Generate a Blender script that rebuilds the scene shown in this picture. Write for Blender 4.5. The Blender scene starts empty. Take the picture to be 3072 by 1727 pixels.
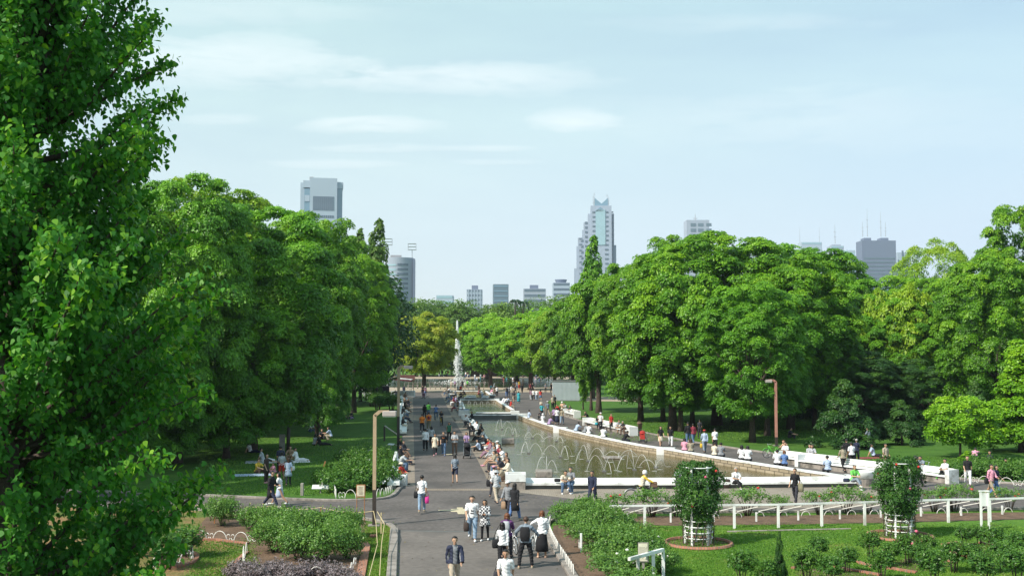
import bpy, bmesh, math, random
import numpy as np
from mathutils import Vector, Matrix
rad = math.radians
SC = bpy.context.scene
COL = SC.collection
rng = np.random.default_rng(7)
random.seed(7)

# ------------------------------------------------------------------ camera
F_PX, CX, CY = 3243.0, 1536.0, 863.5
CAM_H = 7.5
PITCH = math.atan(191.9 / F_PX)
cam_d = bpy.data.cameras.new('camera')
cam = bpy.data.objects.new('camera', cam_d)
COL.objects.link(cam)
cam.location = (0, 0, CAM_H)
cam.rotation_euler = (math.pi / 2 + PITCH, 0, 0)
cam_d.sensor_width = 36
cam_d.lens = 36 * F_PX / 3072
cam_d.clip_start = 0.1
cam_d.clip_end = 20000
SC.camera = cam
SC.render.resolution_x, SC.render.resolution_y = 1024, 575

def ray(x, y):
    a = (x - CX) / F_PX
    b = -(y - CY) / F_PX
    cp, sp = math.cos(PITCH), math.sin(PITCH)
    return a, cp - b * sp, sp + b * cp
def G(x, y, z=0.0):                     # full-size photo pixel -> point on the level plane z
    a, b, c = ray(x, y)
    t = (z - CAM_H) / c
    return Vector((a * t, b * t, z))
def V(x, y, Y):                         # pixel -> point at depth Y
    a, b, c = ray(x, y)
    t = Y / b
    return Vector((a * t, Y, CAM_H + c * t))
CR = {'A': (1100, 1050, 4.138), 'B': (1100, 1380, 4.1733), 'C': (1500, 1050, 4.138), 'W': (1900, 1150, 3.9133),
      'E': (2400, 1200, 3.6205), 'F': (1600, 1400, 3.68), 'Z': (2300, 1400, 3.3368), 'H': (560, 1200, 4.0219),
      'I': (400, 1480, 3.22), 'J': (850, 500, 3.218), 'K': (1300, 550, 3.62), 'L': (2000, 600, 2.403),
      'O': (1100, 900, 3.963), 'P': (1330, 1130, 9.052), 'Q': (1120, 1120, 8.044), 'R': (1370, 1270, 6.896),
      'S': (2100, 900, 2.6327), 'T': (1590, 1130, 9.053), 'D': (0, 0, 1 / 1.1925), 'X': (0, 0, 1.0)}
def px(c, x, y):
    x0, y0, s = CR[c]
    return x0 + x / s, y0 + y / s
def g(c, x, y, z=0.0):
    return G(*px(c, x, y), z)
def vd(x, y, Y):                        # display-size pixel at depth Y
    return V(x * 1.1925, y * 1.1925, Y)

# ------------------------------------------------------------------ tagging
def tag(o, label=None, cat=None, group=None, kind=None):
    if label: o['label'] = label
    if cat: o['category'] = cat
    if group: o['group'] = group
    if kind: o['kind'] = kind
    return o
def thing(name, label, cat, loc=(0, 0, 0), rz=0, group=None):
    o = bpy.data.objects.new(name, None)
    COL.objects.link(o)
    o.empty_display_size = 0.2
    o.location = loc
    o.rotation_euler = (0, 0, rz)
    return tag(o, label, cat, group)
def link(name, me, mat=None, parent=None, loc=None, rz=None):
    o = bpy.data.objects.new(name, me)
    COL.objects.link(o)
    if mat is not None and len(me.materials) == 0:
        me.materials.append(mat)
    if parent is not None: o.parent = parent
    if loc is not None: o.location = loc
    if rz is not None: o.rotation_euler = (0, 0, rz)
    return o
def copy_tree(o, parent=None):
    c = o.copy(); COL.objects.link(c)
    if parent is not None: c.parent = parent
    for ch in list(o.children): copy_tree(ch, c)
    return c
def put(o, loc, rz=0, label=None, sc=None):
    o.location = loc; o.rotation_euler = (0, 0, rz)
    if label: o['label'] = label
    if sc is not None: o.scale = sc if hasattr(sc, '__len__') else (sc, sc, sc)
    return o

# ------------------------------------------------------------------ meshes
class MB:
    def __init__(s): s.v = []; s.f = []; s.m = []
    def add(s, vs, fs, mi=0):
        n = len(s.v); s.v += [tuple(v) for v in vs]; s.f += [tuple(i + n for i in f) for f in fs]; s.m += [mi] * len(fs)
        return s
    def box(s, c, d, rz=0, mi=0, M=None):
        hx, hy, hz = d[0] / 2, d[1] / 2, d[2] / 2
        R = Matrix.Rotation(rz, 3, 'Z') if M is None else M
        vs = [Vector(c) + R @ Vector((x * hx, y * hy, z * hz)) for x, y, z in
              ((-1,-1,-1),(1,-1,-1),(1,1,-1),(-1,1,-1),(-1,-1,1),(1,-1,1),(1,1,1),(-1,1,1))]
        return s.add(vs, [(0,3,2,1),(4,5,6,7),(0,1,5,4),(1,2,6,5),(2,3,7,6),(3,0,4,7)], mi)
    def tube(s, pts, rs, n=8, mi=0, cap=True):
        pts = [Vector(p) for p in pts]
        if not hasattr(rs, '__len__'): rs = [rs] * len(pts)
        rings = []
        up = None
        for i, p in enumerate(pts):
            t = (pts[min(i + 1, len(pts) - 1)] - pts[max(i - 1, 0)]).normalized()
            if up is None: up = Vector((0, 0, 1)) if abs(t.z) < .9 else Vector((1, 0, 0))
            a = t.cross(up)
            if a.length < 1e-4: a = t.cross(Vector((0, 1, .1)))
            a.normalize(); b = t.cross(a).normalized(); up = b.cross(t) * -1 if False else up
            rings.append([p + (a * math.cos(2 * math.pi * k / n) + b * math.sin(2 * math.pi * k / n)) * rs[i] for k in range(n)])
        vs = [v for r in rings for v in r]
        fs = []
        for i in range(len(pts) - 1):
            for k in range(n):
                k2 = (k + 1) % n
                fs.append((i * n + k, i * n + k2, (i + 1) * n + k2, (i + 1) * n + k))
        if cap:
            fs.append(tuple(range(n))[::-1]); fs.append(tuple(range((len(pts) - 1) * n, len(pts) * n)))
        return s.add(vs, fs, mi)
    def beam(s, a, b, w, h, mi=0):
        a, b = Vector(a), Vector(b); t = (b - a).normalized()
        u = Vector((0, 0, 1)) if abs(t.z) < .95 else Vector((0, 1, 0))
        x = t.cross(u).normalized(); y = x.cross(t).normalized()
        vs = [p + x * sx * w / 2 + y * sy * h / 2 for p in (a, b) for sx, sy in ((-1,-1),(1,-1),(1,1),(-1,1))]
        return s.add(vs, [(0,1,2,3),(7,6,5,4),(0,4,5,1),(1,5,6,2),(2,6,7,3),(3,7,4,0)], mi)
    def prism(s, poly, z0, z1, mi=0):
        n = len(poly)
        vs = [(p[0], p[1], z0) for p in poly] + [(p[0], p[1], z1) for p in poly]
        fs = [tuple(range(n))[::-1], tuple(range(n, 2 * n))] + [(i, (i + 1) % n, (i + 1) % n + n, i + n) for i in range(n)]
        return s.add(vs, fs, mi)
    def sheet(s, poly, z, mi=0):
        return s.add([(p[0], p[1], z) for p in poly], [tuple(range(len(poly)))], mi)
    def torus(s, c, R, r, axis='Z', n=28, m=6, mi=0, a0=0, a1=2 * math.pi):
        full = abs(a1 - a0 - 2 * math.pi) < 1e-6
        N = n if full else n + 1
        vs = []
        for i in range(N):
            a = a0 + (a1 - a0) * i / n
            for k in range(m):
                b = 2 * math.pi * k / m
                x, y, z = (R + r * math.cos(b)) * math.cos(a), (R + r * math.cos(b)) * math.sin(a), r * math.sin(b)
                if axis == 'X': x, y, z = z, x, y
                elif axis == 'Y': x, y, z = x, z, y
                vs.append((c[0] + x, c[1] + y, c[2] + z))
        fs = []
        for i in range(n):
            i2 = (i + 1) % N
            for k in range(m):
                k2 = (k + 1) % m
                fs.append((i * m + k, i2 * m + k, i2 * m + k2, i * m + k2))
        return s.add(vs, fs, mi)
    def lathe(s, prof, c=(0, 0, 0), n=20, mi=0, sx=1, sy=1):
        vs = [(c[0] + r * math.cos(2*math.pi*k/n) * sx, c[1] + r * math.sin(2*math.pi*k/n) * sy, c[2] + z) for r, z in prof for k in range(n)]
        fs = [(i*n+k, i*n+(k+1)%n, (i+1)*n+(k+1)%n, (i+1)*n+k) for i in range(len(prof)-1) for k in range(n)]
        if prof[0][0] > 1e-4: fs.append(tuple(range(n))[::-1])
        if prof[-1][0] > 1e-4: fs.append(tuple(range((len(prof)-1)*n, len(prof)*n)))
        return s.add(vs, fs, mi)
    def ball(s, c, r, n=12, m=8, mi=0, M=None):
        r = r if hasattr(r, '__len__') else (r, r, r)
        vs = []; 
        for i in range(m + 1):
            t = math.pi * i / m
            for k in range(n):
                p = 2 * math.pi * k / n
                v = Vector((r[0]*math.sin(t)*math.cos(p), r[1]*math.sin(t)*math.sin(p), -r[2]*math.cos(t)))
                if M is not None: v = M @ v
                vs.append(Vector(c) + v)
        fs = [(i*n+k, i*n+(k+1)%n, (i+1)*n+(k+1)%n, (i+1)*n+k) for i in range(m) for k in range(n)]
        return s.add(vs, fs, mi)
    def sweep(s, prof, line, closed_prof=True, mi=0, cap=True):
        """prof: (offset to the left of travel, z); line: world xy points"""
        L = [Vector((p[0], p[1])) for p in line]; n = len(prof); vs = []
        for i, p in enumerate(L):
            if i == 0: t = (L[1] - L[0]).normalized(); k = 1
            elif i == len(L) - 1: t = (L[-1] - L[-2]).normalized(); k = 1
            else:
                t1 = (L[i] - L[i-1]).normalized(); t2 = (L[i+1] - L[i]).normalized()
                t = (t1 + t2).normalized(); k = 1 / max(.5, t.dot(t1))
            nn = Vector((-t.y, t.x)) * k
            for o, z in prof: vs.append((p.x + nn.x * o, p.y + nn.y * o, z))
        fs = []
        for i in range(len(L) - 1):
            for k in range(n if closed_prof else n - 1):
                k2 = (k + 1) % n
                fs.append((i*n+k, (i+1)*n+k, (i+1)*n+k2, i*n+k2))
        if cap and closed_prof: fs += [tuple(range(n)), tuple(range((len(L)-1)*n, len(L)*n))[::-1]]
        return s.add(vs, fs, mi)
    def mesh(s, name, smooth=False, fix=True):
        me = bpy.data.meshes.new(name); me.from_pydata(s.v, [], s.f)
        if any(s.m): me.polygons.foreach_set('material_index', s.m)
        if fix:
            bm = bmesh.new(); bm.from_mesh(me); bmesh.ops.recalc_face_normals(bm, faces=bm.faces); bm.to_mesh(me); bm.free()
        if smooth:
            me.polygons.foreach_set('use_smooth', [True] * len(me.polygons))
        me.update(); return me
    def build(s, name, mats, parent=None, smooth=False, loc=None, rz=None, fix=True):
        me = s.mesh(name, smooth, fix)
        for m in (mats if isinstance(mats, (list, tuple)) else [mats]): me.materials.append(m)
        return link(name, me, None, parent, loc, rz)
def smooth_line(pts, n=6):
    """Catmull-Rom through world points"""
    P = [Vector((p[0], p[1])) for p in pts]; out = []
    for i in range(len(P) - 1):
        p0, p1, p2, p3 = P[max(i-1, 0)], P[i], P[i+1], P[min(i+2, len(P)-1)]
        for k in range(n):
            t = k / n
            out.append(0.5 * ((2*p1) + (p2-p0)*t + (2*p0-5*p1+4*p2-p3)*t*t + (3*p1-p0-3*p2+p3)*t**3))
    out.append(P[-1]); return out

# ------------------------------------------------------------------ materials
def new_mat(name):
    m = bpy.data.materials.new(name); m.use_nodes = True
    nt = m.node_tree; nt.nodes.clear()
    out = nt.nodes.new('ShaderNodeOutputMaterial')
    return m, nt, out
def nd(nt, t, **kw):
    n = nt.nodes.new(t)
    for k, v in kw.items():
        if k in n.inputs.keys(): n.inputs[k].default_value = v
        else: setattr(n, k, v)
    return n
def ramp(nt, fac, stops):
    r = nt.nodes.new('ShaderNodeValToRGB')
    while len(r.color_ramp.elements) < len(stops): r.color_ramp.elements.new(.5)
    for e, (p, c) in zip(r.color_ramp.elements, stops):
        e.position = p; e.color = (*c, 1) if len(c) == 3 else c
    nt.links.new(fac, r.inputs[0]); return r
def mixc(nt, fac, a, b, mode='MIX'):
    m = nt.nodes.new('ShaderNodeMix'); m.data_type = 'RGBA'; m.blend_type = mode
    for i, v in ((0, fac), (6, a), (7, b)):
        if isinstance(v, (int, float)): m.inputs[i].default_value = v
        elif isinstance(v, tuple): m.inputs[i].default_value = (*v, 1) if len(v) == 3 else v
        else: nt.links.new(v, m.inputs[i])
    return m.outputs[2]
def mat(name, col, rough=.7, var=.15, scale=6.0, bump=0.0, metal=0.0, spec=.4, fine=0.0, stain=None, stain_scale=.5):
    m, nt, out = new_mat(name)
    b = nd(nt, 'ShaderNodeBsdfPrincipled', Roughness=rough, Metallic=metal)
    b.inputs['Specular IOR Level'].default_value = spec
    tc = nd(nt, 'ShaderNodeTexCoord')
    n1 = nd(nt, 'ShaderNodeTexNoise', Scale=scale, Detail=5.0, Roughness=.6)
    nt.links.new(tc.outputs['Object'], n1.inputs['Vector'])
    lo = tuple(max(0, c * (1 - var)) for c in col); hi = tuple(min(1, c * (1 + var)) for c in col)
    r = ramp(nt, n1.outputs['Fac'], [(.3, lo), (.7, hi)]); c = r.outputs[0]
    if fine:
        n2 = nd(nt, 'ShaderNodeTexNoise', Scale=scale * 14, Detail=3.0)
        nt.links.new(tc.outputs['Object'], n2.inputs['Vector'])
        r2 = ramp(nt, n2.outputs['Fac'], [(.35, (1 - fine,) * 3), (.65, (1 + fine,) * 3)])
        c = mixc(nt, 1.0, c, r2.outputs[0], 'MULTIPLY')
    if stain:
        n3 = nd(nt, 'ShaderNodeTexNoise', Scale=stain_scale, Detail=6.0, Roughness=.65)
        nt.links.new(tc.outputs['Object'], n3.inputs['Vector'])
        r3 = ramp(nt, n3.outputs['Fac'], [(.5, (0, 0, 0)), (.66, (1, 1, 1))])
        c = mixc(nt, r3.outputs[0], c, stain)
    nt.links.new(c, b.inputs['Base Color'])
    if bump:
        n4 = nd(nt, 'ShaderNodeTexNoise', Scale=scale * 5, Detail=4.0)
        nt.links.new(tc.outputs['Object'], n4.inputs['Vector'])
        bp = nd(nt, 'ShaderNodeBump', Strength=bump, Distance=.03)
        nt.links.new(n4.outputs['Fac'], bp.inputs['Height']); nt.links.new(bp.outputs[0], b.inputs['Normal'])
    nt.links.new(b.outputs[0], out.inputs[0]); return m
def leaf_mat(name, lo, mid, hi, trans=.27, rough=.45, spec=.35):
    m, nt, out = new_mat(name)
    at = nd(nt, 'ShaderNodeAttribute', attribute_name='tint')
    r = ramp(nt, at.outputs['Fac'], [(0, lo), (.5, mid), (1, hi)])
    b = nd(nt, 'ShaderNodeBsdfPrincipled', Roughness=rough); b.inputs['Specular IOR Level'].default_value = spec
    t = nd(nt, 'ShaderNodeBsdfTranslucent')
    tc = mixc(nt, 1.0, r.outputs[0], (1.25, 1.35, .55), 'MULTIPLY')
    nt.links.new(r.outputs[0], b.inputs['Base Color']); nt.links.new(tc, t.inputs['Color'])
    mx = nd(nt, 'ShaderNodeMixShader'); mx.inputs[0].default_value = trans
    nt.links.new(b.outputs[0], mx.inputs[1]); nt.links.new(t.outputs[0], mx.inputs[2])
    nt.links.new(mx.outputs[0], out.inputs[0]); return m
def grass_mat(name, a, b_, dry, dry_amt=.5, dry_scale=.12):
    m, nt, out = new_mat(name)
    tc = nd(nt, 'ShaderNodeTexCoord')
    b = nd(nt, 'ShaderNodeBsdfPrincipled', Roughness=.9); b.inputs['Specular IOR Level'].default_value = .15
    def noise(sc, det=6.0, r=.6):
        n = nd(nt, 'ShaderNodeTexNoise', Scale=sc, Detail=det, Roughness=r); nt.links.new(tc.outputs['Object'], n.inputs['Vector']); return n.outputs['Fac']
    c = ramp(nt, noise(.7), [(.32, a), (.68, b_)]).outputs[0]
    d = ramp(nt, noise(dry_scale, 8.0, .68), [(dry_amt, (0, 0, 0)), (dry_amt + .14, (1, 1, 1))]).outputs[0]
    c = mixc(nt, d, c, dry)
    f = ramp(nt, noise(9, 5.0, .75), [(.3, (.5, .5, .45)), (.7, (1.5, 1.45, 1.35))]).outputs[0]
    c = mixc(nt, 1.0, c, f, 'MULTIPLY')
    nt.links.new(c, b.inputs['Base Color'])
    bp = nd(nt, 'ShaderNodeBump', Strength=.6, Distance=.06); nt.links.new(noise(14, 5.0, .8), bp.inputs['Height'])
    nt.links.new(bp.outputs[0], b.inputs['Normal']); nt.links.new(b.outputs[0], out.inputs[0]); return m
def brick_mat(name, c1, c2, mortar, w=.22, h=.11, rot=0.0, rough=.85, ms=.012, vert=False):
    m, nt, out = new_mat(name)
    tc = nd(nt, 'ShaderNodeTexCoord'); mp = nd(nt, 'ShaderNodeMapping'); mp.inputs['Rotation'].default_value = (0, 0, rot)
    nt.links.new(tc.outputs['Object'], mp.inputs[0])
    br = nd(nt, 'ShaderNodeTexBrick'); br.inputs['Color1'].default_value = (*c1, 1); br.inputs['Color2'].default_value = (*c2, 1)
    br.inputs['Mortar'].default_value = (*mortar, 1); br.inputs['Scale'].default_value = 1.0
    br.inputs['Mortar Size'].default_value = ms; br.inputs['Brick Width'].default_value = w; br.inputs['Row Height'].default_value = h
    if vert:
        sp = nd(nt, 'ShaderNodeSeparateXYZ'); nt.links.new(tc.outputs['Object'], sp.inputs[0])
        ad = nd(nt, 'ShaderNodeMath', operation='ADD'); nt.links.new(sp.outputs[0], ad.inputs[0]); nt.links.new(sp.outputs[1], ad.inputs[1])
        cb = nd(nt, 'ShaderNodeCombineXYZ'); nt.links.new(ad.outputs[0], cb.inputs[0]); nt.links.new(sp.outputs[2], cb.inputs[1])
        nt.links.new(cb.outputs[0], br.inputs['Vector'])
    else: nt.links.new(mp.outputs[0], br.inputs['Vector'])
    n = nd(nt, 'ShaderNodeTexNoise', Scale=.35, Detail=7.0, Roughness=.65); nt.links.new(tc.outputs['Object'], n.inputs['Vector'])
    f = ramp(nt, n.outputs['Fac'], [(.3, (.78, .77, .75)), (.7, (1.18, 1.17, 1.15))]).outputs[0]
    c = mixc(nt, 1.0, br.outputs['Color'], f, 'MULTIPLY')
    b = nd(nt, 'ShaderNodeBsdfPrincipled', Roughness=rough); b.inputs['Specular IOR Level'].default_value = .25
    nt.links.new(c, b.inputs['Base Color'])
    bp = nd(nt, 'ShaderNodeBump', Strength=.25, Distance=.01); nt.links.new(br.outputs['Fac'], bp.inputs['Height']); bp.invert = True
    nt.links.new(bp.outputs[0], b.inputs['Normal'])
    nt.links.new(b.outputs[0], out.inputs[0]); return m

M = {}
M['asphalt'] = mat('asphalt', (.112, .098, .092), .9, .2, .35, .3, fine=.2, stain=(.072, .064, .061), stain_scale=.3)
M['asphalt_near'] = mat('asphalt_near', (.146, .127, .115), .9, .14, .3, .3, fine=.13, stain=(.098, .088, .082), stain_scale=.2)
M['brick_strip'] = brick_mat('brick_strip', (.24, .195, .16), (.30, .25, .205), (.17, .145, .12), .21, .105, rad(-5))
M['brick_prom'] = brick_mat('brick_prom', (.25, .215, .18), (.33, .285, .235), (.17, .15, .13), .22, .11)
M['kerb'] = mat('kerb_concrete', (.27, .24, .215), .9, .25, 2.0, .3, fine=.15, stain=(.12, .11, .095), stain_scale=1.5)
M['sand'] = mat('sandy_ground', (.36, .29, .215), .95, .2, .4, .2, fine=.12)
M['white_paint'] = mat('white_paint', (.80, .81, .80), .45, .05, 3.0, .05, stain=(.50, .50, .47), stain_scale=1.3, fine=.05)
M['white_conc'] = mat('white_concrete', (.70, .72, .71), .8, .08, 2.0, .15, stain=(.42, .42, .39), stain_scale=1.4)
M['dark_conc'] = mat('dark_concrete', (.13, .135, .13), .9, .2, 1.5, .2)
M['pool_wall'] = brick_mat('pool_stone', (.30, .25, .18), (.40, .34, .255), (.10, .085, .065), .45, .2, 0, ms=.02, vert=True)
M['soil'] = mat('soil', (.135, .085, .055), .97, .3, 1.2, .6, fine=.25)
M['brick_edge'] = brick_mat('brick_edge', (.30, .13, .085), (.38, .18, .12), (.2, .15, .12), .11, .3)
M['grass'] = grass_mat('lawn_grass', (.045, .115, .018), (.075, .165, .028), (.17, .145, .055), .62)
M['grass_near'] = grass_mat('lawn_grass_near', (.06, .155, .022), (.11, .215, .03), (.27, .21, .085), .545, .22)
M['grass_dry'] = grass_mat('dry_grass', (.075, .135, .03), (.10, .16, .035), (.25, .165, .085), .43, .3)
M['bark'] = mat('bark', (.075, .055, .045), .95, .35, 5.0, .8, fine=.2)
M['bark_light'] = mat('bark_light', (.13, .11, .09), .95, .3, 5.0, .8, fine=.2)
M['metal_tan'] = mat('painted_post_tan', (.42, .31, .20), .5, .12, 1.2, .1, fine=.05)
M['metal_dark'] = mat('painted_post_dark', (.045, .035, .03), .5, .2, 2.0)
M['rust_red'] = mat('painted_post_red', (.40, .19, .15), .6, .18, 1.5, .1)
M['lamp_grey'] = mat('lamp_housing', (.42, .37, .35), .45, .1, 3.0)
M['orange_brown'] = mat('rusty_iron', (.33, .15, .06), .7, .3, 6.0, .1)
M['rope'] = mat('rope', (.55, .45, .26), .9, .15, 20.0)
M['wood_post'] = mat('weathered_wood', (.28, .26, .23), .9, .2, 8.0, .2)
M['hoop'] = mat('white_hoop_paint', (.72, .70, .66), .5, .15, 9.0)
M['black'] = mat('black_rubber', (.02, .02, .02), .6, .2, 6.0)
M['steel'] = mat('steel', (.45, .46, .48), .35, .1, 8.0, metal=.8)
M['dark_green_leaf'] = None
LEAF = {
 'zelkova': leaf_mat('zelkova_leaves', (.050, .150, .007), (.112, .285, .011), (.240, .430, .017)),
 'zelkova_deep': leaf_mat('deep_zelkova_leaves', (.050, .165, .012), (.110, .295, .015), (.22, .45, .020)),
 'yellow': leaf_mat('yellow_green_leaves', (.11, .235, .010), (.20, .37, .016), (.32, .45, .026)),
 'tan': leaf_mat('tan_green_leaves', (.18, .29, .02), (.34, .43, .04), (.47, .49, .07), .45),
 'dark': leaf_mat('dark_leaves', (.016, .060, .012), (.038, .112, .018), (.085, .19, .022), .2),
 'fresh': leaf_mat('fresh_leaves', (.085, .225, .008), (.165, .37, .012), (.28, .48, .02)),
 'poplar': leaf_mat('poplar_leaves', (.034, .155, .020), (.072, .250, .030), (.23, .44, .035), .36, .5, .25),
 'far': leaf_mat('far_leaves', (.050, .12, .014), (.090, .19, .020), (.17, .28, .03), .25),
 'rose': leaf_mat('rose_leaves', (.045, .125, .025), (.10, .22, .040), (.19, .33, .06), .25),
 'rose_dark': leaf_mat('dark_rose_leaves', (.020, .072, .012), (.052, .145, .022), (.12, .24, .03), .2),
 'purple': leaf_mat('purple_grey_leaves', (.09, .065, .07), (.18, .14, .15), (.30, .26, .28), .15),
 'blade': leaf_mat('grass_blades', (.06, .15, .02), (.11, .24, .03), (.22, .33, .06), .2),
 'litter': leaf_mat('leaf_litter', (.10, .07, .03), (.22, .17, .06), (.38, .33, .15), .1),
 'hedge': leaf_mat('low_plants', (.03, .09, .012), (.058, .155, .018), (.115, .23, .03), .2),
}

# ------------------------------------------------------------------ sky, sun, haze
SUN_AZ, SUN_EL = rad(-124), rad(42)         # azimuth clockwise from +Y
w = bpy.data.worlds.new('World'); SC.world = w; w.use_nodes = True
nt = w.node_tree; nt.nodes.clear()
wo = nd(nt, 'ShaderNodeOutputWorld'); bg = nd(nt, 'ShaderNodeBackground'); bg.inputs['Strength'].default_value = .125
sky = nd(nt, 'ShaderNodeTexSky'); sky.sky_type = 'NISHITA'; sky.sun_disc = False
sky.sun_elevation = SUN_EL; sky.sun_rotation = SUN_AZ; sky.air_density = 1.0; sky.dust_density = 1.2; sky.ozone_density = 1.0
tc = nd(nt, 'ShaderNodeTexCoord')
def skynoise(scale_xyz, sc, det, loc=(0, 0, 0), dist=0.0):
    mp = nd(nt, 'ShaderNodeMapping'); mp.inputs['Scale'].default_value = scale_xyz; mp.inputs['Location'].default_value = loc
    nt.links.new(tc.outputs['Generated'], mp.inputs[0])
    n = nd(nt, 'ShaderNodeTexNoise', Scale=sc, Detail=det, Roughness=.55, Distortion=dist); nt.links.new(mp.outputs[0], n.inputs['Vector']); return n.outputs['Fac']
veil = ramp(nt, skynoise((1, 1, 5.5), 2.2, 7.0, (.3, .2, .9), .4), [(.28, (.66,) * 3), (.70, (.96,) * 3)]).outputs[0]
sep = nd(nt, 'ShaderNodeSeparateXYZ'); nt.links.new(tc.outputs['Generated'], sep.inputs[0])
def mth(op, a, b=None):
    n = nd(nt, 'ShaderNodeMath', operation=op)
    for i, v in ((0, a), (1, b)):
        if v is None: continue
        if isinstance(v, (int, float)): n.inputs[i].default_value = v
        else: nt.links.new(v, n.inputs[i])
    return n.outputs[0]
yy = mth('MAXIMUM', sep.outputs[1], .05); uu = mth('DIVIDE', sep.outputs[0], yy); vv = mth('DIVIDE', sep.outputs[2], yy)
wob = skynoise((1, 1, 3.0), 7.0, 8.0, (1.1, .4, .2), .3); wob2 = skynoise((1, 1, 5.0), 16.0, 8.0, (.1, 2.4, .2), .2)
tot = None
for (dx, dy, rx, ry, amp) in ((600, 150, 420, 75, .85), (1200, 195, 360, 48, .85), (925, 312, 180, 26, 1.0), (1440, 302, 140, 30, .9), (950, 372, 200, 12, .55), (1230, 372, 130, 10, .5), (830, 412, 200, 14, .5), (560, 300, 120, 16, .5), (1250, 408, 120, 10, .4), (2100, 300, 700, 90, .3), (500, 30, 500, 40, .45), (1900, 60, 400, 30, .25)):
    a_, b_, c_ = ray(dx * 1.1925, dy * 1.1925); u0, v0 = a_ / b_, c_ / b_
    du = mth('DIVIDE', mth('SUBTRACT', uu, u0), rx / 2719); dv = mth('DIVIDE', mth('SUBTRACT', vv, v0), ry / 2719)
    d2 = mth('ADD', mth('MULTIPLY', du, du), mth('MULTIPLY', dv, dv))
    d2 = mth('ADD', d2, mth('ADD', mth('MULTIPLY', mth('SUBTRACT', wob2, .5), 3.2), mth('MULTIPLY', mth('SUBTRACT', wob, .5), 2.6)))
    e = mth('MINIMUM', mth('MAXIMUM', mth('SUBTRACT', 1.0, d2), 0.0), 1.2)
    e = mth('MULTIPLY', e, amp * .8)
    tot = e if tot is None else mth('ADD', tot, e)
wn = mth('MAXIMUM', mth('ADD', mth('ADD', mth('MULTIPLY', mth('SUBTRACT', wob, .5), 2.6), .75), mth('MULTIPLY', mth('SUBTRACT', wob2, .5), 1.6)), .12)
cl = mth('MINIMUM', mth('MAXIMUM', mth('MULTIPLY', tot, wn), 0.0), .85)
hor = ramp(nt, sep.outputs[2], [(.0, (5.3, 5.95, 6.6)), (.10, (5.15, 6.0, 6.5)), (.20, (4.7, 5.95, 6.15)), (.34, (3.9, 5.5, 5.7)), (.6, (3.2, 4.8, 5.2))])
side = ramp(nt, mth('ADD', mth('MULTIPLY', uu, 1.0), .5), [(.35, (1.04, 1.04, 1.0)), (.95, (.90, .94, 1.02))])
hc = mixc(nt, 1.0, hor.outputs[0], side.outputs[0], 'MULTIPLY')
c = mixc(nt, veil, sky.outputs[0], hc)
c = mixc(nt, cl, c, (6.5, 7.1, 7.2))
nt.links.new(c, bg.inputs[0]); nt.links.new(bg.outputs[0], wo.inputs[0])
sd = bpy.data.lights.new('sun', 'SUN'); sd.energy = 4.9; sd.angle = rad(1.5); sd.color = (1.0, .93, .82)
so = bpy.data.objects.new('sun', sd); COL.objects.link(so)
sv = Vector((math.sin(SUN_AZ) * math.cos(SUN_EL), math.cos(SUN_AZ) * math.cos(SUN_EL), math.sin(SUN_EL)))
so.rotation_euler = sv.to_track_quat('Z', 'Y').to_euler(); so.location = sv * 100
SC.view_settings.view_transform = 'Standard'; SC.view_settings.look = 'None'
SC.view_settings.gamma = 1; SC.view_settings.exposure = 0.36
SC.cycles.max_bounces = 5; SC.cycles.diffuse_bounces = 3; SC.cycles.transmission_bounces = 4; SC.cycles.transparent_max_bounces = 8
SC.cycles.volume_bounces = 0
hz = MB().box((0, 950, 124), (4400, 2500, 250))
m, nt, out = new_mat('air_haze')
pv = nd(nt, 'ShaderNodeVolumePrincipled'); pv.inputs['Color'].default_value = (.80, .88, 1.0, 1)
pv.inputs['Density'].default_value = .00013; pv.inputs['Anisotropy'].default_value = .2
nt.links.new(pv.outputs[0], out.inputs['Volume'])
HAZE = hz.build('haze', m); tag(HAZE, kind='stuff')
# ------------------------------------------------------------------ ground, paths, kerbs
def sheet(name, pts, z, m):
    mb = MB(); mb.sheet(pts, z); return tag(mb.build(name, m, fix=False), kind='structure')
def up_poly(pts):
    a = sum(pts[i][0] * pts[(i+1) % len(pts)][1] - pts[(i+1) % len(pts)][0] * pts[i][1] for i in range(len(pts)))
    return pts if a > 0 else pts[::-1]
def psheet(name, pts, z, m):                # triangulated (may be concave)
    pts = up_poly([(p[0], p[1]) for p in pts])
    from mathutils.geometry import tessellate_polygon
    tr = tessellate_polygon([[Vector((x, y, 0)) for x, y in pts]])
    fs = []
    for a, b, c in tr:
        pa, pb, pc = pts[a], pts[b], pts[c]
        if (pb[0]-pa[0])*(pc[1]-pa[1]) - (pb[1]-pa[1])*(pc[0]-pa[0]) < 0: a, b = b, a
        fs.append((a, b, c))
    me = bpy.data.meshes.new(name); me.from_pydata([(x, y, z) for x, y in pts], [], fs); me.update()
    return tag(link(name, me, m), kind='structure')
def dd(*xy): return [g('D', x, y) for x, y in xy]

sheet('ground', [(-2150, -290), (2150, -290), (2150, 2150), (-2150, 2150)], 0.0, M['grass'])
tag(bpy.data.objects['ground'], kind='structure')
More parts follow.
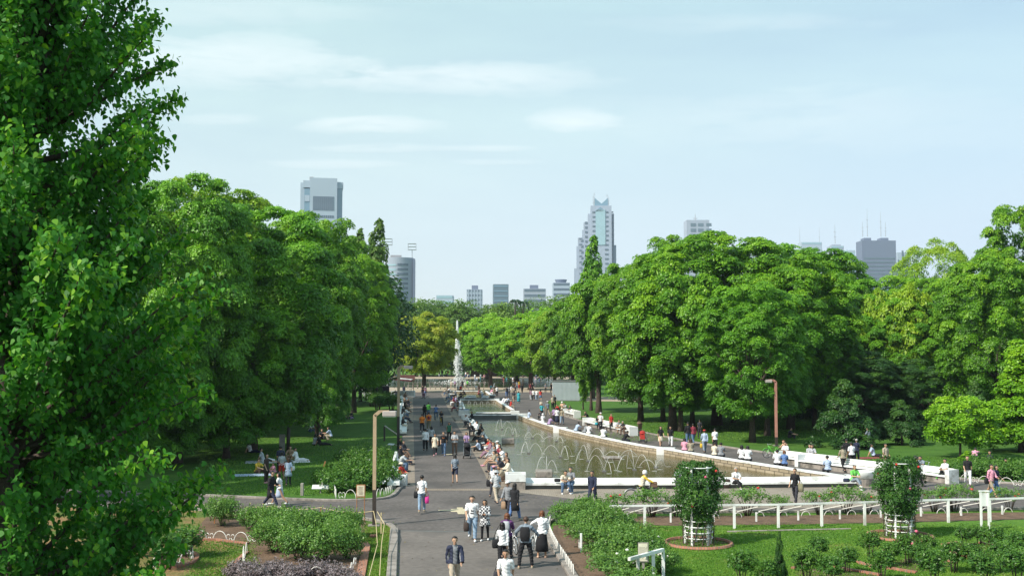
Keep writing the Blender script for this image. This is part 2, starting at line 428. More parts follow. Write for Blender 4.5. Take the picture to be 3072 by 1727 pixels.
# paved plaza and paths
left_kerb = dd((1013, 1212), (1010, 1222), (1003, 1231), (986, 1248), (949, 1256.5), (845, 1260), (678, 1254.4), (505, 1247), (200, 1236), (-300, 1222))
low_kerb = dd((-300, 1252), (0, 1268), (500, 1283), (750, 1296), (900, 1305), (958, 1314), (984, 1324), (992, 1333), (985, 1448), (979, 1560), (965, 1800))
right_kerb = dd((1640, 1800), (1495, 1540), (1440, 1448), (1404, 1392), (1378, 1350), (1372, 1330), (1384, 1312), (1420, 1299), (1520, 1292), (1800, 1289), (2200, 1286), (2576, 1280), (3100, 1270))
far_right = dd((3100, 1238), (2576, 1218), (2430, 1206), (2300, 1190), (2100, 1163), (1950, 1142), (1750, 1113), (1610, 1086), (1480, 1062), (1395, 1040), (1370, 1025), (1380, 1008), (1400, 1000))
pave = low_kerb + right_kerb + far_right + dd((1400, 986), (1000, 986), (1010, 1000)) + left_kerb
psheet('path', pave, .004, M['asphalt'])
near = dd((992, 1334), (985, 1448), (979, 1560), (965, 1800), (1640, 1800), (1495, 1540), (1440, 1448), (1404, 1392), (1378, 1350), (1373, 1335))
psheet('near_path', near, .008, M['asphalt_near'])
# tan sand strip at the far end and behind the shed
psheet('sandy_path', dd((940, 986), (1395, 986), (1440, 1008), (1620, 1010), (1900, 1016), (1900, 1006), (1620, 1000), (1480, 997), (1440, 984), (1380, 974), (940, 974)), .012, M['sand'])
# brick strips beside the central path
psheet('brick_strip', dd((1010, 1222), (1044, 1222), (1040, 1063), (1039, 988), (1018, 988), (1013.6, 1087)), .010, M['brick_strip'])
psheet('brick_strip', dd((1237.9, 1229.6), (1290, 1229.6), (1272, 1210), (1166, 1062), (1125, 1004), (1119, 989), (1108.9, 989), (1135.2, 1043.6), (1201.8, 1157)), .010, M['brick_strip'])
psheet('brick_strip', dd((1040.5, 1058.8), (1147.5, 1058.8), (1135.2, 1043.6), (1040.5, 1043.6)), .010, M['brick_strip'])
psheet('brick_strip', dd((1044.3, 1233.6), (1240, 1233.2), (1236.5, 1228.6), (1044.3, 1228.6)), .011, M['brick_strip'])
psheet('brick_promenade', dd((1290, 1229.7), (1296, 1237), (1420, 1252), (1560, 1266), (1700, 1275), (1900, 1278), (2100, 1277), (2250, 1268), (2270, 1235), (2200, 1222), (2140, 1223), (1330, 1229.7)), .010, M['brick_prom'])
psheet('manhole_cover', [g('F', *p) for p in ((1498, 322), (1600, 322), (1640, 360), (1520, 360))], .014, M['kerb'])
# painted marking on the asphalt (pale arrow-like mark)
mk = [(895, 622), (1055, 620), (1055, 610), (1130, 608), (1130, 590), (1205, 590), (1205, 608), (1420, 622), (1420, 636), (1250, 640), (1228, 650), (1228, 674), (1145, 674), (1130, 648), (1055, 645), (1052, 634), (895, 632)]
m_mark = mat('worn_cream_paint', (.50, .43, .29), .8, .15, 3.0, fine=.2)
psheet('path_marking', [g('B', x, y) for x, y in mk], .014, m_mark)
psheet('path_marking', [g('A', x, y) for x, y in ((985, 1288), (1070, 1288), (1072, 1298), (985, 1298))], .014, m_mark)
# dark joint where the near path begins
psheet('path_joint', dd((992, 1333.5), (1373, 1338), (1373, 1340), (992, 1335.5)), .012, M['dark_conc'])

def kerb(name, line, w=.22, h=.11, m=None):
    mb = MB(); mb.sweep([(-w/2, 0), (w/2, 0), (w/2, h - .015), (w/2 - .02, h), (-w/2 + .02, h), (-w/2, h - .015)], line)
    return tag(mb.build(name, m or M['kerb']), kind='structure')
kerb('kerb', smooth_line(left_kerb, 5))
kerb('kerb', smooth_line(low_kerb[:8], 5))
kerb('kerb', smooth_line(low_kerb[7:], 4), .34, .12)
kerb('kerb', smooth_line(right_kerb[:6], 4), .3, .12)
kerb('kerb', smooth_line(right_kerb[5:], 5))
kerb('kerb', smooth_line(far_right[:10], 5), .3, .1)
# foreground lawns with their own worn turf
FL = low_kerb[3:]
psheet('lawn', dd((-300, 1253), (0, 1270), (500, 1285), (750, 1298), (900, 1307), (956, 1316), (982, 1326), (988.5, 1334), (981, 1448), (975, 1560), (960, 1800), (-400, 1800)), .006, M['grass_dry'])
psheet('lawn', dd((1650, 1800), (1503, 1540), (1446, 1448), (1410, 1392), (1384, 1350), (1380, 1332), (1390, 1317), (1424, 1303), (1520, 1297), (1800, 1293), (2200, 1290), (2576, 1284), (3100, 1274), (3300, 1800)), .006, M['grass_near'])
# bare soil under the roses
psheet('flower_bed', dd((600, 1290), (920, 1308), (915, 1380), (905, 1470), (600, 1470), (598, 1410), (625, 1380), (520, 1352), (480, 1345), (520, 1300)), .012, M['soil'])
psheet('flower_bed', dd((1392, 1322), (1500, 1302), (1650, 1310), (1620, 1345), (1560, 1400), (1660, 1500), (1520, 1520), (1452, 1448), (1415, 1390), (1388, 1348)), .012, M['soil'])
psheet('flower_bed', dd((1500, 1299), (2000, 1296), (2576, 1288), (3000, 1280), (3000, 1302), (2576, 1306), (2380, 1311), (2000, 1319), (1700, 1322), (1620, 1320)), .016, M['soil'])
kerb('bed_edge', dd((1830, 1338), (2000, 1334), (2140, 1331)), .12, .06)
# far side: pond, banks
psheet('far_lawn', dd((600, 957), (2300, 957), (2300, 925), (600, 925)), .008, M['grass_near'])
psheet('sandy_bank', dd((700, 953), (1500, 953.5), (1560, 948), (1900, 944), (1900, 936), (1560, 938), (1480, 944), (1150, 946), (700, 946.5)), .012, M['sand'])
m, nt, out = new_mat('pond_water')
def water(name, col, bump, sc):
    m, nt, out = new_mat(name)
    b = nd(nt, 'ShaderNodeBsdfPrincipled', Roughness=.14); b.inputs['Specular IOR Level'].default_value = .22
    tc = nd(nt, 'ShaderNodeTexCoord'); n = nd(nt, 'ShaderNodeTexNoise', Scale=sc, Detail=4.0, Roughness=.6, Distortion=.5)
    mp = nd(nt, 'ShaderNodeMapping'); mp.inputs['Scale'].default_value = (1, 1.0, 1)
    nt.links.new(tc.outputs['Object'], mp.inputs[0]); nt.links.new(mp.outputs[0], n.inputs['Vector'])
    n2 = nd(nt, 'ShaderNodeTexNoise', Scale=.25, Detail=4.0); nt.links.new(tc.outputs['Object'], n2.inputs['Vector'])
    c = ramp(nt, n2.outputs['Fac'], [(.35, tuple(x * .75 for x in col)), (.65, tuple(x * 1.3 for x in col))]).outputs[0]
    nt.links.new(c, b.inputs['Base Color'])
    bp = nd(nt, 'ShaderNodeBump', Strength=bump, Distance=.08); nt.links.new(n.outputs['Fac'], bp.inputs['Height'])
    nt.links.new(bp.outputs[0], b.inputs['Normal']); nt.links.new(b.outputs[0], out.inputs[0]); return m
M['water'] = water('pool_water', (.080, .062, .020), .42, 2.0)
M['pond'] = water('pond_water_surface', (.04, .05, .03), .06, .8)
psheet('pond', dd((700, 974), (1380, 974), (1440, 972), (1480, 962), (1450, 954), (1150, 952.5), (700, 952)), .016, M['pond'])

# ------------------------------------------------------------------ pools
ZW, ZT = .035, .52
Rtop = [px('C', 205, 790), px('C', 690, 950), px('C', 1560, 1140), px('C', 2069, 1220), px('W', 1160, 890), px('W', 2348, 1065), px('E', 560, 806)]
Rline = [G(x, y, ZT) for x, y in Rtop]                 # right wall, inner edge, far -> near
Ltop = [px('A', 1300, 830), px('A', 1560, 1165), px('B', 1872, 185)]
Lline = [G(x, y, .55) for x, y in Ltop]                # left wall far -> near
near_l, near_r = g('D', 1322, 1203, .52), g('D', 2143, 1198, .52)
farL, farR = g('P', 775, 1022, ZT), g('P', 1985, 1022, ZT)
Rs = smooth_line(Rline, 8); Ls = smooth_line(Lline, 6)
poolpoly = [Vector((p[0], p[1])) for p in Ls] + [Vector((near_r[0], near_r[1]))] + [Vector((p[0], p[1])) for p in Rs[::-1]]
psheet('pool_water', poolpoly, ZW, M['water'])
def wall_run(name, label, line, side, cap_w=.42, zt=ZT, group='stone walls round the stepped pools', face=None):
    """side=+1: wall body lies left of travel"""
    t = thing(name, label, 'wall', (line[0][0], line[0][1], 0), 0, group)
    L = [Vector((p[0], p[1])) - Vector((line[0][0], line[0][1])) for p in line]
    s = side
    MB().sweep([(0, 0), (s * (cap_w - .06), 0), (s * (cap_w - .06), zt - .1), (0, zt - .1)], L).build('wall_face', face or M['pool_wall'], t)
    MB().sweep([(-s * .04, zt - .1), (s * cap_w, zt - .1), (s * cap_w, zt - .02), (s * (cap_w - .02), zt), (-s * .02, zt), (-s * .04, zt - .02)], L).build('coping', M['white_paint'], t)
    return t
wall_run('pool_wall', 'long curved stone wall with white coping on the right side of the big pool', Rs, 1)
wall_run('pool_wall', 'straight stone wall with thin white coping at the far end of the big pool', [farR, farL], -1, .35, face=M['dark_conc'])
# seat walls (bench with sloping back)
def seat_wall(name, label, line, side, zt=.55, seat=.36, depth=.62, group='white built-in benches along the pools', base_m=None):
    """line: top inner edge of the back; seat lies on `side`"""
    o0 = Vector((line[0][0], line[0][1])); t = thing(name, label, 'bench', (o0.x, o0.y, 0), 0, group)
    L = [Vector((p[0], p[1])) - o0 for p in line]; s = side
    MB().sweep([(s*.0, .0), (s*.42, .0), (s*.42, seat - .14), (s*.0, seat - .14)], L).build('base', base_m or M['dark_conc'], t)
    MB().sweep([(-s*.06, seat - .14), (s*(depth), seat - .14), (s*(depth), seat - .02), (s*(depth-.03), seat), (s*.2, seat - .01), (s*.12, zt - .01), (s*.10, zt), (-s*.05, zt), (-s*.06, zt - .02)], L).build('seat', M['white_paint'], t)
    return t
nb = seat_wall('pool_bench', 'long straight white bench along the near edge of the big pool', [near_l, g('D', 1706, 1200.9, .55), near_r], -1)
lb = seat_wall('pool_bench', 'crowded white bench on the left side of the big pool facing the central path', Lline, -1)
for nm, a in (('pool_bench', 0),):
    pass
# seams in the near bench seat
sm = MB(); a, b = near_l, near_r
for k in range(1, 17):
    p = a.lerp(b, k / 17); sm.box((p.x - near_l.x, p.y - .31 - near_l.y, .3), (.02, .63, .128))
sm.build('seam', M['dark_conc'], nb)
# planters at the ends of the near bench
def pot(c, w, d, h, label, rnd=False):
    t = thing('planter', label, 'planter', (c[0], c[1], 0), 0, 'white concrete planters at the pool corners')
    if rnd:
        MB().lathe([(w*.46, 0), (w*.48, h*.5), (w*.48, h*.52)], sx=1, sy=d/w).build('pot_base', M['kerb'], t)
        MB().lathe([(w*.5, h*.52), (w*.53, h*.96), (w*.53, h), (w*.40, h), (w*.38, h*.8), (0, h*.8)], sy=d/w).build('pot_rim', M['white_conc'], t, True)
    else:
        MB().box((0, 0, h*.26), (w*.94, d*.94, h*.52)).build('pot_base', M['kerb'], t)
        mb = MB(); th = .16
        for cx_, cy_, sx_, sy_ in ((0, d/2-th/2, w, th), (0, -d/2+th/2, w, th), (-w/2+th/2, 0, th, d-2*th), (w/2-th/2, 0, th, d-2*th)):
            mb.box((cx_, cy_, h*.76), (sx_, sy_, h*.48))
        mb.build('pot_rim', M['white_conc'], t)
    MB().box((0, 0, h*.7), (w*.6, d*.5, h*.3)).build('soil', M['soil'], t)
    return t
c = g('D', 1297, 1232); pot((c.x, c.y + .6), 1.12, 1.15, .86, 'square white planter at the left end of the near pool bench')
c = g('D', 2180, 1224); pot((c.x, c.y + .6), 1.25, 1.1, .82, 'round white planter at the right end of the near pool bench', True)
# white pier blocks on the right wall
def block(c, d, label, rz=0, m=None):
    o = MB().box((0, 0, d[2]/2), d).build('pier_block', m or M['white_conc'], None, loc=(c[0], c[1], 0), rz=rz)
    bv = o.modifiers.new('bevel', 'BEVEL'); bv.width = .025; bv.segments = 2
    return tag(o, label, 'pier block', 'white blocks capping the pool walls')
def blk(c, x, y, zt, d, label, rz=0):
    p = g(c, x, y, zt); return block((p.x, p.y + .5), (d[0], d[1], zt), label, rz)
blk('C', 755, 958, .56, (1.3, .5, 0), 'white pier block a third of the way down the right pool wall', rad(-20))
blk('W', 395, 755, .56, (1.35, .5, 0), 'white pier block halfway down the right pool wall beside two women', rad(-15))
blk('P', 2110, 1000, .62, (1.5, .5, 0), 'white pier block where the right pool wall begins')
# ledge slab behind big pool + step blocks
sl = g('P', 890, 960, .55); sr = g('P', 1840, 960, .55)
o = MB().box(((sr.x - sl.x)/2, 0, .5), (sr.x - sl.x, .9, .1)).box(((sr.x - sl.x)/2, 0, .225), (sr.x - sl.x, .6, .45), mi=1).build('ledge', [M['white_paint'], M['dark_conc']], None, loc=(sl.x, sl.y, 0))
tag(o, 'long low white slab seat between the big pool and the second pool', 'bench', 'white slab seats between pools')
blk('P', 560, 905, .68, (1.3, .6, 0), 'upper white block at the left end of the second pool')
blk('P', 640, 1010, .68, (1.25, .5, 0), 'lower white block at the far left corner of the big pool')
blk('P', 1945, 930, .64, (1.05, .6, 0), 'white block at the right end of the slab seat')
# second pool
p2 = {k: g('P', *v, ZT) for k, v in {'fl': (480, 612), 'fr': (1420, 612), 'nr': (1850, 885), 'nl': (600, 885)}.items()}
psheet('second_pool_water', [p2['nl'], p2['nr'], p2['fr'], p2['fl']], ZW, M['water'])
wall_run('pool_wall', 'short white coped wall at the far end of the second pool', [p2['fr'], p2['fl']], -1, .35)
wall_run('pool_wall', 'sunlit stone wall on the right side of the second pool', [p2['fr'], p2['nr']], 1, .4)
seat_wall('pool_bench', 'white bench on the left side of the second pool filled with seated people', [p2['fl'], p2['nl']], -1)
blk('P', 1450, 590, .62, (.8, .5, 0), 'white block at the far right corner of the second pool')
# third pool and its slabs
p3 = {k: g('P', *v, ZT) for k, v in {'fl': (260, 378), 'fr': (1130, 378), 'nr': (1260, 475), 'nl': (160, 475)}.items()}
psheet('third_pool_water', [p3['nl'], p3['nr'], p3['fr'], p3['fl']], ZW, M['water'])
wall_run('pool_wall', 'farthest thin white wall at the head of the third pool', [p3['fr'], p3['fl']], -1, .35)
wall_run('pool_wall', 'sunlit short wall on the right side of the third pool', [p3['fr'], p3['nr']], 1, .4)
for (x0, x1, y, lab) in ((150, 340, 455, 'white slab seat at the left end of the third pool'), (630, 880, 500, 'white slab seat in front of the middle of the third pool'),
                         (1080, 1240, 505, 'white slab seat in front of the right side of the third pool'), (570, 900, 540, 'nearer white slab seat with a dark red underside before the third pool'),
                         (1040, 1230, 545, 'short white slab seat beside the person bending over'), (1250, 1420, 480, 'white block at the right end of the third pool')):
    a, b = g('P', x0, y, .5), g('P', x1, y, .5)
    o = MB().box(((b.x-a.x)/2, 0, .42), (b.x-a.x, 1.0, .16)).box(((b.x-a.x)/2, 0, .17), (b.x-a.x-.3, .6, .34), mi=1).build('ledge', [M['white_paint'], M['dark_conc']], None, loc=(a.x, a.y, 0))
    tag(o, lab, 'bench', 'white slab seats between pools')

# free benches right of the walkway (slatted back and seat)
def slat_bench(a, b, label, back_side=1, group='white slatted benches along the lawn edge', n=None):
    a, b = Vector((a[0], a[1])), Vector((b[0], b[1])); d = b - a; L = d.length; rz = math.atan2(d.y, d.x)
    t = thing('park_bench', label, 'bench', (a.x, a.y, 0), rz, group); s = back_side
    MB().box((L/2, s*.05, .16), (L - .1, .5, .32)).build('base', M['kerb'], t)
    st = MB(); [st.box((L/2, -s*.25 + s*k*.15, .40), (L, .13, .07)) for k in range(4)]; st.build('seat', M['white_paint'], t)
    bk = MB(); [bk.box((L/2, s*(.30 + k*.05), .53 + k*.12), (L, .05, .10)) for k in range(3)]; bk.build('backrest', M['white_paint'], t)
    pc = MB(); [pc.box((x, s*.05, .40), (.3, .8, .8)) for x in (-.15, L + .15)]
    pc.build('end_block', M['white_conc'], t)
    return t
def bb(c, x0, y0, x1, y1, label, z=.4, **k): return slat_bench(g(c, x0, y0, z), g(c, x1, y1, z), label, **k)
bb('C', 1075, 885, 1640, 1005, 'slatted white bench at the lawn edge with a man standing before it')
bb('T', 1000, 960, 1260, 1020, 'short slatted white bench on the lawn near the grey shed')
bb('W', 1740, 862, 2348, 930, 'long slatted white bench beside the green bicycle')
bb('E', 20, 655, 940, 762, 'continued long white bench with a striped-shirt girl seated on it')
bb('E', 1300, 785, 1620, 825, 'nearest slatted white bench with a bicycle parked before it')
# left benches facing the path
def lbench(c, x0, y0, x1, y1, label): return seat_wall('path_bench', label, [g(c, x0, y0, .55), g(c, x1, y1, .55)], 1, group='white benches on the left side of the central path')
lbench('A', 425, 560, 405, 860, 'far white bench packed with people left of the central path')
lbench('Q', 665, 1050, 640, 1350, 'short white bench left of the central path behind the dark lamp post')
lbench('A', 360, 1255, 268, 1600, 'near white bench left of the central path where a woman in red sits')
c = g('B', 385, 320); block((c.x, c.y + .35), (1.0, .7, .6), 'white end block of the near left bench beside the woman in red')

# ------------------------------------------------------------------ fountain jets in the pools
m, nt, out = new_mat('spray')
b = nd(nt, 'ShaderNodeBsdfPrincipled', Roughness=.3); b.inputs['Base Color'].default_value = (.78, .80, .78, 1); b.inputs['Alpha'].default_value = .4
nt.links.new(b.outputs[0], out.inputs[0]); M['spray'] = m
m, nt, out = new_mat('fine_spray')
tcn = nd(nt, 'ShaderNodeTexCoord'); nz = nd(nt, 'ShaderNodeTexNoise', Scale=1.5, Detail=6.0, Roughness=.7); nt.links.new(tcn.outputs['Object'], nz.inputs['Vector'])
al = ramp(nt, nz.outputs['Fac'], [(.35, (.1,) * 3), (.65, (.75,) * 3)])
b = nd(nt, 'ShaderNodeBsdfPrincipled', Roughness=.8); b.inputs['Base Color'].default_value = (.85, .88, .9, 1)
nt.links.new(al.outputs[0], b.inputs['Alpha']); nt.links.new(b.outputs[0], out.inputs[0]); M['mist'] = m
foam = mat('foam', (.40, .41, .36), .5, .5, 6.0)
def jet(x, y, h, reach, label, c='D', n=3, a0=0):
    p = g(c, x, y, ZW); t = thing('fountain_jet', label, 'fountain', (p.x, p.y, ZW), 0, 'small arching water jets in the big pool')
    MB().box((0, 0, .04), (.25, .25, .09)).build('nozzle', M['dark_conc'], t)
    for k in range(n):
        a = a0 + 2*math.pi*k/n + random.uniform(-.3, .3); hh = h*random.uniform(.7, 1.1); rr = reach*random.uniform(.8, 1.2)
        pts = [(math.cos(a)*rr*u, math.sin(a)*rr*u, .05 + 4*hh*u*(1-u)) for u in [i/10 for i in range(11)]]
        MB().tube(pts, [.012 + .008*i/10 for i in range(11)], 5).build('water_arc', M['spray'], t, True)
    d = MB(); 
    for k in range(n):
        a = a0 + 2*math.pi*k/n; d.lathe([(0, .012), (.18, .012), (.18, .004)], (math.cos(a)*reach, math.sin(a)*reach, 0), 12, sy=.7)
    d.build('splash', foam, t)
for i, (x, y, h, r, lab) in enumerate(((1263, 1080, 1.0, 1.0, 'water jet at the far end of the big pool'), (1290, 1095, .7, .9, 'water jet before the low stone block in the pool'), (1340, 1102, .5, 1.0, 'water jet in the left middle of the pool surface'),
    (1400, 1110, .5, 1.1, 'faint water jet near the right wall of the pool'), (1330, 1140, .8, 1.1, 'water jet left of the pool centre'), (1410, 1150, .9, 1.3, 'water jet at the centre of the big pool'), (1480, 1160, 1.0, 1.6, 'wide arching jet right of the pool centre'),
    (1520, 1186, .9, 1.1, 'tall thin jet above the near bench'), (1596, 1182, 1.1, 1.3, 'double arching jet near the bench and the cyclist'), (1650, 1176, .6, 1.1, 'low jet left of the first rose column'), (1375, 1185, .8, .7, 'jet beside the couple seated on the bench'), (1560, 1150, .5, 1.3, 'low arcs near the curved right wall'))):
    jet(x, y, h, r, lab, a0=i)
# stone outlet blocks in the pool
for c, x0, x1, y, h, lab in (('A', 1675, 1835, 1160, .42, 'flat grey stone block standing in the pool farther from the bench'), ('B', 2120, 2330, 215, .38, 'flat grey stone block in the pool behind the seated couple'), ('C', 1290, 1520, 1350, .12, 'very low stone slab awash in the middle of the pool')):
    a, b = g(c, x0, y, ZW), g(c, x1, y, ZW)
    o = MB().box((0, 0, h/2), (b.x-a.x, 1.3, h)).build('stone_block', M['kerb'], None, loc=((a.x+b.x)/2, a.y+.65, ZW - .01)); bv = o.modifiers.new('b', 'BEVEL'); bv.width = .04
    tag(o, lab, 'stone block', 'stone blocks in the pool')
# small jets in the second pool
t = thing('fountain_jet', 'row of low water jets in the second pool', 'fountain', g('P', 1000, 760, ZW), 0, 'small arching water jets in the big pool')
for k in range(9):
    x = -3.6 + k*.9; y = random.uniform(-1.5, 1.5)
    MB().tube([(x, y, 0), (x + .05, y, .35), (x + .15, y, .5), (x + .3, y, .4), (x + .42, y, 0)], .03, 5).build('water_arc', M['spray'], t, True)
# tall fountain in the far pond
fp = vd(1150, 958, 262); t = thing('tall_fountain', 'tall white fountain plume rising from the far pond between two trees', 'fountain', (fp.x, fp.y, 0))
H0 = 15.2
MB().lathe([(.25, 0), (.15, 2.5), (.6, 4.2), (.8, 6), (.6, 9), (.4, 12), (.15, H0)], n=14).build('mist', M['mist'], t, True)
MB().tube([(0, 0, 0), (0, 0, 5), (.1, 0, 10), (.15, 0, H0 - .3)], [.13, .10, .10, .05], 6).build('water_column', M['white_paint'], t, True)
P0 = MB()
for k in range(750):
    u = random.random()**.8; z = H0*(1-u*.97)*random.uniform(.7, 1); r = (.1 + 1.1*min(1, u*1.5))*random.random()**.7; a = random.uniform(0, 6.28); s = random.uniform(.04, .11)
    P0.ball((math.cos(a)*r + .35*u, math.sin(a)*r, z), (s, s, s*2.2), 4, 2)
P0.build('droplets', M['white_paint'], t, fix=False)
sk = MB()
for k in range(420):
    a = random.uniform(0, 6.28); r = abs(random.gauss(0, 3.2)); sk.ball((math.cos(a)*r, math.sin(a)*r, random.uniform(0, 1.6)*math.exp(-r/3)), random.uniform(.05, .15), 4, 2)
sk.build('splash', M['white_paint'], t, fix=False)
# ------------------------------------------------------------------ foliage
def unit(a): return a / np.maximum(np.linalg.norm(a, axis=-1, keepdims=True), 1e-9)
def leaf_mesh(name, P, N, S, tint, shape='diamond', asp=.62):
    n = len(P); r = rng.normal(size=(n, 3)); T = unit(np.cross(N, r)); B = np.cross(N, T)
    S = S[:, None]
    if shape == 'diamond':
        pts = np.stack([P + T * S, P + B * S * asp + T * S * .12, P - T * S, P - B * S * asp + T * S * .12], 1); k = 4
    else:   # heart/deltoid poplar leaf, tip hanging down
        D = unit(np.stack([rng.normal(0, .45, n), rng.normal(0, .45, n), -np.ones(n)], 1)); D = unit(D - N * (D * N).sum(1, keepdims=True)); B = np.cross(N, D)
        pts = np.stack([P + D * S * 1.05, P + B * S * .52 + D * S * .12, P + B * S * .62 - D * S * .35, P + B * S * .25 - D * S * .62,
                        P - B * S * .25 - D * S * .62, P - B * S * .62 - D * S * .35, P - B * S * .52 + D * S * .12], 1); k = 7
    me = bpy.data.meshes.new(name)
    me.vertices.add(n * k); me.vertices.foreach_set('co', pts.astype(np.float32).ravel())
    me.loops.add(n * k); me.loops.foreach_set('vertex_index', np.arange(n * k, dtype=np.int32))
    me.polygons.add(n); me.polygons.foreach_set('loop_start', np.arange(0, n * k, k, dtype=np.int32))
    at = me.attributes.new('tint', 'FLOAT', 'POINT'); at.data.foreach_set('value', np.repeat(np.clip(tint, 0, 1), k).astype(np.float32))
    me.update(calc_edges=True); return me
def pads_to_leaves(pc, pn, pr, nl, ls, droop=.25, thick=.12, tint0=None, nj=.45, lump=.9):
    """pads: centre, normal, radius -> leaf positions/normals"""
    m = len(pc); idx = np.repeat(np.arange(m), nl); n = len(idx)
    r1 = rng.normal(size=(m, 3)); T = unit(np.cross(pn, r1)); B = np.cross(pn, T)
    rr = np.sqrt(rng.random(n)) * pr[idx]; a = rng.random(n) * 2 * np.pi
    P = pc[idx] + T[idx] * (rr * np.cos(a))[:, None] + B[idx] * (rr * np.sin(a) * lump)[:, None]
    P = P + pn[idx] * (rng.normal(0, thick, n))[:, None]
    P[:, 2] -= droop * (rr ** 2) / np.maximum(pr[idx], .1)
    N = unit(pn[idx] + rng.normal(0, nj, (n, 3)) + T[idx] * (rr / pr[idx] * .4 * np.cos(a))[:, None] + B[idx] * (rr / pr[idx] * .4 * np.sin(a))[:, None])
    S = ls * rng.uniform(.6, 1.25, n)
    t = (tint0[idx] if tint0 is not None else .5) + rng.normal(0, .13, n)
    return P, N, S, t
def crown(name, R, H, zb, nlobe, lr, npad, nl, ls, flat=.6, pr=.9, shape='ell', seed=1, droop=.25, core=.12, up=.8, nj=.45, asp=.62, pw=2.5):
    global rng
    rng = np.random.default_rng(seed)
    hz_ = (H - zb) / 2; zc = zb + hz_ * (.96 if shape == 'ell' else 1)
    k = np.arange(nlobe) + .5; phi = np.arccos(1 - 2 * k / nlobe); th = np.pi * (1 + 5 ** .5) * k + rng.normal(0, .25, nlobe)
    d = np.stack([np.cos(th) * np.sin(phi), np.sin(th) * np.sin(phi), np.cos(phi)], 1)
    if shape == 'ell':
        f = rng.uniform(.74, 1.0, nlobe)
        hr = (1 - np.abs(d[:, 2]) ** pw) ** (1 / pw); dxy = unit(d[:, :2]) * hr[:, None] * np.where(d[:, 2] < 0, .92, 1)[:, None]
        d = np.concatenate([dxy, d[:, 2:3]], 1)
        lc = d * np.array([R - lr * .7, R - lr * .7, hz_ - lr * .35]) * f[:, None]; lc[:, 2] += zc
        lc[:, 2] = np.maximum(lc[:, 2], zb + lr * .3)
    elif shape == 'cone':
        u = rng.random(nlobe) ** 1.25; z = zb + u * (H - zb) * .96; r = (R - lr * .6) * (1 - u) ** .8 * rng.uniform(.55, 1.02, nlobe)
        lc = np.stack([np.cos(th) * r, np.sin(th) * r, z], 1)
    elif shape == 'col':
        u = rng.random(nlobe); z = zb + u * (H - zb); prof = np.minimum(1, np.minimum((u + .08) * 3.2, (1.02 - u) * 2.0)) ** .7; r = (R - lr * .5) * prof * np.sqrt(rng.uniform(.15, 1.05, nlobe))
        lc = np.stack([np.cos(th) * r, np.sin(th) * r, z], 1)
    lrr = lr * rng.uniform(.7, 1.35, nlobe)
    if shape == 'cone': lrr *= np.clip(1.25 - (lc[:, 2] - zb) / (H - zb), .35, 1)
    out = unit(lc - np.array([0, 0, zc if shape == 'ell' else 0]) * 1.0) if shape == 'ell' else unit(lc * np.array([1, 1, 0]) + np.array([0, 0, .35]))
    idx = np.repeat(np.arange(nlobe), npad); m = len(idx)
    dirs = unit(rng.normal(size=(m, 3)) + out[idx] * 1.0 + np.array([0, 0, .35]))
    pc = lc[idx] + dirs * lrr[idx][:, None] * np.array([1, 1, flat]) * rng.uniform(.75, 1.08, m)[:, None]
    pn = unit(dirs * .55 + np.array([0, 0, up]) + rng.normal(0, .12, (m, 3)))
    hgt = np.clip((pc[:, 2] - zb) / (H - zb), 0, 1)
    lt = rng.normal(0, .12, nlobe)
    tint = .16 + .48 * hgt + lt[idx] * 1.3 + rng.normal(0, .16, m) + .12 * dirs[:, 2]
    P, N, S, t = pads_to_leaves(pc, pn, pr * rng.uniform(.6, 1.3, m), nl, ls, droop, pr * .08, tint, nj)
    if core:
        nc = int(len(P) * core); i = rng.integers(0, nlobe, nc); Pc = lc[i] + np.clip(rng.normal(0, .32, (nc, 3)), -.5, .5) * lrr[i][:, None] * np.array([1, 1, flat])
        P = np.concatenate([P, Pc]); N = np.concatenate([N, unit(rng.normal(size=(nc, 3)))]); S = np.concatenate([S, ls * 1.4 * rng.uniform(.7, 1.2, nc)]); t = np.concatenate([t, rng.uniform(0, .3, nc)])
    keep = P[:, 2] > .05
    return leaf_mesh(name, P[keep], N[keep], S[keep], t[keep], asp=asp), lc
def limbs(name, H0, r0, targets, seed=0, lean=0.0, fork=.28, n=6):
    rr = random.Random(seed); mb = MB()
    zt = H0 * fork
    mb.tube([(0, 0, -.15), (rr.uniform(-.05, .05), 0, zt * .35), (lean * .5, 0, zt * .75), (lean, 0, zt)], [r0 * 1.45, r0, r0 * .88, r0 * .8], 10)
    base = Vector((lean, 0, zt))
    for tg in targets:
        tg = Vector(tg); mid = base.lerp(tg, .45) + Vector((0, 0, (tg.z - zt) * .12)) + Vector([rr.uniform(-.4, .4) for _ in range(3)])
        s0 = base + Vector((rr.uniform(-.1, .1), rr.uniform(-.1, .1), rr.uniform(-.7, 0) * min(1, zt * .3)))
        mb.tube([s0, s0.lerp(mid, .5) + Vector((0, 0, -.15)), mid, mid.lerp(tg, .55), tg], [r0 * .5, r0 * .36, r0 * .24, r0 * .13, r0 * .05], n)
        for q in range(2):
            e = tg + Vector([rr.uniform(-1.6, 1.6), rr.uniform(-1.6, 1.6), rr.uniform(-.2, 1.5)]); mb.tube([mid, mid.lerp(e, .5), e], [r0 * .13, r0 * .08, r0 * .03], 5)
    return mb.mesh(name, True)
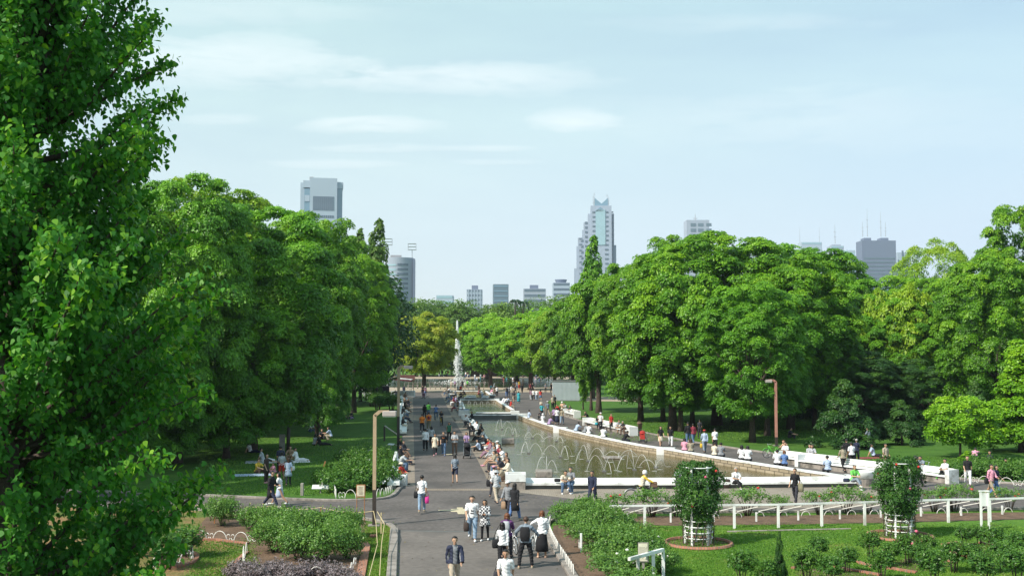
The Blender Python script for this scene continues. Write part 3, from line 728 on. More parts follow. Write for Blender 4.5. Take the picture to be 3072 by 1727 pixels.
def species(key, trunk_r, leafm, barkm, nlimb=12, fork=.28, lean=0.0, **kw):
    me, lc = crown(key + '_crown', seed=abs(hash(key)) % 1 + kw.pop('seed', 3), **kw)
    i = np.argsort(np.abs(lc[:, 2] - (kw['zb'] + (kw['H'] - kw['zb']) * .5)))[:nlimb]
    tr = limbs(key + '_trunk', kw['H'], trunk_r, lc[i] * np.array([.8, .8, .95]), kw.get('seed', 3), lean, fork)
    me.materials.append(leafm); tr.materials.append(barkm)
    return dict(c=me, t=tr, H=kw['H'], R=kw['R'])
SP = {
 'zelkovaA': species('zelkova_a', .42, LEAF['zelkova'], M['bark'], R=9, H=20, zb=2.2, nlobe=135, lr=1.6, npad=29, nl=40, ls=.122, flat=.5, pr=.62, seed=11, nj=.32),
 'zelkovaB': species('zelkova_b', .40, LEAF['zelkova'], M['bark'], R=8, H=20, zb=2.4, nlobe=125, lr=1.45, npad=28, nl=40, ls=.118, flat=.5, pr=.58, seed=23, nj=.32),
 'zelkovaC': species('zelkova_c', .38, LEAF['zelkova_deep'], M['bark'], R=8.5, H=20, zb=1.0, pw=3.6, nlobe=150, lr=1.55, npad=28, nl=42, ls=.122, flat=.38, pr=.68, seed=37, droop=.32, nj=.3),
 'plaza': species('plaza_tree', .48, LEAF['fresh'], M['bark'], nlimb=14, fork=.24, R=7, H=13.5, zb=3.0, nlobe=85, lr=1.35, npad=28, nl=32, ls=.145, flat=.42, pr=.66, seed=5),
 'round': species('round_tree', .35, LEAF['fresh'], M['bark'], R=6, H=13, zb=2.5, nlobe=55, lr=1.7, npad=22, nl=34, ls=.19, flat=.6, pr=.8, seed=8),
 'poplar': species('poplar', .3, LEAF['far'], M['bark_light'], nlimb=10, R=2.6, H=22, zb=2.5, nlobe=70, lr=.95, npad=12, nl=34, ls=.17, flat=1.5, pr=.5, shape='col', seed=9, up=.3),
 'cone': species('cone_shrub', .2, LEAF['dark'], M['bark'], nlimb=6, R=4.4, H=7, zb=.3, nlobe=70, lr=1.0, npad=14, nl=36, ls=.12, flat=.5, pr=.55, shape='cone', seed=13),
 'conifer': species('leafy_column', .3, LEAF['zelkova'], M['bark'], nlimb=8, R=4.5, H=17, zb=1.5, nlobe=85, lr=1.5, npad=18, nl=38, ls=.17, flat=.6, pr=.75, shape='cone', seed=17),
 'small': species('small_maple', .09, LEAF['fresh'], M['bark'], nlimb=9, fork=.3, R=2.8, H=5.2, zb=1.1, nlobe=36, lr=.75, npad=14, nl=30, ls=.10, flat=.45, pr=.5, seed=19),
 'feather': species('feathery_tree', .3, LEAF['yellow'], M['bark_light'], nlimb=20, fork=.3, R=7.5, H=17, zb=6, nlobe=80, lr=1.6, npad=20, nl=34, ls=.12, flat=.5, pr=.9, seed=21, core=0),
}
def tree(sp, x, y, rz, label, sR=None, sH=None, leaf=None, name='tree', cat='tree', group=None, z=0):
    S = SP[sp]; t = thing(name, label, cat, (x, y, z), rz, group)
    a = (sR / S['R']) if sR else 1; b = (sH / S['H']) if sH else 1; t.scale = (a, a, b)
    cr = link('crown', S['c'], None, t); link('trunk', S['t'], None, t)
    if leaf:
        cr.material_slots[0].link = 'OBJECT'; cr.material_slots[0].material = LEAF[leaf]
    return t
def tb(x, yb, **k):       # base given as display pixel on the ground
    p = g('D', x, yb); return p.x, p.y
def topH(ytop, Y): return CAM_H + (885 - ytop) * Y / 2719.0
def T(sp, x, depth, ytop, halfw, label, rz=0, **k):
    """x, ytop, halfw in display pixels at ground distance depth"""
    X = (x - 1288) / 2719 * depth
    return tree(sp, X, depth, rz, label, halfw * depth / 2719, topH(ytop, depth) * (1.05 if depth < 200 else 1.02), **k)
ZG = 'zelkovas lining the left side of the central path'
T('zelkovaC', 455, 74, 430, 190, 'dark tall zelkova just behind the poplar at the left edge', .4, name='zelkova_tree', group=ZG)
T('zelkovaC', 640, 82, 505, 225, 'big dark zelkova overhanging the left lawn with layered branches', 1.9, name='zelkova_tree', group=ZG)
T('zelkovaB', 525, 98, 455, 210, 'tall zelkova with yellow-green top rising behind the poplar', 3.2, leaf='yellow', name='zelkova_tree', group=ZG)
T('zelkovaB', 800, 108, 545, 130, 'zelkova with bright top standing below the tall slab tower', 5.0, name='zelkova_tree', group=ZG)
T('zelkovaA', 700, 118, 525, 190, 'zelkova in the second row behind the dark overhanging one', 2.2, name='zelkova_tree', group=ZG)
T('zelkovaB', 892, 134, 640, 112, 'nearest-to-path zelkova at the right end of the left tree mass', 4.1, leaf='fresh', name='zelkova_tree', group=ZG)
T('zelkovaA', 868, 152, 592, 92, 'farther zelkova behind the right end of the left tree mass', 1.1, name='zelkova_tree', group=ZG)
T('poplar', 948, 160, 590, 33, 'tall dark pointed poplar beside the curved office tower', .5, name='poplar_tree', leaf='far')
T('poplar', 908, 165, 612, 30, 'shorter poplar tip peeping over the left zelkovas', 2.5, name='poplar_tree', leaf='far')
T('zelkovaC', 300, 96, 470, 220, 'zelkova hidden behind the left poplar foliage', 1.3, name='zelkova_tree', group=ZG)
T('zelkovaC', 60, 105, 470, 240, 'zelkova at the far left edge behind the poplar', 2.8, name='zelkova_tree', group=ZG)
T('zelkovaC', 575, 77, 720, 165, 'lowest drooping dark tree over the left lawn beside the poplar', 2.6, name='zelkova_tree', group=ZG)
T('zelkovaC', 800, 96, 700, 95, 'dark tree whose branches droop over the picnic groups', 4.6, name='zelkova_tree', group=ZG)
T('zelkovaC', 380, 70, 760, 150, 'dark low tree filling the gap right behind the poplar', .6, name='zelkova_tree', group=ZG)
tree('zelkovaC', -30, 57, .9, 'added zelkova shading the left lawn, hidden behind the near poplar', 8, 18, name='zelkova_tree', group=ZG)  # unseen tree added so its shade falls on the left lawn
tree('zelkovaC', -37, 74, 2.9, 'second added shade zelkova deep behind the near poplar at the left margin', 8.5, 19, name='zelkova_tree', group=ZG)  # another unseen tree, added to deepen the lawn's shade
# plaza trees
x, y = tb(1069, 985); tree('plaza', x, y - 2, .3, 'tan and green tree with a thick trunk standing at the end of the central path', 6.3, 15.2, 'tan', name='plaza_tree')
x, y = tb(1234, 974); tree('plaza', x, y, 2.4, 'green vase-shaped tree between the fountain plume and the shed', 6.3, 14.0, 'fresh', name='plaza_tree')
T('plaza', 1335, 215, 800, 92, 'light green spreading tree behind the crowd on the plaza', 1.4, name='plaza_tree', leaf='fresh')
T('plaza', 1395, 190, 790, 78, 'yellow-green tree directly behind the grey shed', 4.4, name='plaza_tree', leaf='yellow')
T('plaza', 1300, 262, 790, 85, 'pale green tree behind the vase-shaped plaza tree', .4, name='plaza_tree', leaf='fresh')
T('round', 1225, 300, 788, 80, 'dull green tree in the row behind the fountain', 1.0, name='tree', leaf='fresh')
# right mass
RG = 'zelkovas on the right lawn'
T('plaza', 1505, 134, 700, 95, 'zelkova at the left end of the right tree mass, its trunk beside the shed', 2.0, name='zelkova_tree', group=RG, leaf='zelkova')
T('zelkovaA', 1610, 118, 640, 135, 'zelkova leaning towards the pool with bright green crown', .7, name='zelkova_tree', group=RG)
T('zelkovaA', 1800, 112, 588, 235, 'largest zelkova in the middle of the right tree mass', 3.9, name='zelkova_tree', group=RG)
T('plaza', 1690, 104, 680, 150, 'lower front zelkova whose branches hang over the walkway', 5.1, name='zelkova_tree', group=RG, leaf='zelkova')
T('zelkovaA', 1985, 106, 640, 180, 'zelkova behind the red lamp post on the right', 1.2, name='zelkova_tree', group=RG)
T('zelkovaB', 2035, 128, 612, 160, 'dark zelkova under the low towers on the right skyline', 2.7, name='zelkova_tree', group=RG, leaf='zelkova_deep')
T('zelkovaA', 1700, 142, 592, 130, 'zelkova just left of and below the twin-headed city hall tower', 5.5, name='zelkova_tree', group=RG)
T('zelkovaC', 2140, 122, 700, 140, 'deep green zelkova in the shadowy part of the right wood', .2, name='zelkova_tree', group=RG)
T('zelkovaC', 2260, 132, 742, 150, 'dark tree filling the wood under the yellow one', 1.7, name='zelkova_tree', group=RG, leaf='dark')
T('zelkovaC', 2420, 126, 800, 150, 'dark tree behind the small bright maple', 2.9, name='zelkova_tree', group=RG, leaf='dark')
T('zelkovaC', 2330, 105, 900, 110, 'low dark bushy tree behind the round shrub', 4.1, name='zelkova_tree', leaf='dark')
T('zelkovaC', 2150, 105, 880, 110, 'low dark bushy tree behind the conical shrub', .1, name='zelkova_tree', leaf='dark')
T('round', 2280, 116, 722, 78, 'golden yellow tree on the right skyline', .5, leaf='yellow', name='tree')
T('round', 2205, 118, 735, 55, 'small golden yellow tree below the grey slab tower', 2.5, leaf='yellow', name='tree')
T('feather', 2350, 185, 612, 100, 'pale feathery tree with bare branches on the right skyline', 1.5, name='tree', leaf='yellow')
T('zelkovaB', 2300, 168, 690, 125, 'light green tree filling the gap under the feathery one', 2.3, name='tree', leaf='fresh')
T('zelkovaA', 2500, 98, 640, 150, 'tall bright green tree at the right edge of the picture', 4.0, name='tree', leaf='zelkova')
T('zelkovaB', 2585, 112, 500, 130, 'tallest tree at the right edge rising above the skyline', .9, name='tree', leaf='zelkova')
T('zelkovaB', 2420, 150, 690, 110, 'light green tree behind the tall one at the right edge', 3.3, name='tree', leaf='fresh')
T('conifer', 2560, 82, 850, 92, 'bushy yellow-green tree low at the right edge', 2.2, name='tree', leaf='fresh')
T('poplar', 1492, 175, 628, 31, 'poplar standing in front of the stepped tower', .9, name='poplar_tree', leaf='zelkova_deep')
x, y = tb(1467, 1030); tree('poplar', x, y, 1.0, 'ivy-covered trunk standing right beside the grey shed', .75, 11, 'fresh', name='ivy_trunk')
T('plaza', 1440, 172, 752, 75, 'light tree stepping down to the left of the right tree mass', 3.0, name='zelkova_tree', group=RG, leaf='zelkova')
T('zelkovaA', 1890, 122, 598, 150, 'high zelkova on the shoulder right of the largest one', .3, name='zelkova_tree', group=RG)
T('zelkovaB', 2110, 128, 652, 105, 'zelkova at the right shoulder of the big tree mass', 5.3, name='zelkova_tree', group=RG)
T('cone', 2120, 86, 958, 92, 'conical dark evergreen shrub behind the long bench', .4, name='evergreen_shrub', cat='shrub')
T('cone', 2262, 88, 1008, 62, 'round dark evergreen shrub right of the conical one', 2.2, name='evergreen_shrub', cat='shrub')
T('cone', 2448, 90, 962, 62, 'grey-green dark shrub behind the small maple', 3.0, name='evergreen_shrub', cat='shrub')
T('small', 2408, 77, 998, 92, 'small bright green maple on the right lawn', .4, name='small_maple')
T('cone', 2425, 72.5, 1132, 32, 'small tuft of bright green leaves at the foot of the maple', 1.4, name='low_shrub', cat='shrub', leaf='fresh')
# extra trunks seen in the shade of the right wood
for i, (x, yb, r, h) in enumerate(((1713, 1085, .28, 7), (1742, 1078, .22, 7), (1930, 1095, .3, 8), (1893, 1112, .26, 8), (1668, 1060, .22, 7), (1845, 1062, .24, 8), (2050, 1080, .22, 8), (2290, 1062, .2, 8), (1487, 1032, .3, 7))):
    X, Y = tb(x, yb); labs = ('slim tree trunk left of the thick pair in the wood shade', 'second slim trunk under the lower front zelkova', 'dark trunk just left of the red lamp post', 'trunk behind the man in the white shirt', 'leftmost slim trunk on the mown grass', 'trunk deep in shade between the zelkovas', 'trunk in the dark right of the lamp post', 'trunk in the deep shade behind the round shrub', 'straight trunk on the lawn in front of the grey shed')
    t = tree('zelkovaB' if i < 8 else 'plaza', X, Y, i * 1.3, labs[i], 4.6 if i < 8 else 2.6, 14 if i < 8 else 12, 'zelkova_deep' if i < 8 else 'fresh', name='zelkova_tree', group='slim trees under the right canopy')
# far woods (one mass)
def wood(name, label, xs, depth, ytops, leaf, seed, rad_=7, n=90, ls=.33, zb=2, dd_=26):
    global rng
    rng = np.random.default_rng(seed); P = []; x0, x1 = (xs[0] - 1288) / 2719 * depth, (xs[1] - 1288) / 2719 * depth
    pcs, pns, prs, tn = [], [], [], []
    for i in range(n):
        u = rng.random(); X = x0 + (x1 - x0) * u; Y = depth + rng.uniform(0, dd_)
        H = topH(np.interp(u, np.linspace(0, 1, len(ytops)), ytops), depth) * rng.uniform(.86, 1.0); R = rad_ * rng.uniform(.6, 1.1); t0 = rng.uniform(.2, .65)
        m = 130; d = unit(rng.normal(size=(m, 3)) + np.array([0, -.5, .3])); hz_ = (H - zb) / 2
        pc = d * np.array([R, R, hz_]) * rng.uniform(.8, 1.05, (m, 1)) + np.array([X, Y, zb + hz_]); pcs.append(pc)
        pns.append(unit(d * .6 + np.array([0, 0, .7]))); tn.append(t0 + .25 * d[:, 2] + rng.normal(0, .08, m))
    pc = np.concatenate(pcs); pn = np.concatenate(pns); tn = np.concatenate(tn)
    P, N, S, t = pads_to_leaves(pc, pn, np.full(len(pc), rad_ * .22), 20, ls, .2, .25, tn)
    return tag(link(name, leaf_mesh(name, P, N, S, t), LEAF[leaf]), label, 'wood', kind='stuff')
wood('far_wood', None, (960, 1480), 330, [758, 742, 748, 740, 756, 756, 735, 725, 720], 'far', 3, 7.5, 75)
wood('far_wood', None, (1250, 1620), 245, [815, 785, 750, 735, 730, 720], 'fresh', 4, 6, 40, .28, dd_=18)
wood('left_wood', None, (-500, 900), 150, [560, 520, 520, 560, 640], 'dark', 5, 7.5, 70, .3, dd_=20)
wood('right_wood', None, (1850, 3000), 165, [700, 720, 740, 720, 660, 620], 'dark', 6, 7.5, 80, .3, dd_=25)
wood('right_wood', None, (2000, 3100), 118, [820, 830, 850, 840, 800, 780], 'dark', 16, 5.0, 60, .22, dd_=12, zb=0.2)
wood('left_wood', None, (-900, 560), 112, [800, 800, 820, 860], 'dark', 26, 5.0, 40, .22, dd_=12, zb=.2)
# palm-like tips on the skyline
for i, (x, yt) in enumerate(((1296, 748), (1316, 752))):
    p = vd(x, 885, 320); H = topH(yt, 320); t = thing('palm_tree', ('spiky palm top left of the broad low office block', 'second spiky palm top beside the broad low office block')[i], 'tree', (p.x, p.y, 0))
    MB().tube([(0, 0, 0), (0, 0, H - 1)], [.3, .2], 8).build('trunk', M['bark'], t)
    mb = MB()
    for k in range(16):
        a = k * 2.4; r = 2.2; pts = [(math.cos(a)*r*u, math.sin(a)*r*u, H - 1 + 1.6*u - 2.4*u*u*(1 + .4*(k % 3))) for u in (0, .35, .7, 1)]; mb.tube(pts, [.16, .2, .14, .03], 4)
    mb.build('crown', LEAF['dark'], t)

# ------------------------------------------------------------------ the big poplar at the left
def big_poplar():
    global rng
    rng = np.random.default_rng(77)
    Y0 = 17.5; X0 = (20 - 1288) / 2719 * Y0
    t = thing('poplar_tree', 'large near poplar with heart-shaped leaves filling the left side of the picture', 'tree', (X0, Y0, 0))
    mb = MB(); r = random.Random(5)
    mb.tube([(-.1, 0, -.1), (-.05, 0, 3), (0, 0, 6), (.12, .05, 9), (.32, .1, 12), (.38, .1, 16), (.4, 0, 20)], [.36, .27, .22, .17, .12, .07, .02], 12)
    tips = []
    prof = lambda z: np.interp(z, [1.0, 2.5, 4, 5, 6.5, 8.5, 9.3, 10.2, 11.5, 13, 15, 18, 20.5], [1.5, 2.6, 2.95, 3.05, 2.9, 3.1, 2.65, 2.28, 2.32, 2.55, 2.1, 1.3, .3])
    for k in range(330):
        z0 = r.uniform(1.2, 17.5); a = k * 2.39996 + r.uniform(-.3, .3)
        zt = z0 + r.uniform(.9, 2.6); R = prof(zt) * (r.uniform(.8, 1.12) if k % 3 else r.uniform(.45, .8))
        cx = float(np.interp(z0, [0, 9, 12, 20], [0, .12, .32, .4]))
        s = Vector((cx, 0, z0)); e = Vector((cx * .5 + math.cos(a) * R, math.sin(a) * R, zt)); m_ = s.lerp(e, .5) + Vector((0, 0, -.25))
        mb.tube([s, s.lerp(m_, .6), m_, m_.lerp(e, .6) + Vector((0, 0, .05)), e], [.055, .045, .034, .02, .008], 5)
        tips.append((s, m_, e))
    mb.build('trunk', M['bark'], t, True)
    P = []
    for s, m_, e in tips:
        n = 46
        for q in range(n):
            u = .22 + .82 * (q / n) ** .8; b = s.lerp(m_, u * 2) if u < .5 else m_.lerp(e, min((u - .5) * 2, 1.1))
            L = .55 * (1.15 - u * .55); d = Vector((r.gauss(0, 1), r.gauss(0, 1), r.gauss(.25, .8))).normalized()
            P.append((b, b + d * L * r.uniform(.3, 1)))
    pos = []
    for b, e in P:
        k = r.randint(9, 15)
        for q in range(k):
            u = r.random(); p = b.lerp(e, u); pos.append((p.x + r.gauss(0, .085), p.y + r.gauss(0, .085), p.z + r.gauss(0, .085)))
    P_ = np.array(pos); n = len(P_)
    out = unit(P_ * np.array([1, 1, 0]) + 1e-3)
    N = unit(out * .55 + rng.normal(0, .6, (n, 3)) + np.array([0, 0, .35]))
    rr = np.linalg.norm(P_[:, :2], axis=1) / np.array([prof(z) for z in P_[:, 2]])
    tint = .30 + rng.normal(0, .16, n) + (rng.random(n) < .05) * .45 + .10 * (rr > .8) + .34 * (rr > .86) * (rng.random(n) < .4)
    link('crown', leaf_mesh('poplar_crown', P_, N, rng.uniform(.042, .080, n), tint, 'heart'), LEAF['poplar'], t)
    print('poplar leaves', n)
big_poplar()

# ------------------------------------------------------------------ shrubs and roses
def bush_mesh(name, R, H, npad, nl, ls, seed, mats, stems=7, zb=.25, flowers=0, fcol=None, up=.5):
    global rng
    rng = np.random.default_rng(seed)
    d = unit(rng.normal(size=(npad, 3)) + np.array([0, 0, .35])); f = rng.uniform(.45, 1.08, (npad, 1))
    pc = d * f * np.array([R, R, (H - zb) * .5]); pc[:, 2] += zb + (H - zb) * .48
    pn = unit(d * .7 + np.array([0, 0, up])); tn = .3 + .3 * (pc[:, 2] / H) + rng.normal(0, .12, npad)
    P, N, S, t = pads_to_leaves(pc, pn, np.full(npad, R * .2), nl, ls, .2, R * .09, tn, .7)
    # shoots
    ns = 26; a = rng.random(ns) * 6.28; rr = R * rng.uniform(.2, .95, ns); b = np.stack([np.cos(a) * rr, np.sin(a) * rr, np.full(ns, H * .8)], 1)
    q = np.repeat(np.arange(ns), 12); u = np.tile(np.linspace(0, 1, 12), ns); lean = rng.normal(0, .12, (ns, 3)); lean[:, 2] = rng.uniform(.15, .42, ns)
    Pq = b[q] + lean[q] * u[:, None] + rng.normal(0, .03, (len(q), 3)); P = np.concatenate([P, Pq]); N = np.concatenate([N, unit(rng.normal(size=(len(q), 3)))]); S = np.concatenate([S, np.full(len(q), ls * .8)]); t = np.concatenate([t, rng.uniform(.5, .95, len(q))])
    k = P[:, 2] > .04
    me = leaf_mesh(name, P[k], N[k], S[k], t[k]); me.materials.append(mats)
    r = random.Random(seed); mb = MB()
    for i in range(stems):
        a = i * 2.4; mb.tube([(math.cos(a)*.08, math.sin(a)*.08, -.02), (math.cos(a)*R*.25, math.sin(a)*R*.25, H*.35), (math.cos(a)*R*.5, math.sin(a)*R*.5, H*.7)], [.02, .016, .008], 5)
    st = mb.mesh(name + '_stem', True); st.materials.append(M['bark'])
    return me, st
BUSH = {
 'rose': bush_mesh('rose_bush', 1.0, 1.3, 150, 26, .05, 41, LEAF['rose']),
 'rose2': bush_mesh('rose_bush_b', .9, 1.15, 125, 26, .05, 42, LEAF['rose']),
 'stand': bush_mesh('standard_rose', .48, 1.15, 70, 22, .045, 43, LEAF['rose_dark'], 5, .45),
 'leggy': bush_mesh('leggy_rose', .8, 1.45, 55, 14, .05, 44, LEAF['rose'], 9, .7),
 'low': bush_mesh('low_purple_shrub', .75, .62, 120, 24, .05, 45, LEAF['purple'], 5, .05),
 'herb': bush_mesh('low_green_shrub', .9, .7, 130, 24, .055, 46, LEAF['hedge'], 5, .05),
}
MAT_FL = {'red': mat('red_petals', (.55, .04, .03), .6), 'pink': mat('pink_petals', (.6, .12, .2), .6), 'white': mat('white_petals', (.8, .78, .75), .6), 'yellow': mat('yellow_petals', (.6, .45, .1), .6)}
def bush(kind, x, y, s, sz, label, rz=0, name='rose_bush', cat='bush', group=None, fl=None, nf=0, z=0):
    me, st = BUSH[kind]; t = thing(name, label, cat, (x, y, z), rz, group); t.scale = (s, s, sz)
    link('foliage', me, None, t); link('stem', st, None, t)
    if fl:
        r = random.Random(int(x * 100)); 
        for i in range(nf):
            a = r.uniform(0, 6.28); R = .75; mb = MB().ball((math.cos(a)*R*r.uniform(.2, 1), math.sin(a)*R*r.uniform(.2, 1), r.uniform(.9, 1.45)), .06, 6, 4); mb.build('flower', MAT_FL[fl], t)
    return t
# left rose bed
LB = 'rose bushes in the left foreground bed'
for i, (x, yb, s, sz, lab) in enumerate((
    (640, 1330, .85, .8, 'leftmost back rose bush of the left bed near the poplar'), (700, 1345, .95, .9, 'second rose bush from the left in the back of the left bed'),
    (770, 1352, 1.0, .95, 'full rose bush in the back middle of the left bed'), (830, 1362, 1.0, .95, 'pale-tipped rose bush in the back right of the left bed'), (885, 1350, .6, .9, 'small rose bush nearest the left sign stand'),
    (690, 1388, .9, .95, 'rose bush at the left front of the left bed'), (750, 1408, .95, 1.0, 'dense rose bush in the front middle of the left bed'), (815, 1412, .95, 1.0, 'rose bush in front between two others above the purple shrubs'),
    (875, 1405, .75, 1.0, 'rightmost front rose bush of the left bed'), (560, 1322, .8, .95, 'separate rose bush left of the bed behind the hoops'), (855, 1380, .7, 1.0, 'rose bush tucked behind the rightmost front one'), (740, 1370, .9, 1.0, 'rose bush in the centre of the left bed'))):
    X, Y = tb(x, yb); bush('rose' if i % 2 else 'rose2', X, Y, s, sz, lab, i * 1.7, group=LB)
for i, (x, yb, lab) in enumerate(((640, 1460, 'low purple-leaved shrub at the left of the front row'), (690, 1445, 'low purple-leaved shrub second from the left'), (740, 1455, 'low purple-leaved shrub in the middle of the front row'), (790, 1445, 'low purple-leaved shrub fourth from the left'), (840, 1455, 'low purple-leaved shrub near the right hoops'), (610, 1445, 'small purple-leaved shrub beside the bed edge'), (870, 1475, 'low purple-leaved shrub at the right end of the front row'), (715, 1485, 'purple-leaved shrub cut by the bottom edge of the picture'))):
    X, Y = tb(x, yb); bush('low', X, Y, .85, .62, lab, i * 2.1, 'purple_shrub', group='purple-leaved shrubs at the front of the left bed')
for i, (x, yb, s, lab) in enumerate(((470, 1400, .9, 'dark shrub inside the curved hoop border on the left'), (420, 1430, 1, 'dark shrub under the poplar at the bottom left'), (350, 1400, 1.1, 'dark shrub deep behind the poplar leaves'), (250, 1380, 1.1, 'dark shrub hidden low behind the poplar'), (560, 1305, .6, 'dark leafy shrub near the path left of the roses'))):
    X, Y = tb(x, yb); bush('stand', X, Y, s * 1.7, s, lab, i, 'dark_shrub', group='dark shrubs under the poplar')
# right rose mass
RB = 'rose bushes in the right foreground bed'
rlist = ((1432, 1315, .9, 1.0), (1480, 1302, .8, .95), (1510, 1312, .8, .9), (1465, 1345, 1.0, 1.1), (1520, 1345, .95, 1.0), (1560, 1340, .8, .9), (1490, 1378, .9, 1.05), (1545, 1382, .95, 1.0), (1600, 1372, .7, .9), (1530, 1418, .9, 1.05), (1585, 1415, 1.0, 1.05), (1635, 1408, .75, .9), (1560, 1455, .95, 1.0), (1620, 1450, .9, .95), (1665, 1440, .6, .8), (1600, 1490, .9, .9))
rl = ('rose bush at the far left corner of the right bed by the kerb', 'rose bush behind which a man in navy walks', 'rose bush at the left end of the white trellis rail', 'tall rose bush nearest the woman in a black skirt', 'rose bush in the second row of the right bed', 'rose bush below the left end of the trellis', 'rose bush in the third row with bare stems below', 'rose bush in the third row centre', 'rose bush at the right of the third row on the lawn side', 'rose bush near the kerb in the front half of the right bed', 'rose bush in the front half middle of the right bed', 'rose bush with white blooms at the lawn side of the right bed', 'front rose bush behind the small notice board', 'rose bush behind the near white trellis corner', 'small flowering rose bush at the right tip of the bed', 'rose bush cut off by the bottom edge beside the notice board')
for i, (x, yb, s, sz) in enumerate(rlist):
    X, Y = tb(x, yb); bush('rose2' if i % 2 else 'rose', X, Y, s * 1.06, sz * (.68, .86, .76)[i % 3], rl[i], i * 1.3, group=RB, fl=('white' if i in (11, 12, 14) else ('yellow' if i in (5, 8) else None)), nf=5)
# roses along the trellis
for i, (x, yb) in enumerate(((1560, 1301), (1640, 1300), (1700, 1299), (1800, 1298), (1880, 1297), (1960, 1296), (2060, 1294), (2130, 1292), (2185, 1291), (2350, 1287), (2400, 1286), (2470, 1284), (2540, 1283))):
    X, Y = tb(x, yb)
    bush('leggy', X, Y, (1.0, 1.3, .8)[i % 3], (.72, .86, .62)[i % 3], ('leggy rose', 'climbing rose', 'straggly rose')[i % 3] + ' on the trellis ' + ('at its left end', 'above the first arm', 'left of the first rose column', 'just right of the first rose column', 'under the seated man with the bag', 'near the second post', 'below the walking man in black', 'left of the man in green', 'below the man in green', 'right of the second rose column', 'between the second column and the white frame', 'by the tall white frame', 'at the right edge of the picture')[i], i, 'trellis_rose', 'rose', 'roses trained on the long white trellis', ('red' if i % 2 == 0 or i > 8 else None), 3)
# right foreground small roses and beds
rf = ((2060, 1410, .8), (2130, 1440, .8), (2190, 1402, .85), (2240, 1425, .75), (2285, 1418, .95), (2320, 1432, .8), (2425, 1375, .75), (2465, 1372, .7), (2500, 1392, .9), (2220, 1460, .9), (2335, 1400, .7), (2400, 1440, .95), (2455, 1442, .9), (2520, 1440, 1), (2560, 1405, .9), (1865, 1470, 1), (1925, 1478, .8), (2030, 1465, 1.0), (2350, 1470, 1), (2480, 1475, 1), (2560, 1470, 1.1), (2090, 1475, .9))
fl_lab = ('standard rose nearest the open lawn in the right foreground', 'standard rose at the bottom left of the brick-edged beds', 'dark standard rose below the second rose column', 'pale rose beside the dark one below the second column', 'thick dark rose in the middle of the brick-edged beds', 'rose leaning right of the thick dark one', 'rose in the back bed below the white frame', 'second rose in the back bed below the white frame', 'rose at the right end of the back bed', 'rose at the bottom centre of the right foreground', 'small rose at the foot of the second column', 'rose in the lower right middle', 'rose in the lower right second from edge', 'rose near the lower right corner', 'rose at the right edge above the corner', 'lavender-like bush at the bottom left of the lawn', 'small bush next to the upright conifer', 'shrub cut by the bottom edge below the lawn', 'bottom-edge rose right of centre', 'bottom-edge rose in the right corner', 'last bush in the bottom right corner', 'bottom-edge rose left of the brick border')
for i, (x, yb, s) in enumerate(rf):
    X, Y = tb(x, yb); bush('stand', X, Y, s * 1.1, s * .9, fl_lab[i], i * .9, 'standard_rose', 'rose', 'small roses in the brick-edged beds', 'pink' if i in (4,) else None, 2)
X, Y = tb(1962, 1470); tree('cone', X, Y, 0, 'slim pointed young conifer at the bottom edge of the lawn', .27, 1.75, name='young_conifer', cat='shrub')
# low planting left lawn (by the left benches) and right of the benches
for i, (x, yb, s, sz) in enumerate(((860, 1235, 1.5, 1.4), (910, 1230, 1.5, 1.5), (960, 1222, 1.2, 1.5), (830, 1215, 1.2, 1.1), (880, 1200, 1.4, 1.4), (935, 1195, 1.4, 1.4), (975, 1190, .8, 1.2), (905, 1165, 1.3, 1.2), (960, 1160, 1.1, 1.1), (870, 1155, .9, .8))):
    X, Y = tb(x, yb); bush('herb', X, Y, s, sz, 'leafy shrub in the planting beside the left path benches, ' + ('front left', 'front middle', 'front by the lamp post', 'left edge', 'centre', 'right of centre', 'against the near bench', 'back left', 'back right', 'backmost and smallest')[i], i, 'leafy_shrub', 'shrub', 'shrubs beside the left benches')
for i, (x, yb) in enumerate(((950, 1030), (965, 1020), (935, 1022), (985, 1032), (950, 1000))):
    X, Y = tb(x, yb); bush('stand', X, Y, 3.0, 1.6, ('dark shrub beside the black notice pillar', 'shrub right of the black notice pillar', 'shrub left of the black notice pillar', 'shrub behind the second lamp post', 'shrub in front of the white stall')[i], i, 'dark_shrub', 'shrub', 'dark shrubs near the stall')
for i, (x, yb) in enumerate(((2425, 1196), (2455, 1194), (2490, 1200), (2520, 1203), (2550, 1205), (2470, 1182), (2530, 1190), (2568, 1194))):
    X, Y = tb(x, yb); bush('herb', X, Y, 1.25, 1.1, 'ground-hugging green shrub behind the hoops on the right, ' + ('leftmost', 'second from left', 'behind the walking woman', 'right of the walking woman', 'at the right edge', 'back row left', 'back row right', 'back row at the edge')[i], i, 'leafy_shrub', 'shrub', 'shrubs behind the right hoops')

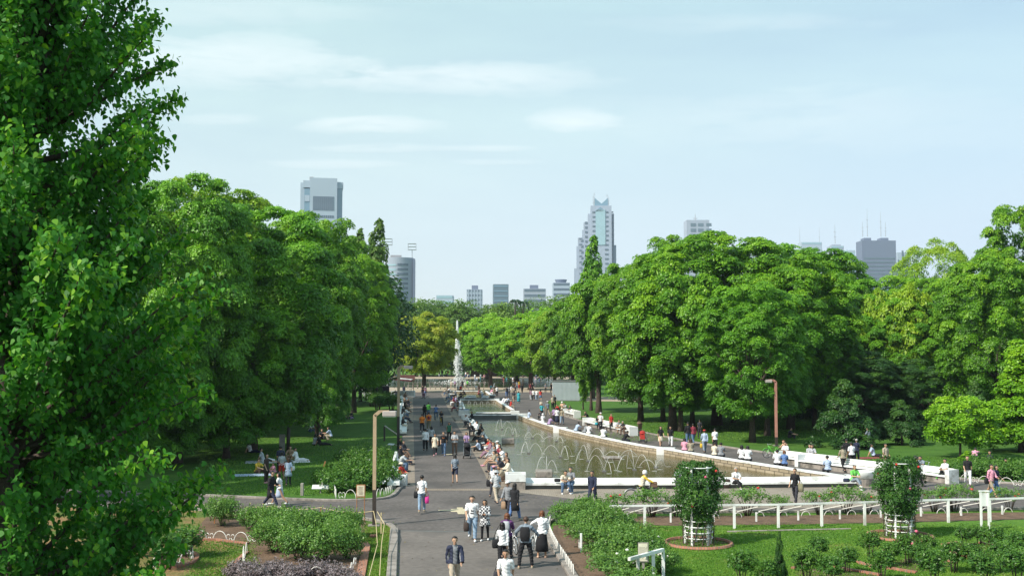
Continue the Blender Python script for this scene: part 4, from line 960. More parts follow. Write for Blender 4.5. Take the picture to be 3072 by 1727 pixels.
# grass blades on the two foreground lawns, leaf litter along the paths
def scatter(name, regs, sizes, leaf, seed, up=0.0, zoff=.02):
    global rng
    rng = np.random.default_rng(seed); P = []
    for (x0, x1, y0, y1, n) in regs:
        for x, y in zip(rng.uniform(x0, x1, n), rng.uniform(y0, y1, n)):
            p = g('D', x, y); P.append((p.x + rng.normal(0, .1), p.y + rng.normal(0, .3), zoff))
    P = np.array(P); n = len(P); N = unit(rng.normal(size=(n, 3)) * np.array([1, 1, .15]) + np.array([0, 0, up]))
    big = .5 + .25 * np.sin(P[:, 0] * .9) * np.sin(P[:, 1] * .7 + 1) + rng.normal(0, .16, n)
    return tag(link(name, leaf_mesh(name, P, N, rng.uniform(*sizes, n), big, asp=.3 if up == 0 else .7), LEAF[leaf]), kind='stuff')
scatter('grass_blades', ((1640, 2600, 1326, 1475, 60000), (480, 640, 1360, 1475, 7000), (918, 985, 1320, 1470, 9000), (1850, 2560, 1320, 1335, 4000)), (.03, .06), 'blade', 91)
scatter('grass_blades', ((500, 930, 1100, 1245, 16000), (1500, 2100, 1045, 1110, 14000), (2150, 2560, 1150, 1205, 9000)), (.05, .085), 'blade', 92)
scatter('leaf_litter', ((1000, 1040, 990, 1225, 140), (990, 1420, 1240, 1448, 130), (1120, 1300, 1000, 1240, 90), (500, 980, 1255, 1300, 160), (1300, 2400, 1232, 1275, 300), (1400, 1700, 1040, 1110, 160)), (.018, .045), 'litter', 93, up=3.0, zoff=.022)
# ------------------------------------------------------------------ skyline
def bmat(name, c, **k): return mat(name, c, .6, .04, .02, **k)
BM = {'pale': bmat('pale_facade', (.36, .43, .52)), 'blue': mat('blue_glass', (.16, .27, .36), .25, .1, .05), 'dark': mat('dark_glass', (.10, .15, .19), .3, .1, .05),
      'win': mat('window_glass', (.10, .14, .19), .3, .1, .1), 'slate': bmat('slate_facade', (.13, .16, .24)), 'grey': bmat('grey_facade', (.31, .35, .43)),
      'sky': mat('light_blue_glass', (.30, .45, .52), .25, .06, .03), 'rose': bmat('pinkish_grey_facade', (.31, .36, .46)), 'steel': M['steel'], 'roof': bmat('roof_grey', (.3, .3, .32))}
def bld(name, label, x, Y, rz):
    X = (x - CX) / F_PX * Y; return thing(name, label, 'building', (X, Y, 0), rz)
def hh(y, Y): return V(CX, y, Y).z
def ww(n, Y): return n / F_PX * Y
def box(t, name, m, x, y, z0, z1, w, d, **k):
    return MB().box((x, y, (z0 + z1) / 2), (w, d, z1 - z0)).build(name, m, t)
def mast(t, x, y, z0, z1, r=.5, arms=2):
    mb = MB().tube([(x, y, z0), (x, y, z1)], [r, r * .35], 6)
    for i in range(arms): mb.box((x, y, z0 + (z1 - z0) * (.35 + .25 * i)), (r * 6, r, r))
    mb.build('antenna', BM['steel'], t)
def part_copy(o, dx, dy, dz):
    c = o.copy(); COL.objects.link(c); c.location = o.location + Vector((dx, dy, dz)); return c
# tall slab tower (left)
Y = 1400; t = bld('tower', 'tall pale slab tower with a window grid and glass corners above the left trees', 966, Y, rad(11))
H = hh(540, Y); Wd = ww(80, Y); D_ = 34
box(t, 'body', BM['pale'], 0, 0, 0, H, Wd, D_)
box(t, 'glass_corner', BM['blue'], -Wd/2 - 3, 2, 0, H - 13, 8, D_ - 8); box(t, 'glass_corner', BM['blue'], Wd/2 + 3, 2, 0, H - 12, 8, D_ - 8)
box(t, 'parapet', BM['pale'], -Wd/2 - 4, 3, H - 12, H - 3, 9, D_ - 4); box(t, 'parapet', BM['pale'], Wd/2 + 3.5, 3, H - 12, H - 4, 9, D_ - 4)
box(t, 'side_wall', BM['pale'], -Wd/2 - 9.5, 6, 0, H - 5, 5, D_ - 10); box(t, 'roof_plant', BM['roof'], -Wd/2 + 2, 0, H - 2.9, H + 3, 5, 8)
wu = MB().box((0, 0, 0), (2.6, .5, 18)).build('window', BM['win'], t); wu.location = (-Wd*.35, -D_/2 - .1, H - 33)
for i in range(1, 10): part_copy(wu, i * Wd * .078, 0, 0)
ws = MB().box((0, 0, 0), (2.2, .5, 3.2)).build('window', BM['win'], t); ws.location = (-Wd*.35, -D_/2 - .1, H - 50)
for r_ in range(9):
    for i in range(10):
        if r_ or i: part_copy(ws, i * Wd * .078, 0, -r_ * 10.2)
lg = MB().box((-Wd/2 - 3.5, -D_/2 + 5.6, H - 26), (6, .6, 8)).build('sign_panel', BM['pale'], t)
# curved tower
Y = 900; t = bld('tower', 'curved grey office tower with two roof gantries left of the fountain', 1197, Y, rad(4))
H = hh(773, Y); Wd = ww(84, Y); mb = MB(); N = 14
arc = [(-Wd/2 + Wd*i/N, -math.sin(math.pi*i/N*.9 + .3)*6.0) for i in range(N + 1)] + [(Wd/2, 16), (-Wd/2, 16)]
mb.prism(arc, 0, H); mb.build('body', BM['grey'], t)
for r_ in range(17):
    z = H - 7 - r_ * 3.9; m2 = MB(); m2.prism([(-Wd*.06 + Wd*.38*i/8, -math.sin(math.pi*(.44 + .38*i/8)*.9 + .3)*6.0 - .35) for i in range(9)] + [(Wd*.32, 0), (-Wd*.06, 0)], z, z + 1.9); m2.build('window_band', BM['win'], t)
    m3 = MB(); m3.prism([(-Wd*.47 + Wd*.36*i/6, -math.sin(math.pi*(.03 + .36*i/6)*.9 + .3)*6.0 - .3) for i in range(7)] + [(-Wd*.11, 0), (-Wd*.47, 2)], z, z + 1.2); m3.build('window_band', BM['sky'], t)
box(t, 'edge_wall', BM['slate'], Wd/2 + .6, 6, 0, H - 1, 1.6, 20)
for x, zt in ((-9.5, 11), (10.5, 7)):
    g_ = MB(); g_.tube([(x, 3, H - .5), (x, 3, H + zt)], .35, 6)
    for k in (0, 2.5, 5): g_.box((x, 3, H + zt + k), (7, 4, .35))
    for sx in (-3.3, 3.3): g_.box((x + sx, 3, H + zt + 2.5), (.35, 3.6, 5.3))
    g_.build('roof_gantry', BM['steel'], t)
box(t, 'roof_plant', BM['roof'], -3, 6, H - .5, H + 2.5, 9, 6)
# stepped tower (X-crowned)
Y = 1670; t = bld('stepped_tower', 'tall stepped tower with a crossed crown and twin antennas right of centre', 1804, Y, rad(-3))
u = lambda n: ww(n / 3.62, Y); z_ = lambda y: hh(550 + y / 3.62, Y); x_ = lambda x: u(x - 1820)
box(t, 'central_shaft', BM['rose'], 0, 0, 0, z_(258), u(225), 34); box(t, 'glass_front', BM['sky'], x_(1812), -17.4, z_(680), z_(300), u(105), 1.2)
g_ = MB(); g_.add([(x_(1752), -18, z_(322)), (x_(1870), -18, z_(322)), (x_(1811), -18, z_(272)), (x_(1752), -17, z_(322)), (x_(1870), -17, z_(322)), (x_(1811), -17, z_(272))], [(0,1,2),(5,4,3),(0,3,4,1),(1,4,5,2),(2,5,3,0)]); g_.build('gable_window', BM['blue'], t)
g_ = MB(); yy = -14
for (a, b, c_) in (((1752, 255), (1752, 172), (1850, 255)), ((1895, 255), (1895, 172), (1800, 255))):
    P_ = [(x_(p[0]), q, z_(p[1])) for q in (yy, yy + 24) for p in (a, b, c_)]; g_.add(P_, [(0,1,2),(5,4,3),(0,3,4,1),(1,4,5,2),(2,5,3,0)]); yy += .6
g_.build('crown', BM['blue'], t)
for (xx, yt) in ((1740, 130), (1750, 95), (1890, 112), (1903, 145)): mast(t, x_(xx), 0, z_(258), z_(yt), .55, 3)
box(t, 'shoulder', BM['rose'], x_(1693), 2, 0, z_(342), u(30), 32); box(t, 'shoulder', BM['slate'], x_(1945), 2, 0, z_(342), u(28), 32)
for (a, b, yt) in ((1635, 1683, 430), (1618, 1640, 512), (1572, 1622, 595), (1556, 1575, 685), (1530, 1558, 925)): box(t, 'stepped_wing', BM['rose'], (x_(a) + x_(b)) / 2, 4 + (1683 - b) * .03, 0, z_(yt), u(b - a) + .8, 28)
box(t, 'low_wing', BM['rose'], x_(1963), 5, 0, z_(676), u(40), 26)
for i in range(26):
    z = z_(335) - i * 7.2
    for (xa, wa, ya) in ((1742, 32, -17.3), (1877, 36, -17.3), (1942, 20, -14.3)): box(t, 'window_band', BM['win'], x_(xa), ya, z, z + 2.2, u(wa), .8)
for i in range(16):
    z = z_(620) - i * 9; box(t, 'window_band', BM['win'], x_(1600), -10.8, z, z + 3, u(34), .6)
for i in range(12):
    z = z_(445) - i * 7.2; box(t, 'window_band', BM['win'], x_(1660), -10.6, z, z + 3, u(28), .6)
# low blocks in the centre
def block_bld(label, c, x0, x1, ytop, Y, m, bands, bm, rz=0, d=25, band_h=.45, extras=()):
    xa, yt = px(c, x0, ytop); xb, _ = px(c, x1, ytop)
    t = bld('office_block', label, (xa + xb) / 2, Y, rz); Wd = ww(xb - xa, Y); H = hh(yt, Y); box(t, 'body', m, 0, 0, 0, H, Wd, d)
    s = CR[c][2]; step = 3.9 if bands else 0
    for i in range(bands):
        z = H - 3.4 - i * step * 1.6; box(t, 'window_band', bm, 0, -d/2 - .1, z, z + step * 1.6 * band_h, Wd * .92, .5)
    for (e0, e1, ey, em) in extras:
        w_ = ww((e1 - e0) / s, Y); z = hh(px(c, 0, ey)[1], Y); box(t, 'roof_storey', BM[em], ww(((e0 + e1) / 2 - (x0 + x1) / 2) / s, Y), 2, H - .2, z, w_, d * .6)
    return t, Wd, H
block_bld('low white block farthest left on the central skyline', 'K', 38, 218, 1220, 1300, BM['pale'], 2, BM['sky'])[0]
t, Wd, H = block_bld('pale tower with a raised centre on the central skyline', 'K', 365, 532, 1155, 1500, BM['pale'], 6, BM['win'], extras=((418, 484, 1110, 'slate'),))
for k in range(5): box(t, 'fin', BM['pale'], -Wd/2 + Wd*(.12 + .19*k), -12.9, 10, H - 1, 1.4, .8)
block_bld('dark glass office box on the central skyline', 'K', 648, 812, 1100, 1400, BM['dark'], 7, BM['blue'], rz=rad(3), band_h=.25)
block_bld('broad banded office block with a rooftop box on the central skyline', 'K', 978, 1220, 1148, 1300, BM['grey'], 6, BM['win'], extras=((1048, 1140, 1106, 'slate'),))
t, Wd, H = block_bld('white banded round-cornered tower with a funnel-shaped top beside the right trees', 'K', 1295, 1478, 1085, 1350, BM['pale'], 9, BM['win'], d=30)
mb = MB(); r0, r1 = Wd * .28, Wd * .36; z1 = hh(px('K', 0, 1045)[1], 1350); mb.lathe([(r0, H - .1), (r1, z1 - .5), (r1, z1)]); mb.build('roof_funnel', BM['slate'], t)
# right skyline
t, Wd, H = block_bld('twin-shafted city hall tower top peeping above the right trees', 'L', 140, 302, 152, 2000, BM['grey'], 0, BM['win'], d=36)
for xx in (-.33, .0, .36):
    for i in range(7): box(t, 'window', BM['dark'], Wd * xx + 5, -18.2, H - 12 - i * 10, H - 6 - i * 10, 10, .6)
box(t, 'recess', BM['win'], -Wd*.22, -18.3, H - 90, H - 30, 9, .8); mast(t, -2, 0, H, H + 14, 1.2, 1)
t, Wd, H = block_bld('flat pale rooftop with two thin masts behind the right trees', 'L', 965, 1115, 308, 1900, BM['pale'], 1, BM['sky'])
mast(t, -Wd/2 + 1, 0, H, H + 28, .4, 1); mast(t, Wd/2 - 1, 0, H, H + 28, .4, 1)
t, Wd, H = block_bld('small stepped rooftop with a single mast behind the right trees', 'L', 1178, 1270, 335, 1850, BM['grey'], 1, BM['sky'], extras=((1195, 1258, 322, 'grey'),))
mast(t, 0, 0, H + 5, H + 38, .7, 2)
block_bld('narrow pale block left of the dark slab tower', 'L', 1285, 1350, 366, 1700, BM['sky'], 3, BM['pale'])
t, Wd, H = block_bld('dark blue-grey slab tower with two rooftop boxes and antennas on the right skyline', 'L', 1396, 1640, 298, 1750, BM['slate'], 0, BM['win'], d=30, extras=((1425, 1475, 276, 'slate'), (1545, 1600, 276, 'slate')))
for i in range(18): box(t, 'window_band', BM['dark'], 0, -15.2, H - 30 - i * 6.2, H - 27.6 - i * 6.2, Wd * .9, .5)
for xx, hh_ in ((-.38, 24), (-.24, 45), (.16, 40), (.3, 24)): mast(t, Wd * xx, 0, H + 8, H + 8 + hh_, .55, 2)
t, Wd, H = block_bld('slim white tower with a dark vertical stripe right of the slab tower', 'L', 1655, 1735, 382, 1800, BM['pale'], 0, BM['win'])
box(t, 'dark_stripe', BM['dark'], -Wd*.05, -12.8, 0, H + 3, Wd*.16, .8); box(t, 'dark_stripe', BM['dark'], -Wd*.45, -12.8, 0, H - 12, Wd*.1, .8)
t, Wd, H = block_bld('thin pale tower behind the feathery tree', 'L', 1738, 1752, 378, 1900, BM['grey'], 0, BM['win'])

# ------------------------------------------------------------------ lamps, signs, stall, shed
def lamp(c, x, y, ztop, w, arm, label, m, lo=.3, s=1, headrot=0):
    p = g(c, x, y); t = thing('lamp_post', label, 'lamp post', (p.x, p.y, 0), 0)
    zl = ztop * lo
    MB().box((0, 0, .03), (.5, .5, .06)).build('footing', M['kerb'], t)
    MB().box((0, 0, zl/2 + .06), (w + .006, w + .006, zl)).build('lower_post', M['metal_dark'], t)
    mb = MB().box((0, 0, (zl + ztop - .25)/2 + .03), (w, w, ztop - .25 - zl - .06 + .06)); mb.build('post', m, t)
    MB().beam((0, 0, ztop - .22 - w*.2), (s*.22, 0, ztop - w/2), w, w).build('bend', m, t)
    MB().beam((s*.2, 0, ztop - w/2 + .005), (s*arm, 0, ztop - w/2 + .005), w*.7, w*.6).build('arm', m, t)
    hd = MB().box((s*(arm + .02), 0, ztop - .17), (arm*.95, .42, .22)).build('lamp_head', M['lamp_grey'], t)
    MB().box((s*(arm + .02), 0, ztop - .29), (arm*.85, .36, .03)).build('diffuser', M['white_conc'], hd)
    bv = hd.modifiers.new('b', 'BEVEL'); bv.width = .02
    return t
lamp('I', 2326, 312, 5.0, .145, .62, 'tan square lamp post nearest the camera left of the path', M['metal_tan'])
lamp('A', 392, 1180, 6.45, .2, .75, 'second square lamp post farther up the left side of the path', M['metal_tan'], .35)
lamp('W', 1680, 730, 5.35, .19, .55, 'pinkish lamp post on the right lawn with its head pointing left', M['rust_red'], .12, -1)
# sign on two rusty legs
def text_lines(t, w, h, z, y, n, m, x0=0):
    mb = MB(); r = random.Random(n)
    for i in range(n): mb.box((x0, y, z + h/2 - h*(i + .8)/(n + .8)), (w*r.uniform(.55, .85), .004, h*.035))
    return mb
p = g('D', 907, 1312); t = thing('notice_sign', 'cream notice board on two rusty legs left of the near lamp post', 'sign', (p.x, p.y, 0))
for sx in (-.17, .17): MB().tube([(sx, 0, 0), (sx, 0, 1.1)], .02, 6).build('leg', M['orange_brown'], t)
MB().box((0, 0, 1.36), (.40, .04, .56)).build('frame', M['orange_brown'], t); bo = MB().box((0, -.023, 1.37), (.33, .012, .47)).build('board', mat('cream_board', (.62, .56, .42), .6), t)
text_lines(t, .3, .4, 1.37, -.031, 7, None).build('writing', M['metal_dark'], bo)
# board at the bottom right
p = g('F', 1215, 1300); t = thing('notice_sign', 'small cream notice board on a post at the bottom by the white trellis corner', 'sign', (p.x, p.y, 0))
MB().box((0, 0, .5), (.08, .05, 1.0)).build('leg', M['wood_post'], t); MB().box((0, -.03, 1.05), (.34, .04, .62)).build('frame', M['wood_post'], t)
bo = MB().box((-.01, -.056, 1.05), (.29, .012, .56)).build('board', mat('cream_board_b', (.66, .62, .50), .6), t)
mb = MB(); [mb.box((-.12 + k*.032, -.064, 1.05 + random.uniform(-.03, .03)), (.006, .003, random.uniform(.3, .42))) for k in range(8)]; mb.build('writing', M['metal_dark'], bo)
# slanted plant label plates and stakes in the left lawn
def plate(c, x, y, w, d, h, tilt, rz, label, m=None):
    p = g(c, x, y); t = thing('plant_label', label, 'label plate', (p.x, p.y, 0), rz, 'slanted white plates in the planting')
    MB().box((0, 0, h/2), (.06, .06, h)).build('stake', M['wood_post'], t)
    R_ = Matrix.Rotation(tilt, 3, 'X'); MB().box((0, 0, h + .03), (w, d, .03), M=R_).build('plate', m or M['white_conc'], t)
plate('H', 1615, 1120, .9, .32, .3, rad(35), 0, 'white slanted plate with bolt holes in front of the left planting')
plate('H', 2330, 1080, .75, .26, .4, rad(35), rad(-40), 'white slanted plate behind the near lamp post')
plate('H', 2200, 790, .6, .2, .35, rad(30), rad(-35), 'pale slanted plate left of the near lamp post')
plate('H', 2465, 590, .6, .2, .35, rad(30), rad(-35), 'pale slanted plate beside the near left bench')
plate('B', 1870, 1, .01, .01, .01, 0, 0, 'x') if False else None
p = g('H', 1393, 1150); o = MB().box((0, 0, .33), (.16, .14, .66)).build('wooden_stake', M['wood_post'], None, loc=(p.x, p.y, 0)); o.modifiers.new('b', 'BEVEL').width = .02
tag(o, 'short weathered wooden stake standing in the left lawn by the path', 'stake')
p = g('H', 1652, 800); o = MB().beam((0, 0, .02), (.12, 0, .35), .08, .08).build('wooden_stake', M['orange_brown'], None, loc=(p.x, p.y, 0)); tag(o, 'tiny leaning brown stub at the edge of the left planting', 'stake')
p = g('H', 2385, 490); t = thing('slanted_rail', 'grey slanted metal panel on a post right of the near lamp head', 'rail', (p.x, p.y, 0))
MB().box((0, 0, .6), (.14, .14, 1.25)).build('post', M['metal_dark'], t); MB().beam((.02, 0, 1.28), (1.15, .1, .5), .26, .07).build('panel', M['lamp_grey'], t)
p = g('H', 1140, 1030); # dark sculpture-like post with board behind the walkers
p = g('H', 1150, 640); t = thing('notice_post', 'brown board with a dark rounded post on the left lawn behind the walkers', 'post', (p.x, p.y, 0))
MB().box((0, 0, .7), (.42, .1, 1.4)).build('board', M['wood_post'], t); MB().tube([(.42, .1, 0), (.44, .1, 1.2), (.46, .1, 1.8), (.4, .1, 1.95)], [.12, .14, .13, .05], 10).build('post', M['metal_dark'], t, True)
# black notice pillar, stall, banner, far benches
p = g('O', 228, 1240); t = thing('notice_pillar', 'tall dark square pillar standing left of the second lamp post', 'pillar', (p.x, p.y, 0))
H = CAM_H - (px('O', 0, 1022)[1] - 1055.4) * p.y / F_PX
MB().box((0, 0, H/2), (.95, .5, H)).build('pillar', mat('plum_panel', (.035, .02, .035), .5), t); MB().box((0, 0, H + .04), (1.1, .6, .1)).build('cap', M['wood_post'], t)
p = g('O', 310, 1150); t = thing('food_stall', 'white stall with a tilted awning left of the second lamp post', 'stall', (p.x, p.y, 0)); Yq = p.y
W_ = MB().box((-3.0, 1, .95), (3.8, 2.2, 1.9)); W_.build('counter_body', M['white_paint'], t)
MB().box((-3.0, -.13, 1.2), (3.0, .1, .7)).build('serving_hatch', M['metal_dark'], t)
MB().box((1.6, 1, .5), (4.0, 1.6, 1.0)).build('table', M['white_conc'], t)
MB().beam((-1.2, 0, 3.3), (3.2, 0, 2.9), 3.0, .1).build('awning', M['white_paint'], t); MB().beam((-1.2, 0, 3.13), (3.2, 0, 2.73), 3.02, .22).build('awning_lining', mat('dark_red_cloth', (.22, .05, .07), .8), t)
for sx in (-1.0, 3.0): 
    for sy in (-1.2, 1.2): MB().tube([(sx, sy, 0), (sx, sy, 2.9)], .04, 6).build('pole', M['steel'], t)
p = g('O', 60, 1130); t = thing('white_van_stall', 'white box-shaped stall half hidden by leaves at the far left', 'stall', (p.x, p.y, 0))
MB().box((0, 1, 1.7), (3.4, 2.4, 2.9)).build('body', M['white_paint'], t); MB().box((-.3, -.23, 1.9), (1.8, .08, .9)).build('window', M['metal_dark'], t)
for sx in (-1.1, 1.1): MB().tube([(sx, -.25, .32), (sx, .1, .32)], .32, 14).build('wheel', M['black'], t)
p = g('O', 460, 1075); t = thing('banner_board', 'long brown board on poles right of the second lamp post', 'board', (p.x, p.y, 0))
MB().box((.2, 0, 2.55), (3.3, .1, 1.0)).build('board', mat('maroon_board', (.13, .06, .06), .7), t)
for sx in (-1.2, 1.6): MB().tube([(sx, .1, 0), (sx, .1, 2.6)], .06, 6).build('pole', M['metal_dark'], t)
for (c, x0, x1, y, lab) in (('O', 478, 618, 1052, 'slatted grey bench at the pond rail left of the tan tree'), ('O', 745, 890, 1060, 'low bench right of the tan tree trunk at the pond'), ('O', 1200, 1330, 1065, 'low bench by the pond in the middle of the plaza')):
    a, b = g(c, x0, y), g(c, x1, y); t = thing('plaza_bench', lab, 'bench', ((a.x+b.x)/2, a.y, 0), 0, 'low benches by the pond'); L = b.x - a.x
    st = MB(); [st.box((0, k*.16 - .16, .72), (L, .14, .08)) for k in range(3)]; st.build('seat', M['kerb'], t)
    for sx in (-.42, 0, .42): MB().box((sx*L, 0, .34), (.18, .4, .68)).build('leg', M['kerb'], t)
# pond rail
mb = MB(); a, b = g('O', 450, 1025), g('O', 1900, 1030); t = thing('pond_rail', 'low pale rail along the near edge of the far pond', 'railing', (a.x, a.y, 0))
L = b.x - a.x; MB().box((L/2, 0, .85), (L, .08, .10)).build('top_rail', M['kerb'], t)
po = MB().box((0, 0, .42), (.12, .12, .84)).build('post', M['kerb'], t)
for k in range(1, 30): part_copy(po, k*L/29, 0, 0)
# dark low building strip behind the far lawn
a, b = g('O', 1240, 905), g('O', 1760, 905); o = MB().box(((b.x-a.x)/2, 2, 2.2), (b.x-a.x, 4, 4.4)).box(((b.x-a.x)/2, 2, 4.5), (b.x-a.x+1, 5, .25), mi=1).build('long_wall', [mat('brown_wall', (.11, .075, .065), .8), M['kerb']], None, loc=(a.x, a.y, 0))
tag(o, 'long low brown wall behind the far lawn beyond the pond', 'wall')
# shed
Y = 164; a, b = g('C', 655, 628), g('C', 1008, 632); t = thing('shed', 'grey corrugated box shed standing on the sandy path', 'shed', (a.x, a.y, 0), rad(-8)); L = (b.x - a.x)*1.0; Hs = 2.95
MB().box((L/2, 1.7, Hs/2), (L, 3.4, Hs)).build('body', mat('grey_sheet_metal', (.42, .47, .50), .5, .06, .8, metal=.2), t)
mb = MB(); n = 22
for k in range(n): mb.box(((k + .5)*L/n, -.02, Hs/2 - .02), (L/n*.35, .05, Hs - .12))
mb.build('front_ribs', bpy.data.materials['grey_sheet_metal'], t)
mb = MB()
for k in range(14): mb.box((-.02, (k + .5)*3.4/14, Hs/2 - .02), (.05, .1, Hs - .12))
mb.build('side_ribs', mat('sunlit_tone_metal', (.72, .74, .74), .5), t)  # left side ribs lighter than the front, sunlight put into their colour
MB().box((L/2, 1.7, Hs + .06), (L + .25, 3.6, .12)).build('roof', M['dark_conc'], t); MB().box((L/2, 1.7, .05), (L + .08, 3.5, .12)).build('skirt', M['dark_conc'], t)

# ------------------------------------------------------------------ trellis, rose columns, frames
t = thing('rose_trellis', 'long white trellis rail with sloping arms crossing the right lawn', 'trellis', g('F', 1230, 690)); o0 = g('F', 1230, 690)
posts = [g('F', 1230, 690), None, g('F', 2220, 680), g('Z', 118, 612), g('Z', 552, 598), g('Z', 983, 585), None, g('Z', 1820, 555), g('Z', 2235, 548), g('Z', 2660, 535)]
posts[1] = (posts[0] + posts[2]) / 2; posts[6] = (posts[5] + posts[7]) / 2
posts = [p - o0 for p in posts]; d0 = (posts[2] - posts[0]) / 2
posts = [posts[0] - d0 * .78] + posts
ZR = 1.0
mb = MB()
for i in range(len(posts) - 1): MB().beam(posts[i] + Vector((0, 0, ZR)), posts[i+1] + Vector((0, 0, ZR)), .075, .075).build('top_rail', M['white_paint'], t)
for i, p in enumerate(posts):
    if i: MB().box((p.x, p.y, ZR/2 - .025), (.10, .10, ZR - .05)).build('post', M['white_paint'], t)
    MB().box((p.x - .55, p.y + 1.75, .21), (.07, .07, .42)).build('rear_post', M['white_paint'], t)
for i in range(len(posts) - 1):
    for k in (0, .5):
        q = posts[i].lerp(posts[i+1], k); mb = MB(); A_ = Vector((q.x - .45, q.y + 1.75, .46)); B_ = Vector((q.x + .15, q.y, ZR - .06)); mb.beam(A_, B_, .018, .03); 
        mb.build('sloping_arm', M['hoop'], t)
def rose_column(xb, yb, h, r, label, seed, ring=1.28):
    global rng
    X, Y = tb(xb, yb); t = thing('rose_column', label, 'rose column', (X, Y, 0), 0, 'climbing rose columns on the right lawn')
    for k in range(5):
        a = k * 2 * math.pi / 5 + .3; MB().box((math.cos(a)*.52, math.sin(a)*.52, h/2), (.07, .07, h), a).build('post', M['white_paint'], t)
    for z in (.28, .5, .72, .94, 1.6, h - .05): MB().torus((0, 0, z), .56, .022, n=28, m=5).build('hoop_ring', M['white_paint'], t, True)
    rng = np.random.default_rng(seed); n = 420
    z = rng.uniform(.85, h + .12, n); a = rng.random(n)*6.28; prof = np.interp(z, [.8, 1.1, 1.6, h - .4, h + .1], [.32, .62, 1.0, .98, .62]) * (1 + .16 * np.sin(a * 2 + z * 2.2 + seed) + .1 * np.sin(a * 5 - z * 4)); rr = r*prof*np.sqrt(rng.uniform(.25, 1.15, n))
    pc = np.stack([np.cos(a)*rr, np.sin(a)*rr, z], 1); pn = unit(np.stack([np.cos(a), np.sin(a), np.full(n, .55)], 1))
    P, N, S, tt = pads_to_leaves(pc, pn, np.full(n, .2), 40, .048, .3, .05, .35 + rng.normal(0, .16, n), .6)
    q = 500; zz = rng.uniform(.1, 1.0, q); aa = rng.random(q)*6.28; Pl = np.stack([np.cos(aa)*.58, np.sin(aa)*.58, zz], 1) + rng.normal(0, .07, (q, 3))
    P = np.concatenate([P, Pl]); N = np.concatenate([N, unit(rng.normal(size=(q, 3)))]); S = np.concatenate([S, np.full(q, .035)]); tt = np.concatenate([tt, rng.uniform(.2, .7, q)])
    link('foliage', leaf_mesh('column_foliage', P, N, S, tt), LEAF['rose_dark'], t)
    mb = MB(); r_ = random.Random(seed)
    for k in range(12):
        a = k*.53; mb.tube([(math.cos(a)*.6, math.sin(a)*.6, 0), (math.cos(a + .2)*.62, math.sin(a + .2)*.62, .6), (math.cos(a + .5)*.6, math.sin(a + .5)*.6, 1.3)], [.02, .016, .01], 5)
    mb.build('stem', M['bark'], t)
    for k in range(7): MB().ball((r*.95*math.cos(k*2.3 - 2), r*.95*math.sin(k*2.3 - 2), r_.uniform(1.1, h)), .05, 6, 4).build('flower', MAT_FL['pink' if k % 2 else 'red'], t)
    e = thing('brick_ring', label.replace('climbing rose on', 'brick edging ring around').replace('column of dark rose leaves', 'brick edging ring around the rose column')[:90], 'edging', (X, Y, 0), 0, 'brick rings round the rose columns')
    MB().torus((0, 0, .04), ring, .085, n=56, m=6).build('brick_edge', M['brick_edge'], e)
    MB().lathe([(0, .012), (ring, .012), (ring, .002)], n=40).build('bare_soil', M['soil'], e)
rose_column(1757, 1368, 3.05, .90, 'tall column of dark rose leaves on a white ring frame in front of the pool', 51)
rose_column(2264, 1350, 3.05, .88, 'tall column of dark rose leaves right of the round planter', 52, 1.25)
for e in [o for o in bpy.data.objects if o.name.startswith('brick_ring')]:
    e['label'] = 'circular brick edging around the left rose column' if e.location.x < 12 else 'circular brick edging around the right rose column'
# tall white frame
p = g('Z', 2150, 640); t = thing('tall_post_frame', 'tall narrow white post frame standing at the right end of the trellis', 'frame', (p.x, p.y, 0)); Hf = CAM_H - (px('Z', 0, 232)[1] - 1055.4) * p.y / F_PX
for x, y, h in ((0, 0, Hf), (.3, -.05, Hf*.98), (.4, .9, Hf*.8)): MB().box((x, y, h/2), (.07, .07, h)).build('post', M['white_paint'], t)
MB().box((.16, -.02, Hf - .32), (.25, .03, .55)).build('panel', M['white_conc'], t); MB().box((.15, 0, Hf + .03), (.42, .09, .06)).build('cap_rail', M['white_paint'], t)
# near trellis corner at the bottom
a, b = g('F', 1435, 1250), g('F', 1060, 1370); t = thing('trellis_corner', 'corner of a white trellis rail at the bottom edge beside the notice board', 'trellis', (a.x, a.y, 0)); d = b - a
MB().beam((0, 0, 1.0), (d.x, d.y, 1.0), .1, .1).build('top_rail', M['white_paint'], t)
for k in (0, .3, .75): MB().box((d.x*k, d.y*k, .49), (.1, .1, .98)).build('post', M['white_paint'], t)
for k in (0, .5): MB().beam((d.x*k, d.y*k, .9), (d.x*k - .6, d.y*k + 1.2, .4), .04, .05).build('sloping_arm', M['hoop'], t)
MB().box((-1.1, 1.3, .18), (.08, .08, .36)).build('rear_post', M['white_paint'], t)
for i, (x, yb) in enumerate(((1458, 1378), (1462, 1388))):
    X, Y = tb(x, yb); o = MB().box((0, 0, .35), (.08, .08, .7)).build('short_white_post', M['white_paint'], None, loc=(X, Y, 0)); o.modifiers.new('b', 'BEVEL').width = .01
    tag(o, ('short white post under the rose bushes near the kerb', 'second short white post just in front under the roses')[i], 'post')
